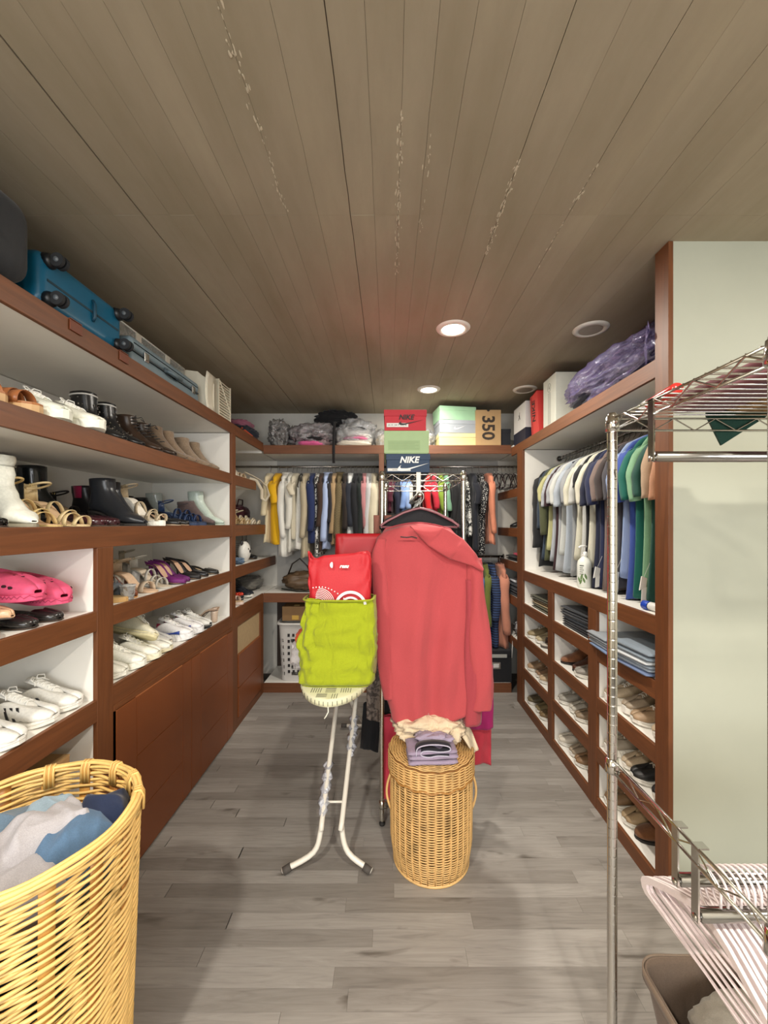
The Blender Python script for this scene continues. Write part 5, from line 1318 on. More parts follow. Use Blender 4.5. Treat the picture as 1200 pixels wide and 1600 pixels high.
# printed dashes: groups of lines across and along
dash = simple('dash_print', '#3b3a33', rough=.8, bump=0); m = MB()
for gy in range(8):
    for gx in range(-3, 4):
        cx = BX + gx * .058 + (.0 if gy % 2 else .029); cy = 1.50 + gy * .052
        for q in range(5):
            if (gx + gy) % 2: a, b_, c2, d2 = cx - .020, cx + .020, cy - .018 + q * .009, cy - .018 + q * .009 + .0018
            else: a, b_, c2, d2 = cx - .018 + q * .009, cx - .018 + q * .009 + .0018, cy - .020, cy + .020
            if abs(a - BX) < bw(c2) * .93 and abs(b_ - BX) < bw(c2) * .93 and c2 > 1.478: m.box(a, b_, c2, d2, BT + .0026, BT + .0036)
for k in range(-9, 10):   # dashes that run over the rounded edge
    x_ = BX + k * .017; yy = 1.47 + .45 * (1 - (1 - min(1, (k * .017 / .165) ** 2)) ** (1 / 2.6)) if abs(k * .017) < .16 else 1.9
    yt = 1.47 + .45 * (1 - (max(0, 1 - (abs(k) * .017 / .165) ** 2)) ** (1 / 2.6))
    if yt < 1.7: m.box(x_ - .0009, x_ + .0009, yt - .0012, yt + .004, BT - .022, BT - .006)
tag(m.build('printed_dashes', dash, cov), kind='stuff')
MB().tube([(BX, 1.474, BT - .022), (BX + .003, 1.463, BT - .040), (BX - .006, 1.468, BT - .058), (BX - .012, 1.466, BT - .066)], .0022, 5).build('drawstring', fabric('#e9e6d6'), cov, smooth=True)
LW = simple('white_enamel', '#e9e3d6', rough=.3, nscale=20, var=.02, bump=.01, coat=.2)
def leg(pts, r=.0115, nm='front_leg'):
    P = refine([p + (0, 0, 0) for p in pts], 5)
    return MB().tube([p[:3] for p in P], r, 12).build(nm, LW, IB, smooth=True)
cap = rubber('#4e4843')
for s_, fx, bx_, ux in ((-1, -.452, -.295, -.285), (1, -.072, -.205, -.165)):
    leg([(fx, 1.690, .022), (bx_ + .03 * s_, 1.72, .075), (bx_, 1.745, .17), (bx_ + .004, 1.80, .235), (ux, 2.72, BT - .035)])
    MB().tube([(fx + .028 * -s_ * -1 * 0 + (-.004) * s_, 1.688, .020), (fx + .035 * -s_, 1.698, .033)], .0155, 12).build('foot_cap', cap, IB, smooth=True)
MB().cyl((-.292, 1.80, .238), (-.203, 1.80, .238), .005, 8).build('cross_bar', LW, IB, smooth=True)
leg([(BX + .035, 1.72, BT - .03), (BX + .02, 2.3, .44), (BX + .045, 2.86, .06), (BX + .045, 2.90, .03)], .010, 'rear_leg')
MB().cyl((BX - .10, 2.90, .024), (BX + .20, 2.90, .024), .010, 10).build('rear_foot_bar', LW, IB, smooth=True)
for x_ in (BX - .10, BX + .20): MB().cyl((x_ - .02, 2.90, .024), (x_ + .02, 2.90, .024), .014, 10).build('foot_cap', cap, IB, smooth=True)
wrap = film('#d9dbe4', .6, .25)
for (cx, cy, z0, z1, seed) in ((-.2935, 1.83, .21, .33, 1), (-.190, 2.00, .345, .46, 2)):
    rg = []
    for k in range(14):
        u = k / 13; zz = z0 + (z1 - z0) * u; yy = 1.80 + (zz - .235) / (BT - .27) * .92; r_ = .020 * (1 + .3 * math.sin(k * 2.1 + seed)) * (1 if 0 < k < 13 else .6)
        xx = cx + (.0 if seed == 1 else 0) + (.01 if seed == 1 else .04) * (zz - z0) * (1)
        rg.append([(xx + r_ * math.cos(a) * (1 + .25 * math.sin(3 * a + k)), yy + r_ * math.sin(a) * (1 + .2 * math.sin(4 * a - k)), zz) for a in [2 * PI * j / 14 for j in range(14)]])
    MB().rings(rg).build('plastic_wrap', wrap, IB, smooth=True)

# --- bags on the tip of the board
def tote(name, label, col, c, wt, wb, d, h, rz=0, mat=None, seed=0, top_wave=.012, amp=.02, lean=0, top_d=.5, bulge=.25):
    t = thing(name, label, 'bag', c, R(rz))
    rg = []; n_ = 60
    for i in range(25):
        u = i / 24; w_ = (wb + (wt - wb) * u) / 2 * (1 + bulge * .25 * math.sin(PI * min(1, u * 1.15))); dd = d / 2 * (1 + bulge * math.sin(PI * u ** .7)) * (1 - (1 - top_d) * u ** 2)
        if i == 0: w_ *= .93; dd *= .85
        ring = []
        for k in range(n_):
            a = 2 * PI * k / n_; cx = math.copysign(abs(math.cos(a)) ** .35, math.cos(a)); sy = math.copysign(abs(math.sin(a)) ** .5, math.sin(a))
            q = Vector((cx * 1.8 + seed, sy * 1.5, u * 3.2)); rd = (1 - 2 * abs(noise.noise(q * 1.7))) * amp + noise.noise(q * 3.5) * amp * .6
            ring.append((cx * w_ + rd * .5 + lean * u, sy * dd + rd * (1 if sy < 0 else .6) * min(1, u * 6), h * u + (top_wave * math.sin(a * 3 + seed) * u ** 3)))
        rg.append(ring)
    b_ = MB(); b_.rings(rg); b_.add(rg[0], [tuple(range(n_))])
    b_.build('body', mat or FB(col), t, smooth=True, solid=.003)
    return t
LM = FB('#9aa40e', weave=500, fold=11, foldb=.9)
RDM = simple('red_nonwoven', '#bd1b26', rough=.6, nscale=200, var=.05, bump=.2)
lb = tote('shopping_bag', 'lime green soft bag standing on the ironing board tip', '#b9c41c', (-.214, 1.645, BT + .006), .285, .30, .16, .345, 0, LM, 2, .004, .020, lean=.012, top_d=.92)
MB().tube([(.012 + .1425 * math.copysign(abs(math.cos(a)) ** .35, math.cos(a)), .0755 * math.copysign(abs(math.sin(a)) ** .5, math.sin(a)) * 1.02, .343) for a in [2 * PI * k / 40 for k in range(40)]], .004, 6, closed=True).build('hem', LM, lb, smooth=True)
rbg = tote('shopping_bag', 'bright red carrier bag with white print stuffed into the lime green bag', '#d6212c', (-.197, 1.645, BT + .20), .262, .225, .085, .325, 0, RDM, 5, .016, .006, lean=-.006, top_d=.6, bulge=.12)
PW_ = simple('white_print', '#efe9e6', rough=.6, bump=0)
# white print on its front: fan of arcs, beads, small logo and letters
def arc(cx, cz, r, a0, a1, w_, yy, nm='printed_arc'):
    N_ = 18; rows = []
    for k in range(N_ + 1):
        a = R(a0 + (a1 - a0) * k / N_); rows.append([(cx + (r - w_ / 2) * math.cos(a), yy, cz + (r - w_ / 2) * math.sin(a)), (cx + (r + w_ / 2) * math.cos(a), yy, cz + (r + w_ / 2) * math.sin(a))])
    return MB().grid(rows).build(nm, PW_, rbg, smooth=False, solid=.001, offset=0)
yf = -.0545
arc(.045, .120, .060, 10, 175, .011, yf); arc(.045, .120, .038, 0, 180, .008, yf); arc(.045, .120, .018, 0, 180, .007, yf)
for k in range(9): arc(-.085, .130, .014 + .0065 * k, 15, 120 - k * 4, .0022, yf - .0005, 'printed_line')
m = MB()
for k in range(16):
    u = k / 15; x_ = -.105 + .185 * u; z_ = .198 - .028 * u - .05 * u * u + (.012 * math.sin(u * 5)); m.lathe([(.0002, 0), (.0022, 0)], 8, (0, 0, 0)) if 0 else m.prism([(x_ + .0026 * math.cos(a), z_ + .0026 * math.sin(a)) for a in [2 * PI * q / 8 for q in range(8)]], .001, c=(0, yf - .0002, 0))
tag(m.build('printed_beads', PW_, rbg), kind='stuff')
o = MB().prism([(.009 * math.cos(a) * (1 if math.cos(a) < 0 else .35), .012 * math.sin(a)) for a in [2 * PI * q / 16 for q in range(16)]], .001).build('printed_leaf_logo', PW_, rbg); o.location = (-.030, -.047, .288)
text('resu', 'printed_letters', .020, PW_, rbg, (.018, -.048, .283), (PI / 2, 0, 0), shear=.3, bold=.001)
rb2 = tote('gift_bag', 'taller dark red paper bag behind the bright red carrier bag', '#b3121e', (-.135, 1.90, BT + .006), .24, .24, .12, .60, 8, simple('red_paper', '#a8101b', rough=.5, nscale=30, var=.04), 9, .0, .004, bulge=.05, top_d=.9)
# small cloths beside the lime bag
t = thing('cloth_bundle', 'bundle of white, grey and orange cloth beside the lime bag', 'cloth', (-.385, 1.80, BT + .006))
blob('white_part', FB('#b9b3b2'), t, (-.008, 0, 0), (.085, .20, .13), seed=4, amp=.25)
blob('orange_part', FB('#c8532c'), t, (.004, .01, .105), (.075, .16, .065), seed=9, amp=.4)
# ================================================================ large wicker basket with laundry, bottom left
BK = thing('laundry_basket', 'tall oval cane laundry basket full of clothes at the bottom left', 'basket', (-.872, .945, 0))
WB = wicker('#e6be74'); WB2 = wicker('#c4924a')
HZ = .79
def br(z): return .208 + .026 * (z / HZ)
MB().lathe([(.0005, .006), (.19, .006), (br(.02) - .01, .02)], 40).build('base', WB2, BK, smooth=True)
NSB = 16; rd = random.Random(4)
for k in range(NSB):
    a = 2 * PI * (k + .3) / NSB
    rows = []
    for i in range(10):
        z = .01 + (HZ - .02) * i / 9; da = .095 / 1.0; rows.append([(br(z) * math.cos(a + q * .06) , br(z) * math.sin(a + q * .06), z) for q in (-1, 0, 1)])
    MB().grid(rows).build('stake', WB2 if k % 3 else wicker('#a36f35'), BK, smooth=True, solid=.003, offset=0)
m = MB(); z = .014; j = 0
while z < HZ - .02:
    r0 = br(z); pts = []; am = .0045; ph = rd.uniform(0, 6); w1 = rd.uniform(.001, .0035)
    for k in range(NSB * 5):
        a = 2 * PI * k / (NSB * 5)
        wv = math.cos(NSB / 2 * (a - 2 * PI * .3 / NSB) + (PI if j % 2 else 0)) * .0055
        pts.append(((r0 + wv) * math.cos(a), (r0 + wv) * math.sin(a), z + w1 * math.sin(a * 3 + ph) + .0012 * math.sin(a * 11 + ph * 2)))
    m.tube(pts, rd.uniform(.0038, .0046), 6, closed=True); z += rd.uniform(.0074, .0090); j += 1
tag(m.build('woven_cane', WB, BK, smooth=True), kind='stuff')
for k, (dz, dr, r_) in enumerate(((0, .004, .0055), (-.009, .007, .0045), (-.017, .005, .0042), (.002, -.005, .005), (-.008, -.007, .004))):
    MB().tube([((br(HZ) + dr) * math.cos(a), (br(HZ) + dr) * math.sin(a), HZ + dz + .0015 * math.sin(a * 9 + k * 2)) for a in [2 * PI * q / 72 for q in range(72)]], r_, 7, closed=True).build('rim_cane', WB, BK, smooth=True)
# wrapped bindings over the rim
for a in (R(72), R(95), R(28), R(118), R(50)):
    for q in range(5):
        aa = a + (q - 2) * .022
        MB().tube([((br(HZ) + rr) * math.cos(aa), (br(HZ) + rr) * math.sin(aa), HZ + zz) for rr, zz in ((.013, -.045), (.013, -.01), (.006, .006), (-.006, .006), (-.013, -.01), (-.013, -.05))], .0034, 5).build('binding', WB2 if q % 2 else WB, BK, smooth=True)
# laundry inside: each piece its own thing
def drape(label, cat, name, mat, c, w_, l_, h, rz=0, seed=0, fold=.018, dirn=.6, f=26., tilt=(0, 0), edge=.05):
    """soft cloth heap: a sheet humped over what lies beneath, with directional folds and edges tucked down"""
    t = thing(name, label, cat, c, R(rz)); ca, sa = math.cos(dirn), math.sin(dirn)
    def fn(u, v):
        x = (u - .5) * w_; y_ = (v - .5) * l_
        ex = 1 - abs(2 * u - 1) ** 4; ey = 1 - abs(2 * v - 1) ** 4
        p = (x * ca + y_ * sa); q = (-x * sa + y_ * ca)
        wob = nz(x * 9 + seed, y_ * 9, seed) * .5
        fold2 = fold * 1.7
        r_ = 1 - abs(noise.noise(Vector((p * f * .32 + wob, q * f * .09, seed)))) * 2.2
        r2 = 1 - abs(noise.noise(Vector((p * f * .7 + wob * 2, q * f * .2, seed + 5)))) * 2
        z = h * min(ex, ey) ** .5 + fold2 * r_ * min(ex, ey) ** .3 + fold2 * .4 * r2 - edge * (1 - min(ex, ey)) ** 2 + tilt[0] * x + tilt[1] * y_
        k = 1 + .10 * nz(u * 3 + seed, v * 3, 2)
        return (x * k * (1 - .12 * abs(2 * v - 1) ** 3), y_ * k * (1 - .12 * abs(2 * u - 1) ** 3), z)
    sheet('cloth', mat, t, fn, 60, 60, .004)
    return t
cx, cy = -.872, .945
t = thing('laundry', 'dark laundry filling the cane basket beneath the jeans and shirts', 'laundry', (cx, cy, .40))
blob('body', FB('#2b2d33'), t, (0, 0, 0), (.40, .40, .25), seed=1, amp=.1)
drape('light blue grey jeans at the left back of the cane basket', 'jeans', 'jeans', FB('#62788c', foldb=.4), (cx - .08, cy + .045, .675), .20, .26, .06, 20, 3, .016, .9)
drape('dark indigo jeans at the right back of the cane basket', 'jeans', 'jeans', FB('#182440', foldb=.4), (cx + .125, cy + .095, .685), .13, .15, .07, 30, 8, .014, .2)
drape('charcoal trousers between the blue jeans and the pale grey shirt', 'trousers', 'trousers', FB('#26292e', foldb=.4), (cx - .065, cy - .035, .68), .15, .28, .055, -30, 11, .014, 1.4)
drape('mid blue denim sleeve beside the dark indigo jeans', 'shirt', 'shirt', FB('#4f6b88', foldb=.4), (cx + .115, cy + .01, .68), .13, .19, .07, -30, 15, .016, 1.2)
drape('pale grey sweatshirt at the front of the cane basket', 'sweatshirt', 'sweatshirt', FB('#9b9799', foldb=.4), (cx + .03, cy - .105, .675), .27, .13, .055, 12, 21, .018, .1)
drape('crumpled pale grey shirt in the middle of the cane basket', 'shirt', 'shirt', FB('#a9a5a8', foldb=.4), (cx + .03, cy - .015, .70), .15, .27, .065, -32, 27, .020, 1.3)
t = drape('dark blue cloth with pale blue curved stripes at the left edge of the basket', 'shirt', 'shirt', FB('#343b49'), (cx - .12, cy - .09, .695), .13, .14, .05, 0, 33, .012)
for k in range(3): MB().tube([(-.03 + .055 * math.cos(a) + .01 * k, -.0 - .03 * k + .03 * math.sin(a), .066 + .008 * math.sin(a)) for a in [R(-60 + 24 * q) for q in range(9)]], .005, 6, flat=.6).build('stripe', FB('#93a8cf'), t, smooth=True)
t = drape('pale washed denim waistband folded over at the back of the basket', 'jeans', 'jeans', FB('#93a7b5'), (cx - .02, cy + .095, .72), .12, .075, .035, 30, 37, .010)

# ================================================================ chrome shelving on the right
FR = thing('chrome_shelving', 'tall chrome wire shelving unit at the right edge with two hanging tubes', 'rack', (0, 0, 0))
FX0, FX1, FY0, FY1, FT, FBZ = .606, 1.50, .617, 1.075, 1.784, .862
for x_, y_ in ((FX0, FY0), (FX0, FY1), (FX1, FY0), (FX1, FY1)): post(FR, x_, y_, .02, FT + .012, r=.0125, collars=(FT, FBZ, .10))
wire_shelf('top_shelf', FR, FX0, FX1, FY0, FY1, FT, 'X', step=.027)
wire_shelf('lower_shelf', FR, FX0, FX1, FY0, FY1, FBZ, 'X', step=.05) if False else None
# the lower frame is open: rails only
lf = MB()
for zz in (FBZ, FBZ - .032): lf.tube([(FX0, FY0, zz), (FX0, FY1, zz)], .0036, 8)
lfo = lf.build('lower_frame', CH, FR, smooth=True)
m = MB()
for (ax, ay, bx, by) in ((FX0, FY1, FX0, FY0),):
    n_ = 8
    m.tube([(ax + (bx - ax) * k / n_, ay + (by - ay) * k / n_, FBZ if k % 2 else FBZ - .032) for k in range(n_ + 1)], .002, 5)
m.build('truss_wire', CH, lfo, smooth=True)
wire_shelf('bottom_shelf', FR, FX0, FX1, FY0, FY1, .10, 'X', step=.05)
def hangtube(yc, zt, zc, w=.009):
    br_ = MB().box(FX0 - .002, FX0 + .0015, yc - w, yc + w, zc - .004, zt + .002).box(FX0 - .002, FX0 + .02, yc - w, yc + w, zt, zt + .0035).build('tube_bracket', CH, FR)
    MB().cyl((FX0 - .004, yc, zc + .002), (FX0 + .014, yc, zc + .002), .0065, 12).build('bolt', CH, br_, smooth=True)
    MB().cyl((FX0 + .008, yc, zc + .006), (FX1, yc, zc + .006), .0125, 18).build('hanging_tube', chrome('#a5a3a0', .18), FR, smooth=True)
hangtube(.915, FT, 1.648)
hangtube(.838, FBZ, .742); hangtube(.783, FBZ, .722)
# velvet hangers crowded on the two lower tubes
VM = None
for k in range(40):
    X_ = .655 + k * .0135
    t = thing('velvet_hanger', None, 'hanger', (X_, .812, .770), PI / 2 + R(1.5 * math.sin(k * 1.9)), None)
    tag(t, 'pale pink velvet hanger, nearest the chrome post on the lower tubes' if k == 0 else 'pale pink velvet hanger crowded on the lower tubes of the shelving', 'hanger', None if k == 0 else 'pale pink velvet hangers on the lower tubes')
    if k == 0 or k == 1:
        vm = simple('blush_velvet', '#e2d3d2', rough=.85, nscale=300, var=.04, sheen=.3)
        h = .212
        hk = [(-.030, 0, -.028)] + [(-.030 * math.cos(a), 0, .024 * math.sin(a) - .004) for a in [PI * q / 12 for q in range(13)]] + [(.030, 0, -.030), (.018, 0, -.050), (0, 0, -.058), (0, 0, -.075)]
        hm = MB().tube(hk, .0026, 7)
        outer = [(0, -.070), (.05, -.085), (.12, -.120), (.185, -.158), (.208, -.176), (.2135, -.190), (.208, -.204), (.195, -.210), (0, -.212)]
        inner = [(0, -.088), (.05, -.101), (.11, -.131), (.170, -.166), (.190, -.182), (.190, -.192), (.182, -.196), (0, -.198)]
        def frame(sgn):
            rows = []
            for (a, b_), (c2, d2) in zip(outer, inner): rows.append(((sgn * a, b_), (sgn * c2, d2)))
            return rows
        fm = MB()
        for sgn in (1, -1):
            r_ = frame(sgn)
            fm.rings([[(p[0], -.0036, p[1]), (p[0], .0036, p[1]), (q[0], .0036, q[1]), (q[0], -.0036, q[1])] for p, q in r_], caps=True)
        hook = hm.build('hook', chrome('#d7d0d0', .3) if 0 else vm, t, smooth=True); arms = fm.build('frame', vm, t, smooth=False)
        HM = (hook.data, arms.data)
    else:
        for nm_, me_ in (('hook', HM[0]), ('frame', HM[1])):
            o = bpy.data.objects.new(nm_, me_); C.objects.link(o); o.parent = t
# things on the upper wire shelf
t = thing('folded_blanket', 'maroon folded cloth lying on the upper wire shelf', 'blanket', (1.02, .84, FT + .006))
folded('body', FB('#6e3a42'), t, (-.205, .02, 0), (.13, .40, .05), n=2, seed=5)
t = thing('plaid_blanket', 'light brown woven cloth on the upper wire shelf at the right edge', 'blanket', (1.15, .86, FT + .006))
folded('body', pattern('check', '#a67f50', '#83623c', 60), t, (.0, .0, 0), (.54, .40, .06), n=2, seed=6)
t = thing('green_pouch', 'dark green cloth corner hanging below the upper wire shelf', 'cloth', (.985, 1.0865, FT + .010))
MB().prism([(-.115, .066), (.05, .066), (.05, .0), (-.075, -.080), (-.115, .0)], .006).build('corner', FB('#0f3a2e'), t, smooth=False)
MB().prism([(-.115, .066), (.05, .066), (.05, .061), (-.115, .061)], .12).build('top_fold', FB('#0f3a2e'), t).location = (0, -.052, .006)
t = thing('red_tube', 'translucent red plastic tube lying on the corner of the upper wire shelf', 'tube', (.66, .965, FT + .020), rot=(0, 0, R(82)))
MB().lathe([(.0005, -.075), (.012, -.075), (.014, -.070), (.014, .045), (.010, .060), (.010, .075), (.0005, .076)], 18).xf(Matrix.Rotation(PI / 2, 4, 'Y')).build('tube_body', plastic('#c8322c', .2), t, smooth=True)
MB().lathe([(.0145, .045), (.0150, .047), (.0150, .070), (.0005, .079)], 18).xf(Matrix.Rotation(PI / 2, 4, 'Y')).build('cap', plastic('#d8d2cc', .3), t, smooth=True)
# fabric bin on the floor under the hangers
t = thing('storage_bin', 'taupe fabric storage bin on the floor under the velvet hangers', 'bin', (.945, .96, .108))
BM = FB('#6e5c4d', weave=300)
rg = []
for u in [i / 10 for i in range(11)]:
    sx = .215 + .030 * u; sy = .135 + .025 * u
    rg.append([(math.copysign(abs(math.cos(a)) ** .22, math.cos(a)) * sx, math.copysign(abs(math.sin(a)) ** .22, math.sin(a)) * sy, .17 * u + .004 * math.sin(a * 4) * u) for a in [2 * PI * (k + .5) / 48 for k in range(48)]])
b_ = MB(); b_.rings(rg); b_.add(rg[0], [tuple(range(48))]); b_.build('body', BM, t, smooth=True, solid=.006)
MB().rings([[(p[0] * 1.02, p[1] * 1.02, p[2] + dz) for p in rg[-1]] for dz in (-.022, .003)]).build('rim_band', FB('#7d6b5a'), t, smooth=True, solid=.004)
t2 = thing('folded_cloth', 'grey brown cloth lying inside the taupe storage bin', 'cloth', (.945, .96, .125))
blob('body', FB('#8a8478'), t2, (0, 0, 0), (.40, .24, .155), seed=14, amp=.15)
# ================================================================ on top of the left shelves
ZT = Z1[0] + .002
def rounded_box(name, mat, parent, x0, x1, y0, y1, z0, z1, r=.03, n=5, ribs=0, axis='Y', sol=0):
    """box with generously rounded vertical-profile corners (rounded in all directions through a superellipse)"""
    rg = []; c = Vector(((x0 + x1) / 2, (y0 + y1) / 2, (z0 + z1) / 2)); h = Vector((x1 - x0, y1 - y0, z1 - z0)) / 2
    N_ = 40; M_ = 9; e = .18
    prof = []
    for i in range(M_ + 1):
        a = PI / 2 * i / M_; prof.append((-h.x + r * (1 - math.sin(a)) * 1.0, r * (1 - math.cos(a)) * -1 + 0, a))
    xs = [(-h.x + r * (1 - math.cos(a)), r * (1 - math.sin(a))) for a in [PI / 2 * i / 6 for i in range(7)]]
    xs = xs + [(-x, d) for x, d in reversed(xs)]
    for x, d in xs:
        ring = []
        hy, hz = h.y - d, h.z - d; rr = max(.002, r - d * .5)
        for cyy, czz, a0 in ((hy - rr, hz - rr, 0), (-hy + rr, hz - rr, 90), (-hy + rr, -hz + rr, 180), (hy - rr, -hz + rr, 270)):
            for q in range(6):
                a = R(a0 + 90 * q / 5); ring.append((c.x + x, c.y + cyy + rr * math.cos(a), c.z + czz + rr * math.sin(a)))
        rg.append(ring)
    return MB().rings(rg, caps=True).build(name, mat, parent, smooth=True)
def wheels(parent, pts, out=.045, mat=None):
    for (x, y, z) in pts:
        hs = MB().tube([(x - .006, y, z), (x + .012, y, z), (x + .020, y, z)], [.027, .024, .016], 14).build('wheel_housing', plastic('#15181b', .4), parent, smooth=True)
        for s_ in (-1, 1):
            MB().tube([(x + .038, y + s_ * .004, z - .002), (x + .038, y + s_ * .015, z - .002)], .023, 18).build('wheel', rubber('#1c1d20'), hs, smooth=False)
        MB().cyl((x + .038, y - .019, z - .002), (x + .038, y + .019, z - .002), .008, 12).build('hub', plastic('#5d6266'), hs, smooth=True)
t = thing('suitcase', 'large black soft suitcase on top of the left cabinet at the picture edge', 'suitcase', (-1.39, 1.0, ZT + .017))
rounded_box('body', FB('#202124', weave=200), t, -.27, .285, -.31, .245, 0, .245, .05)
MB().box(-.2, .2, -.2, .15, .244, .247).build('front_pocket', FB('#1a1b1d'), t, bevel=.001)
MB().tube([(.286, -.08, .11), (.305, -.06, .11), (.305, .04, .11), (.286, .06, .11)], .008, 8).build('handle', rubber('#111214'), t, smooth=True)
for p in ((-.2, -.2), (-.2, .15), (.2, -.2), (.2, .15)): MB().lathe([(.0005, -.016), (.015, -.016), (.015, 0)], 12, (p[0], p[1], 0)).build('foot', rubber('#111214'), t)
t = thing('suitcase', 'teal blue hard suitcase lying with its four wheels towards the aisle', 'suitcase', (-1.42, 1.505, ZT + .012))
TL = simple('teal_shell', '#0f5f80', rough=.35, nscale=20, var=.05, bump=.03)
rounded_box('shell', TL, t, -.24, .275, -.205, .205, 0, .185, .03)
for k in range(-3, 4): MB().box(-.2, .20, k * .05 - .004, k * .05 + .004, .184, .188).build('shell_rib', TL, t, bevel=.001)
MB().box(.274, .277, -.205 + .03, .205 - .03, .086, .094).build('zip_line', FB('#11323f'), t)
MB().tube([(.276, .03, .135), (.284, .03, .12), (.284, .03, .07), (.276, .03, .055)], .006, 8).build('side_handle', plastic('#0b3d52', .5), t, smooth=True)
wheels(t, [(.272, -.165, .030), (.272, -.165, .158), (.272, .175, .030), (.272, .175, .158)])
MB().lathe([(.0005, -.012), (.012, -.012), (.012, .002)], 10, (-.15, 0, 0)).build('foot', rubber('#111214'), t)
MB().lathe([(.0005, -.012), (.012, -.012), (.012, .002)], 10, (.15, 0.05, 0)).build('foot', rubber('#111214'), t)
for (yy, lb) in ((1.405, 'small orange brown leather tag under the near wheel of the teal suitcase'), (1.66, 'small orange brown leather tag under the far wheel of the teal suitcase')):
    t = thing('leather_tag', lb, 'tag', (XL + .003, yy, ZT - .028))
    MB().box(-.001, .003, -.028, .028, -.012, .024).build('flap', leather('#6b3318', .5), t, bevel=.001)
    MB().box(-.05, .003, -.026, .026, .0262, .029).build('top_fold', leather('#6b3318', .5), t)
t = thing('hard_case', 'blue grey hard case with steel latches lying beside the teal suitcase', 'suitcase', (-1.40, 2.085, ZT))
GC = simple('grey_blue_shell', '#71828a', rough=.5, nscale=20, var=.04, bump=.04)
rounded_box('lower_shell', GC, t, -.20, .255, -.32, .32, 0, .066, .022)
rounded_box('upper_shell', GC, t, -.20, .255, -.32, .32, .069, .130, .022)
MB().box(-.19, .2535, -.31, .31, .064, .071).build('seam', plastic('#3e474b', .5), t)
for y_ in (-.21, .24):
    l_ = MB().box(.254, .260, y_ - .018, y_ + .018, .045, .088).build('latch', chrome('#c8c8c4', .25), t, bevel=.002)
    MB().box(.260, .264, y_ - .008, y_ + .008, .055, .083).build('latch_tongue', chrome('#d8d8d4', .2), l_)
hd = MB().tube([(.256, -.045, .070), (.280, -.040, .062), (.286, 0, .058), (.280, .060, .062), (.256, .065, .070)], .009, 10).build('handle', plastic('#5d6c73', .5), t, smooth=True)
for k, y_ in enumerate((-.045, .065)): MB().box(.254, .262, y_ - .012, y_ + .012, .058, .082).build('handle_mount', plastic('#4c585e', .5), hd)
text('ACE', 'case_lettering', .022, plastic('#aab6ba'), t, (.2562, .12, .10), (PI / 2, 0, PI / 2), bold=.0005) if False else None
t = thing('clear_case', 'clear plastic case with white edges standing on the blue grey case', 'box', (-1.40, 2.10, ZT + .131))
CL = clear('#dfe3df', .28)
MB().box(-.14, .15, -.33, .33, 0, .10).build('case_body', CL, t, bevel=.004)
for z_ in (0.001, .10):
    MB().tube([(-.14, -.33, z_), (.15, -.33, z_), (.15, .33, z_), (-.14, .33, z_)], .004, 6, closed=True).build('edge_frame', plastic('#d9d8d0', .3), t, smooth=True)
for y_ in (-.12, .14): MB().box(.149, .156, y_ - .02, y_ + .02, .06, .10).build('clip', plastic('#c9c4b8', .3), t, bevel=.001)
t = thing('dark_folder', 'dark brown folded item inside the clear plastic case', 'folder', (-1.40, 2.10, ZT + .134))
MB().box(-.11, .13, -.27, .05, 0, .025).build('cover', leather('#4a2c20', .6), t, bevel=.004)
MB().box(-.10, .10, .06, .30, 0, .012).build('pad', card('#8d8474'), t, bevel=.002)
t = thing('clear_dish', 'round clear plastic dish standing beside the clear case', 'dish', (-1.36, 2.50, ZT + .0))
MB().lathe([(.0005, .001), (.05, .001), (.055, .12), (.085, .175), (.088, .18), (.084, .177), (.052, .12), (.047, .005)], 28).build('dish_body', CL, t, smooth=True)
MB().lathe([(.084, .177), (.090, .179), (.090, .184), (.084, .183)], 28).build('rim', plastic('#d9d8d0', .3), t, smooth=True)
t = thing('magazine_file', 'white curved magazine file beside the blue grey case', 'file', (-1.20, 2.50, ZT))
WF = plastic('#d9d2bf', .5)
MB().prism([(-.13, 0), (.082, 0), (.082, .18), (.05, .20), (.02, .225), (-.13, .245)], .004, c=(0, -.045, 0)).build('side', WF, t)
MB().prism([(-.13, 0), (.082, 0), (.082, .18), (.05, .20), (.02, .225), (-.13, .245)], .004, c=(0, .045, 0)).build('side', WF, t)
MB().grid([[(.082 - .012 * math.sin(PI * k / 8) , y_, .0 + .225 * k / 8) for k in range(9)] for y_ in (-.062, -.02, .02, .062)]).build('curved_front', WF, t, smooth=True, solid=.003)
MB().box(-.13, -.126, -.045, .045, 0, .245).build('back', WF, t)
MB().box(-.13, .082, -.045, .045, 0, .004).build('bottom', WF, t)
t = thing('slatted_basket', 'white slatted plastic basket at the end of the left cabinet top', 'basket', (-1.225, 2.725, ZT))
WF2 = plastic('#dcd3bc', .45)
for k in range(13): 
    z_ = .012 + .0185 * k
    MB().box(.098, .102, -.092, .092, z_ - .0035, z_ + .0035).build('slat', WF2, t)
    MB().box(-.102, -.098, -.092, .092, z_ - .0035, z_ + .0035).build('slat', WF2, t)
for s_ in (-1, 1):
    MB().box(.096, .104, s_ * .094 - .004, s_ * .094 + .004, 0, .245).build('frame_post', WF2, t)
    MB().box(-.104, -.096, s_ * .094 - .004, s_ * .094 + .004, 0, .245).build('frame_post', WF2, t)
    MB().box(-.1, .1, s_ * .094 - .002, s_ * .094 + .002, 0.0, .245).build('end_panel', WF2, t)
MB().cyl((.105, -.09, .235), (.105, .09, .06), .004, 8).build('diagonal_strap', WF2, t)
MB().box(-.1, .1, -.09, .09, 0, .004).build('bottom', WF2, t)
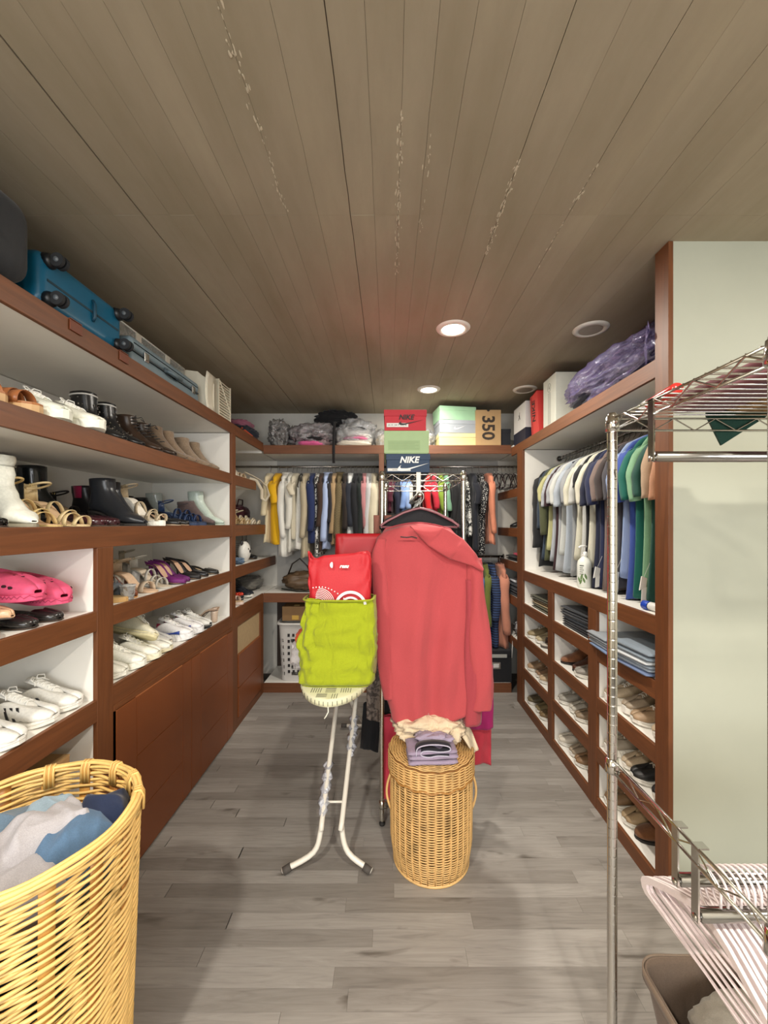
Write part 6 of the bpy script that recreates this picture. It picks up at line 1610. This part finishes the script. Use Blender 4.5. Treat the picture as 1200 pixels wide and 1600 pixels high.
# things on the back shelf, left half
ZK = ZB1[0] + .002
def bagged(label, name, c, s, inner, col='#e3e3e6', op=.28, seed=0, rz=0, layers=(), cat='bag'):
    t = thing(name, label, cat, c, R(rz))
    blob('contents', inner, t, (0, 0, .004), (s[0] * .86, s[1] * .8, s[2] * .72), seed=seed, amp=.35)
    for k, (mt, dz, hh, sc) in enumerate(layers):
        blob('folded_layer', mt, t, (.01 * k, -.025, dz), (s[0] * sc, s[1] * .8, hh), seed=seed + k + 3, amp=.2)
    blob('film', film(col, op, .10), t, (0, 0, 0), s, seed=seed + 9, amp=.45, freq=2.4, nu=64, nv=36)
    m = MB(); e = Vector((s[0] / 2 * .86, 0, s[2] * .62))
    m.grid([[(e.x + .04 * u + .0, -.02 + .04 * v + .01 * math.sin(u * 9), e.z + .05 * u + .014 * math.sin(v * 9 + u * 5)) for v in [q / 6 for q in range(7)]] for u in [q / 6 for q in range(7)]]).build('twisted_top', film(col, min(1, op * 1.3), .12), t, smooth=True)
    return t
t = thing('folded_clothes', 'pile of pink and navy folded clothes with an orange strap in the left corner', 'clothing', (-1.30, 3.50, ZK + .02))
blob('navy_layer', FB('#1d2431'), t, (0, 0, .0), (.28, .36, .14), seed=3, amp=.3)
blob('pink_layer', FB('#a5657a'), t, (-.03, .02, .115), (.26, .34, .075), seed=5, amp=.3)
sheet('orange_strap', FB('#c4502f'), t, lambda u, v: (.06 + .09 * u + .01 * math.sin(v * 5), -.17 - .0 + .03 * v, .085 - .075 * u + .022 * v), 14, 6, .004)
bagged('grey shiny plastic bag leaning in the left corner of the back shelf', 'plastic_bag', (-1.02, 3.70, ZK), (.20, .26, .27), FB('#4c4643'), '#c9c5c2', .35, 2, 10)
bagged('clear plastic bag of dark clothes with a pink strip on the back shelf', 'plastic_bag', (-.715, 3.72, ZK), (.47, .30, .245), pattern('floral', '#2c2729', '#8b7576', 18), '#e6e0e2', .26, 12, 0, ((FB('#e0669a'), .01, .05, .55), (FB('#141214'), .055, .045, .52)))
bagged('clear plastic bag of white and pink bedding on the back shelf', 'plastic_bag', (-.32, 3.72, ZK), (.40, .30, .28), FB('#b9b5ae'), '#eef0f2', .28, 22, 0, ((FB('#e5dccd'), .01, .06, .80), (FB('#d8749c'), .065, .03, .66), (FB('#e0ddd8'), .09, .04, .7), (FB('#1a191b'), .155, .03, .5)))
t = thing('black_bag', 'black crumpled fabric bag lying over the two clear plastic bags', 'bag', (-.50, 3.80, ZK + .215))
blob('body', FB('#121215', foldb=.7), t, (0, 0, 0), (.42, .22, .16), seed=17, amp=.45, freq=2.6)
t = thing('black_strap', 'long black strap hanging down over the back shelf edge', 'strap', (-.485, YF - .006, ZB1[0]))
MB().grid([[(-.012, y_, z_), (.012, y_, z_)] for y_, z_ in ((.16, .235), (.06, .22), (.012, .12), (-.002, .02), (-.003, -.05), (-.002, -.10), (.004, -.16))]).build('band', FB('#141214'), t, smooth=True, solid=.003)
bagged('small clear bag of cream lace behind the shoe box stack', 'plastic_bag', (-.045, 3.72, ZK), (.19, .24, .18), FB('#d2c7b0'), '#eef0f2', .25, 31, 0)
bagged('white patterned cloth between the red box and the mint box', 'plastic_bag', (.335, 3.74, ZK), (.20, .24, .19), pattern('floral', '#cfcabe', '#6f6a62', 22), '#eef0f2', .2, 35, 0)
# three long boxes and the 350 box
for k, (lb, col, lid, dz, rz_, w_) in enumerate((('pale yellow shoe box, lowest of the three beside the tan box', '#d9cd94', '#dcd29c', 0, 3, .335), ('pale grey shoe box with a white printed mark, middle of three', '#9fa6ad', '#a4abb2', .119, 6, .33), ('mint green shoe box, topmost of the three beside the tan box', '#a3cfa9', '#a8d5ae', .236, 9, .335))):
    b_ = shoebox(lb, col, (.615 - .004 * k, 3.685, ZK + dz), (w_, .23, .116 if k != 2 else .122), rz_, lid_h=.036, lidcol=lid)
    if k == 1:
        swoosh(b_, WHT, .02, -.1165, .050, .12, .8)
        o = text('since 1972', 'label_print', .012, WHT, b_, (-.02, -.1165, .064), (PI / 2, 0, 0)) if False else None
t = shoebox('upright tan shoe box with the large dark number 350 on the shelf', '#b08f62', (.898, 3.70, ZK), (.225, .26, .325), 0, lid_h=.0, overhang=.0)
MB().box(-.1135, .1135, -.131, -.1302, .0, .325).build('front_face', card('#b69569'), t)
text('350', 'number_print', .155, simple('dark_brown_print', '#33281f', rough=.6, bump=0), t, (-.005, -.1322, .165), (PI / 2, PI / 2, 0), bold=.004, sx=.95)
MB().prism([(.014 * math.cos(a), .014 * math.sin(a)) for a in [PI + PI * q / 10 for q in range(11)]], .002, c=(0, -.131, .325)).build('finger_notch', INK, t)
t = shoebox('dark low box behind the tan box in the right corner of the back shelf', '#24252d', (1.075, 3.74, ZK), (.09, .2, .17), 0)
# right top shelf
ZQ = ZR1[0] + .002
t = shoebox('upright white and navy shoe box with a small jumping figure mark', '#d3d2d0', (1.235, 3.385, ZQ + .022 - .022), (.235, .30, .335), 0, lid_h=.0, overhang=0)
MB().box(-.1185, .1185, -.151, .151, 0, .115).build('navy_base', card('#1d2032'), t)
m = MB()   # small jumping figure: arm up with a ball, spread legs
m.prism([(-.002, .0), (.004, -.002), (.016, -.020), (.026, -.026), (.024, -.029), (.012, -.025), (.001, -.010), (-.004, -.012), (-.014, -.028), (-.022, -.032), (-.020, -.026), (-.010, -.008), (-.006, .008), (-.010, .022), (-.006, .024), (-.001, .010), (.006, .012), (.014, .006), (.012, .002)], .001, M=Matrix.Rotation(PI / 2, 4, 'Z'))
o = m.build('jumping_figure_mark', INK, t); o.location = (-.1192, .0, .24)
MB().prism([(.004 * math.cos(a), .004 * math.sin(a)) for a in [2 * PI * q / 12 for q in range(12)]], .001, M=Matrix.Rotation(PI / 2, 4, 'Z'), c=(-.1192, -.009, .268)).build('ball_mark', INK, t)
t = shoebox('upright coral red shoe box with dark brand lettering, leaning', '#c93b37', (1.245, 3.055, ZQ + .006), (.23, .145, .335), 0, lid_h=.0, overhang=0, rot=(R(-7), 0, 0))
MB().box(-.1155, -.1150, .035, .0725, 0, .335).build('side_lid', card('#a92c2a'), t)
text('NIKE', 'brand_lettering', .085, INK, t, (-.1162, -.012, .185), (R(180), R(-90), 0), shear=.25, bold=.0015) if False else text('NIKE', 'brand_lettering', .080, INK, t, (-.1164, .004, .19), (0, R(-90), R(0)), shear=.25, bold=.0015)
bpy.context.view_layer.update()
t = shoebox('tall white shoe box with three thin vertical lines and a round emblem', '#c9cabf', (1.27, 2.80, ZQ), (.27, .215, .362), 0, lid_h=.0, overhang=0)
for k in range(3): MB().box(-.1362, -.1352, -.008 + k * .018 - .012, -.004 + k * .018 - .012, .03, .25).build('printed_line', card('#7d7e78'), t)
MB().tube([(-.1358, .002 + .026 * math.cos(a), .285 + .030 * math.sin(a)) for a in [2 * PI * q / 24 for q in range(24)]], .0012, 5, closed=True).build('emblem_ring', card('#6d6e68'), t)
MB().prism([(-.010, -.012), (.0, .018), (.010, -.012), (0, -.004)], .001, M=Matrix.Rotation(PI / 2, 4, 'Z'), c=(-.136, .002, .285)).build('emblem', card('#6d6e68'), t)
FV = '#8f82bd'
t = thing('purple_garment_bag', 'purple transparent plastic bag of dark clothes, front lower one on the right cabinet', 'bag', (1.205, 2.12, ZQ + .001))
blob('dark_contents', FB('#17182c'), t, (0, .02, .01), (.19, .80, .14), seed=41, amp=.3, freq=2.6, nu=60, nv=30)
blob('film', film(FV, .30, .07), t, (0, 0, 0), (.27, .98, .24), seed=44, amp=.32, freq=1.9, nu=120, nv=64, e=.9)
t.rotation_euler = (0, 0, 0)
sheet('loose_end', film(FV, .45, .10), t, lambda u, v: (-.08 - .05 * u + .012 * math.sin(v * 8), -.38 - .09 * u + .02 * math.sin(v * 7), .02 + .15 * v + .02 * math.sin(u * 7 + v * 6)), 16, 16, .001)
t = thing('purple_garment_bag', 'purple transparent plastic bag of dark clothes, rear upper one by the end post', 'bag', (1.49, 2.13, ZQ + .001))
blob('dark_contents', FB('#1a1c33'), t, (0, 0, .01), (.23, .84, .33), seed=51, amp=.35, freq=2.6, nu=60, nv=30)
blob('film', film(FV, .30, .07), t, (0, -.02, 0), (.27, .96, .44), seed=57, amp=.32, freq=1.8, nu=120, nv=64, e=.9)
sheet('loose_end', film(FV, .5, .10), t, lambda u, v: (-.15 + .02 * math.sin(v * 9) - .04 * u, -.46 + .14 * u * (1 - v) , .18 + .22 * v + .01 * math.sin(u * 9)), 16, 16, .001)

# ================================================================ corner shelves on the left
G3 = 'shoes on the left corner shelves'
shoe('sandal', 'white and beige strappy sandal on the upper corner shelf', -1.24, 3.08, Z2[0], 10, None, c='#dad2c2', Hh=.08, straps=3, crossed=True, solec='#b79a7a', block='#d8cfbe')
shoe('sandal', 'beige sandal with long straps beside the white one on the corner shelf', -1.24, 3.21, Z2[0], -6, None, c='#c4b298', Hh=.07, straps=2, solec='#9c8468', block='#c4b298')
t = thing('hanging_belt', 'cream belt hanging in a loop off the end of the upper corner shelf', 'belt', (-1.11, 3.25, Z2[0] + .012))
MB().tube([(-.05, -.05, .05), (-.01, -.0, .03), (.035, .06, .0), (.075, .11, -.05), (.09, .14, -.12), (.06, .14, -.17), (.03, .13, -.15), (.04, .10, -.08), (.01, .05, -.005), (-.03, .0, .005)], .013, 8, flat=.25).build('band', leather('#cfc3ab', .5), t, smooth=True)
for k, (yy, c1_, dsc) in enumerate(((3.13, '#b79c72', 'leopard strappy sandal nearest the stile on the second corner shelf'), (3.25, '#c9b48c', 'pale gold strappy sandal, second on the second corner shelf'), (3.37, '#d5cbb6', 'cream strappy sandal, third on the second corner shelf'), (3.50, '#cabfa6', 'cream and brown strappy sandal, fourth on the second corner shelf'))):
    shoe('sandal', dsc, -1.245, yy, Z3[0], -6 + 4 * k, None, c=c1_, Hh=.05, straps=4, crossed=True, solec='#3a2a20', block='#4a3628')
shoe('boot', 'black boot at the back of the second corner shelf', -1.52, 3.60, Z3[0], 0, None, c='#1a1719', sh=.20, Hh=.04)
t = thing('burgundy_bag', 'burgundy suede bag at the back of the second corner shelf', 'bag', (-1.46, 3.84, Z3[0] + .002)); blob('body', suede('#4a1826'), t, (0, 0, 0), (.22, .24, .19), seed=3, amp=.2)
MB().tube([(.02, -.07, .17), (.03, -.05, .24), (.03, .05, .24), (.02, .07, .17)], .006, 7).build('handle', leather('#3a121d', .4), t, smooth=True)
# white koala faced bag
KZ = 1.184 + .002
t = thing('novelty_handbag', 'round white animal faced handbag with black nose on the third corner shelf', 'bag', (-1.175, 3.235, KZ))
wl = leather('#e6e4dd', .35)
rg = [[(-.0 + .045 * math.cos(ph) * math.cos(a) * 1.0, .078 * math.cos(ph) * math.sin(a), .085 + .084 * math.sin(ph)) for a in [2 * PI * k / 28 for k in range(28)]] for ph in [-PI / 2 + PI * i / 16 for i in range(17)]]
MB().rings(rg).build('body', wl, t, smooth=True)
blk = plastic('#17171a', .25)
def dot(x, y, z, r, nm, par=t): return MB().lathe([(.0002, .004), (r * .7, .003), (r, 0)], 14).xf(Matrix.Translation((x, y, z)) @ Matrix.Rotation(PI / 2, 4, 'Y')).build(nm, blk, par, smooth=True)
dot(.042, -.022, .108, .0075, 'eye'); dot(.040, .030, .108, .0075, 'eye'); dot(.045, .004, .088, .014, 'nose')
for y_ in (-.052, .052): MB().rings([[(.010 * math.cos(ph) * math.cos(a), y_ + .022 * math.cos(ph) * math.sin(a), .158 + .022 * math.sin(ph)) for a in [2 * PI * k / 14 for k in range(14)]] for ph in [-PI / 2 + PI * i / 8 for i in range(9)]]).build('ear', leather('#3a3a3c', .5), t, smooth=True)
MB().tube([(0, -.04, .165), (.0, -.045, .23), (0, -.020, .285), (0, .03, .285), (0, .050, .23), (0, .042, .165)], .0045, 7, flat=.5).build('strap', leather('#1b1a1b', .4), t, smooth=True)
t = thing('denim_cloth', 'small crumpled blue denim cloth on the third corner shelf', 'cloth', (-1.185, 3.09, KZ)); blob('body', FB('#5e738a'), t, (0, 0, 0), (.13, .11, .05), seed=7, amp=.5)
shoe('pump', 'black flat shoe behind the white animal faced handbag, nearer of the pair', -1.30, 3.42, KZ, -30, None, c='#161618', Hh=.0, pointed=0)
shoe('pump', 'black flat shoe behind the white animal faced handbag, farther of the pair', -1.27, 3.56, KZ, -30, None, c='#161618', Hh=.0, pointed=0)
t = thing('paper_sheet', 'white sheet of paper leaning at the back of the third corner shelf', 'paper', (-1.40, 3.80, KZ)); MB().box(-.08, .08, -.001, .001, 0, .15).build('page', card('#d2d0cb'), t)
for k in range(6): MB().box(-.06, .06, -.0018, -.001, .03 + .018 * k, .034 + .018 * k).build('printed_line', card('#8d8c89'), t)
# counter
CZ = .882
shoe('sneaker', 'navy black sneaker, nearer of two on the corner counter', -1.29, 3.19, CZ, -16, None, c='#20242c', sole='#26272b', lace='#2b2d33', inner='#1a1a1d')
shoe('sneaker', 'navy black sneaker with a white sole edge, farther of two on the corner counter', -1.26, 3.36, CZ, -24, None, c='#1d212b', sole='#dad7cd', lace='#25272d', inner='#1a1a1d')
shoe('sandal', 'pale pink sandal with a red bead flower on the corner counter', -1.225, 3.05, CZ, -10, None, c='#d8c2b4', Hh=0, straps=2, ankle=False, plat=.015, solec='#dcc6b8')
t = thing('bead_flower', 'red bead flower ornament lying on the pale pink sandal', 'ornament', (-1.15, 3.06, CZ + .062))
for k in range(7):
    a = 2 * PI * k / 6; rr = 0 if k == 6 else .020
    MB().rings([[(rr * math.cos(a) + .013 * math.cos(ph) * math.cos(b), rr * math.sin(a) + .013 * math.cos(ph) * math.sin(b), .012 + .012 * math.sin(ph)) for b in [2 * PI * q / 10 for q in range(10)]] for ph in [-PI / 2 + PI * i / 6 for i in range(7)]]).build('bead', plastic('#c23a26', .2), t, smooth=True)
t = thing('grey_backpack', 'grey mesh bag lying at the back of the corner counter', 'bag', (-1.36, 3.72, CZ)); blob('body', FB('#6d6a63'), t, (0, 0, 0), (.34, .34, .13), seed=12, amp=.35)
t = thing('brown_handbag', 'brown leather handbag with long straps on the back counter', 'bag', (-.78, 3.74, CZ)); blob('body', leather('#5e4a35', .5), t, (0, 0, 0), (.42, .28, .17), seed=15, amp=.3)
MB().tube([(-.16, -.02, .14), (-.12, -.03, .24), (-.05, -.03, .29), (.02, -.02, .22), (.05, 0, .14)], .007, 7).build('strap', leather('#2a2019', .4), t, smooth=True)
MB().tube([(-.20, -.10, .02), (-.05, -.16, .006), (.15, -.17, .006), (.30, -.13, .006)], .006, 7).build('long_strap', leather('#20241f', .4), t, smooth=True)
t = thing('patterned_bag', 'dark brown patterned handbag standing at the right of the back counter', 'bag', (-.52, 3.78, CZ)); rounded_box('body', pattern('floral', '#3a2a1e', '#5c4530', 24), t, -.13, .13, -.07, .07, 0, .22, .03)
MB().tube([(-.07, -.03, .21), (-.05, -.04, .30), (.05, -.04, .30), (.07, -.03, .21)], .007, 7).build('handle', leather('#241811', .4), t, smooth=True)
t = thing('leaning_board', 'dark board leaning in the middle of the back counter', 'board', (-.28, 3.78, CZ)); MB().box(-.16, .14, -.01, .01, 0, .20).build('panel', DKB, t, bevel=.002)

# under the back counter: white laundry basket and small carton
t = thing('white_laundry_basket', 'white plastic laundry basket with square holes under the back counter', 'basket', (-.82, 3.70, .083))
PL = plastic('#cfcdc9', .4)
n_u, n_v = 48, 14
def lb_pt(a, z):
    k = 1 + .16 * z / .52; cx = math.copysign(abs(math.cos(a)) ** .4, math.cos(a)); sy = math.copysign(abs(math.sin(a)) ** .4, math.sin(a))
    return (cx * .155 * k, sy * .125 * k, z)
m = MB(); vs = []; fs = []
zs = [0, .03] + [.05 + .030 * i for i in range(13)] + [.46, .52]
for z in zs:
    for k in range(n_u): vs.append(lb_pt(2 * PI * (k + .5) / n_u, z))
for i in range(len(zs) - 1):
    for k in range(n_u):
        if 2 <= i < 13 and k % 3 != 0 and i % 2 == 0 : 
            if (k // 1) % 2: continue
        l = (k + 1) % n_u; fs.append((i * n_u + k, i * n_u + l, (i + 1) * n_u + l, (i + 1) * n_u + k))
fs.append(tuple(range(n_u)))
MB().add(vs, fs).build('tub', PL, t, smooth=False, solid=.003)
MB().rings([[tuple(Vector(lb_pt(2 * PI * (k + .5) / n_u, z)) * 1 + Vector((0, 0, 0)) + Vector(lb_pt(2 * PI * (k + .5) / n_u, 0)).normalized() * o) for k in range(n_u)] for z, o in ((.50, .001), (.505, .018), (.522, .020), (.525, .0))]).build('rim', PL, t, smooth=True)
sm = simple('dark_mesh_hole', '#2c2a2a', rough=.9)
for i in range(7):
    for j in range(-1, 2):
        z = .085 + i * .055; x = -.075 + (j + 1) * .042; y_ = lb_pt(-PI / 2, z)[1]
        MB().box(x - .010, x + .010, y_ - .0035, y_ + .001, z - .013, z + .013).build('square_hole', sm, t)
t2 = thing('carton', 'small brown cardboard carton on top of the white laundry basket', 'box', (-.85, 3.72, .612))
MB().box(-.12, .12, -.10, .10, 0, .13).build('box_body', card('#8a6a43'), t2, bevel=.002)
MB().box(-.03, .03, -.1015, -.1, .01, .05).build('yellow_label', card('#c9a24a'), t2)
MB().box(-.02, .03, -.06, .0, .1301, .134).build('tape_strip', card('#b89b5c'), t2)

# back right: black storage box
t = thing('black_storage_box', 'black fabric storage box with a label holder at the bottom right of the back wall', 'box', (1.005 - .04, 3.70, .083))
MB().box(-.16, .135, -.16, .16, 0, .235).build('box_body', FB('#17171b'), t, bevel=.004)
MB().box(-.165, .14, -.165, .165, .235, .285).build('lid', FB('#1b1b20'), t, bevel=.006)
MB().box(-.10, .09, -.168, -.164, .222, .252).build('front_strap', FB('#a9a9a4'), t)
MB().box(-.045, .035, -.164, -.160, .12, .18).build('label_holder', chrome('#b9b9b6', .3), t, bevel=.001)
MB().box(-.030, .020, -.1645, -.164, .133, .168).build('label', card('#d0cfcb'), t)
t = thing('white_cable', 'white cable hanging down beside the black storage box', 'cable', (1.10, 3.50, .30))
MB().tube([(.05, .05, .205), (.02, .01, .215), (-.005, -.01, .19), (-.012, -.012, .10), (-.015, -.012, .02)], .004, 6).build('cord', plastic('#dedcd6'), t, smooth=True)
# right corner shelves
G4 = 'things on the right corner shelves'
shoe('boot', 'black boot on the second shelf of the right corner', 1.24, 3.62, 1.46, 180, None, c='#151417', sh=.16, Hh=.05)
shoe('sandal', 'white strappy sandal on the second shelf of the right corner', 1.235, 3.47, 1.46, 176, None, c='#d8d4c8', Hh=.07, straps=3, solec='#2a2522', block='#2a2522')
shoe('sandal', 'cream bow sandal at the top of the right corner', 1.235, 3.44, 1.80, 180, None, c='#c9bda0', Hh=.08, straps=2, solec='#7a6548')
t = thing('red_cloth', 'folded black and red cloth on the third shelf of the right corner', 'clothing', (1.23, 3.60, 1.167)); folded('body', FB('#1b1a1d'), t, (0, 0, 0), (.24, .30, .045), n=2, seed=2)
folded('red_top', FB('#a32743'), t, (-.03, -.10, .045), (.16, .12, .03), n=1, seed=3)
t = thing('white_cone', 'white paper cone at the far end of the third shelf of the right corner', 'paper', (1.25, 3.86, 1.167)); MB().lathe([(.06, 0), (.03, .08), (.006, .15)], 18).build('cone', card('#cfcdc8'), t, smooth=True); MB().lathe([(.062, 0), (.064, .004), (.058, .004)], 18).build('base_ring', card('#bdbbb6'), t)
t = thing('folded_clothes', 'stack of dark folded clothes under a white roll in the right corner', 'clothing', (1.23, 3.58, .862)); folded('dark_stack', FB('#2b2f36'), t, (0, 0, 0), (.24, .34, .10), n=4, seed=8)
folded('white_piece', FB('#c8ccd2'), t, (-.01, .06, .10), (.18, .16, .03), n=1, seed=9); blob('white_roll', FB('#d8d8d6'), t, (0, -.05, .10), (.12, .10, .06), seed=4, amp=.2)
t = thing('patterned_cloth', 'grey patterned cloth on the fifth shelf of the right corner', 'clothing', (1.23, 3.52, .502)); blob('body', pattern('floral', '#4f5258', '#a9abad', 26), t, (0, 0, 0), (.22, .24, .16), seed=6, amp=.4)

# ================================================================ right wardrobe contents
t = thing('pump_bottle', 'white lotion pump bottle with a green leaf print on the right shelf', 'bottle', (1.165, 2.36, ZR2[0] + .001))
MB().lathe([(.0005, 0), (.036, 0), (.039, .004), (.040, .02), (.040, .135), (.036, .155), (.024, .172), (.014, .180), (.013, .192), (.0005, .192)], 28).build('bottle_body', plastic('#d9dbd2', .3), t, smooth=True)
MB().lathe([(.0145, .186), (.0155, .188), (.0155, .206), (.011, .212), (.0005, .212)], 20).build('collar', plastic('#ecebe6', .3), t, smooth=True)
pm = MB().cyl((0, 0, .21), (0, 0, .238), .0042, 10).build('pump_stem', plastic('#ecebe6', .3), t, smooth=True)
MB().tube([(.014, .004, .243), (-.004, 0, .246), (-.026, -.006, .243), (-.038, -.009, .236)], .0055, 8).build('nozzle', plastic('#ecebe6', .3), pm, smooth=True)
gl_ = simple('green_print', '#5e7a44', rough=.6, bump=0)
for k, (a, z, s_) in enumerate(((200, .03, .030), (222, .045, .034), (240, .03, .028), (215, .02, .026), (255, .05, .03))):
    a = R(a); rows = []
    for q in range(6):
        u = q / 5; w_ = .006 * math.sin(PI * u) + .0006; aa = a + (u - .5) * .25 * (1 if k % 2 else -1)
        rows.append([(.0405 * math.cos(aa - w_ / .04), .0405 * math.sin(aa - w_ / .04), z + s_ * u * 1.2), (.0405 * math.cos(aa + w_ / .04), .0405 * math.sin(aa + w_ / .04), z + s_ * u * 1.2)])
    MB().grid(rows).build('printed_leaf', gl_, t)
dk = simple('grey_print', '#4f5450', rough=.6, bump=0)
for k in range(5):
    z = .128 - k * .012; rows = [[(.0405 * math.cos(R(205 + 7 * q)), .0405 * math.sin(R(205 + 7 * q)), z), (.0405 * math.cos(R(205 + 7 * q)), .0405 * math.sin(R(205 + 7 * q)), z + (.006 if k == 0 else .0035))] for q in range(6 - (k % 2))]
    MB().grid(rows).build('printed_line', dk, t)
t = thing('small_bottle', 'small white bottle with a blue cap lying at the near end of the right shelf', 'bottle', (1.145, 1.715, ZR2[0] + .020), rot=(0, 0, R(100)))
MB().lathe([(.0005, -.05), (.016, -.05), (.018, -.045), (.018, .015), (.012, .022), (.0005, .022)], 18).xf(Matrix.Rotation(PI / 2, 4, 'Y')).build('bottle_body', plastic('#dfe0de', .3), t, smooth=True)
MB().lathe([(.019, .018), (.0195, .02), (.0195, .05), (.0005, .052)], 18).xf(Matrix.Rotation(PI / 2, 4, 'Y')).build('cap', plastic('#2447b4', .3), t, smooth=True)
for k, Y_ in enumerate((2.20, 2.02, 1.80, 1.68)):
    t = thing('paper_tag', ('white folded paper tag hanging from the navy shirts', 'white folded paper tag hanging beside the chrome post', 'white folded paper tag hanging from the royal blue sweatshirt', 'cream folded tag hanging from the shirts at the near end of the rod')[k], 'tag', (1.155, Y_, 1.20))
    MB().prism([(-.03, 0), (.022, .012), (.030, .05), (-.012, .062)], .004, M=Matrix.Rotation(.5, 4, 'Z')).build('tag', card('#dcdbd5'), t); MB().prism([(-.010, -.055), (.014, -.05), (.018, .012), (-.006, .01)], .003, M=Matrix.Rotation(.2, 4, 'Z')).build('loose_end', card('#d2d1cb'), t)
    MB().cyl((.004, 0, .058), (.03, 0, .12), .0008, 4).build('string', card('#c9c8c2'), t)
def stack(label, cols, c, s, seed=0, rz=0):
    t = thing('folded_clothes', label, 'clothing', c); z = 0
    for k, (mt, h_) in enumerate(cols):
        folded('folded_piece', mt, t, (.008 * math.sin(k * 2.1), .01 * math.sin(k * 1.3), z), (s[0], s[1], h_), n=max(1, int(h_ / .014)), seed=seed + k, rz=R(rz + 3 * math.sin(k))); z += h_
    return t
stack('stack of olive and beige folded trousers in the far top cubby on the right', [(FB('#55533f'), .03), (FB('#a08c68'), .035), (FB('#4a4838'), .03)], (1.25, 2.93, .857), (.26, .34), 3)
stack('stack of grey and black folded clothes in the middle top cubby on the right', [(FB('#1d2026'), .045), (FB('#67707a'), .03), (FB('#2a2c32'), .05)], (1.25, 2.36, .857), (.28, .36), 5)
stack('folded light jeans with a blue lining in the near top cubby, far stack', [(FB('#7186a8'), .018), (FB('#a9b2bd'), .03), (FB('#8d949b'), .03)], (1.235, 2.01, .857), (.34, .20), 7, -4)
stack('folded grey jeans in the near top cubby, near stack', [(FB('#69799b'), .016), (FB('#9aa6b2'), .03), (FB('#c3c6c8'), .018), (FB('#7d8994'), .04)], (1.235, 1.78, .857), (.34, .24), 9, 4)
t = thing('grey_cloth', 'dark cloth lying behind the jeans in the near top cubby', 'clothing', (1.50, 1.90, .857)); blob('body', FB('#3a3c38'), t, (0, 0, 0), (.22, .38, .15), seed=4, amp=.3)
# cubby shoes: two or three pairs a cubby, toes to the aisle
cub = {  # (column, row): list of (kind, adjective label, colour, kw)
 (2, .59): [('sneaker', 'olive beige sneaker', '#8f7f5e', {}), ('sneaker', 'beige canvas sneaker', '#b7a888', {}), ('slide', 'dark brown sandal', '#3d2d22', {}), ('sneaker', 'cream tan sneaker', '#c9b795', {})],
 (2, .33): [('sneaker', 'tan suede sneaker', '#a98b6b', {}), ('sneaker', 'brown suede sneaker', '#8f7258', {}), ('sneaker', 'beige sneaker', '#bba587', {}), ('sneaker', 'light brown sneaker', '#9c8163', {})],
 (2, .065): [('sneaker', 'olive brown shoe', '#6d6248', {}), ('sneaker', 'khaki shoe', '#8a7b58', {}), ('sneaker', 'dark tan shoe', '#7b6545', {}), ('sneaker', 'pale sneaker', '#cbbfa6', {})],
 (1, .59): [('boot', 'brown suede boot', '#7d4f31', dict(style='suede', sh=.14, Hh=.02)), ('boot', 'dark brown leather boot', '#4c2c1c', dict(sh=.15, Hh=.02)), ('sneaker', 'grey sneaker', '#8d8880', {}), ('sneaker', 'white and grey sneaker', '#d2d0ca', {})],
 (1, .33): [('sneaker', 'white soled grey sneaker', '#9a958c', {}), ('sneaker', 'pale grey sneaker', '#b8b2a6', {}), ('sneaker', 'taupe suede shoe', '#8a7862', {}), ('pump', 'tan leather loafer', '#b48a56', dict(Hh=.0, pointed=0, slipper=1))],
 (1, .065): [('sneaker', 'off white sneaker', '#cfc7b8', {}), ('sneaker', 'light taupe sneaker', '#a3937f', {}), ('sneaker', 'brown suede shoe', '#8a6b4c', {}), ('sneaker', 'dark brown shoe', '#5f4733', {})],
 (0, .59): [('sneaker', 'beige running shoe', '#b09f86', dict(chunky=1)), ('sneaker', 'taupe running shoe', '#9c8c78', dict(chunky=1)), ('sneaker', 'tan sneaker', '#a58a6d', {}), ('sneaker', 'light beige suede sneaker', '#bfab8f', {})],
 (0, .33): [('sneaker', 'grey beige running shoe', '#a39888', dict(chunky=1)), ('sneaker', 'beige knit sneaker', '#b8a58b', {}), ('sneaker', 'black and white skate shoe', '#1c1b1c', dict(sole='#e2e0da', toe='#e4e2dc')), ('sneaker', 'black and white basketball shoe', '#201d1e', dict(sole='#dedcd6', high=1, accent='#dcd9d3'))],
 (0, .065): [('sneaker', 'dark tan suede shoe', '#7a5f42', {}), ('sneaker', 'light tan shoe', '#a58d6c', {}), ('boot', 'brown suede ankle boot', '#6d4527', dict(style='suede', sh=.13, Hh=.02)), ('boot', 'reddish brown ankle boot', '#5c3420', dict(sh=.13, Hh=.02))],
}
rown = {.59: 'second row', .33: 'third row', .065: 'bottom row'}; coln = {0: 'near column', 1: 'middle column', 2: 'far column'}
for (ci, zr), items in cub.items():
    y0, y1 = cols[ci]; n_ = len(items)
    for k, (kd, lb, col_, kw) in enumerate(items):
        Y_ = y1 - .065 - (y1 - y0 - .13) * k / (n_ - 1)
        kw = dict(kw); kw.pop('toe', None)
        kw.setdefault('c', col_)
        shoe(kd, f'{lb} in the {rown[zr]} of cubbies, {coln[ci]}', 1.245 + .012 * (k % 2) + (.0 if kd != 'boot' else .01), Y_, zr, 180 + (6 if k % 2 else -8), None, **kw)
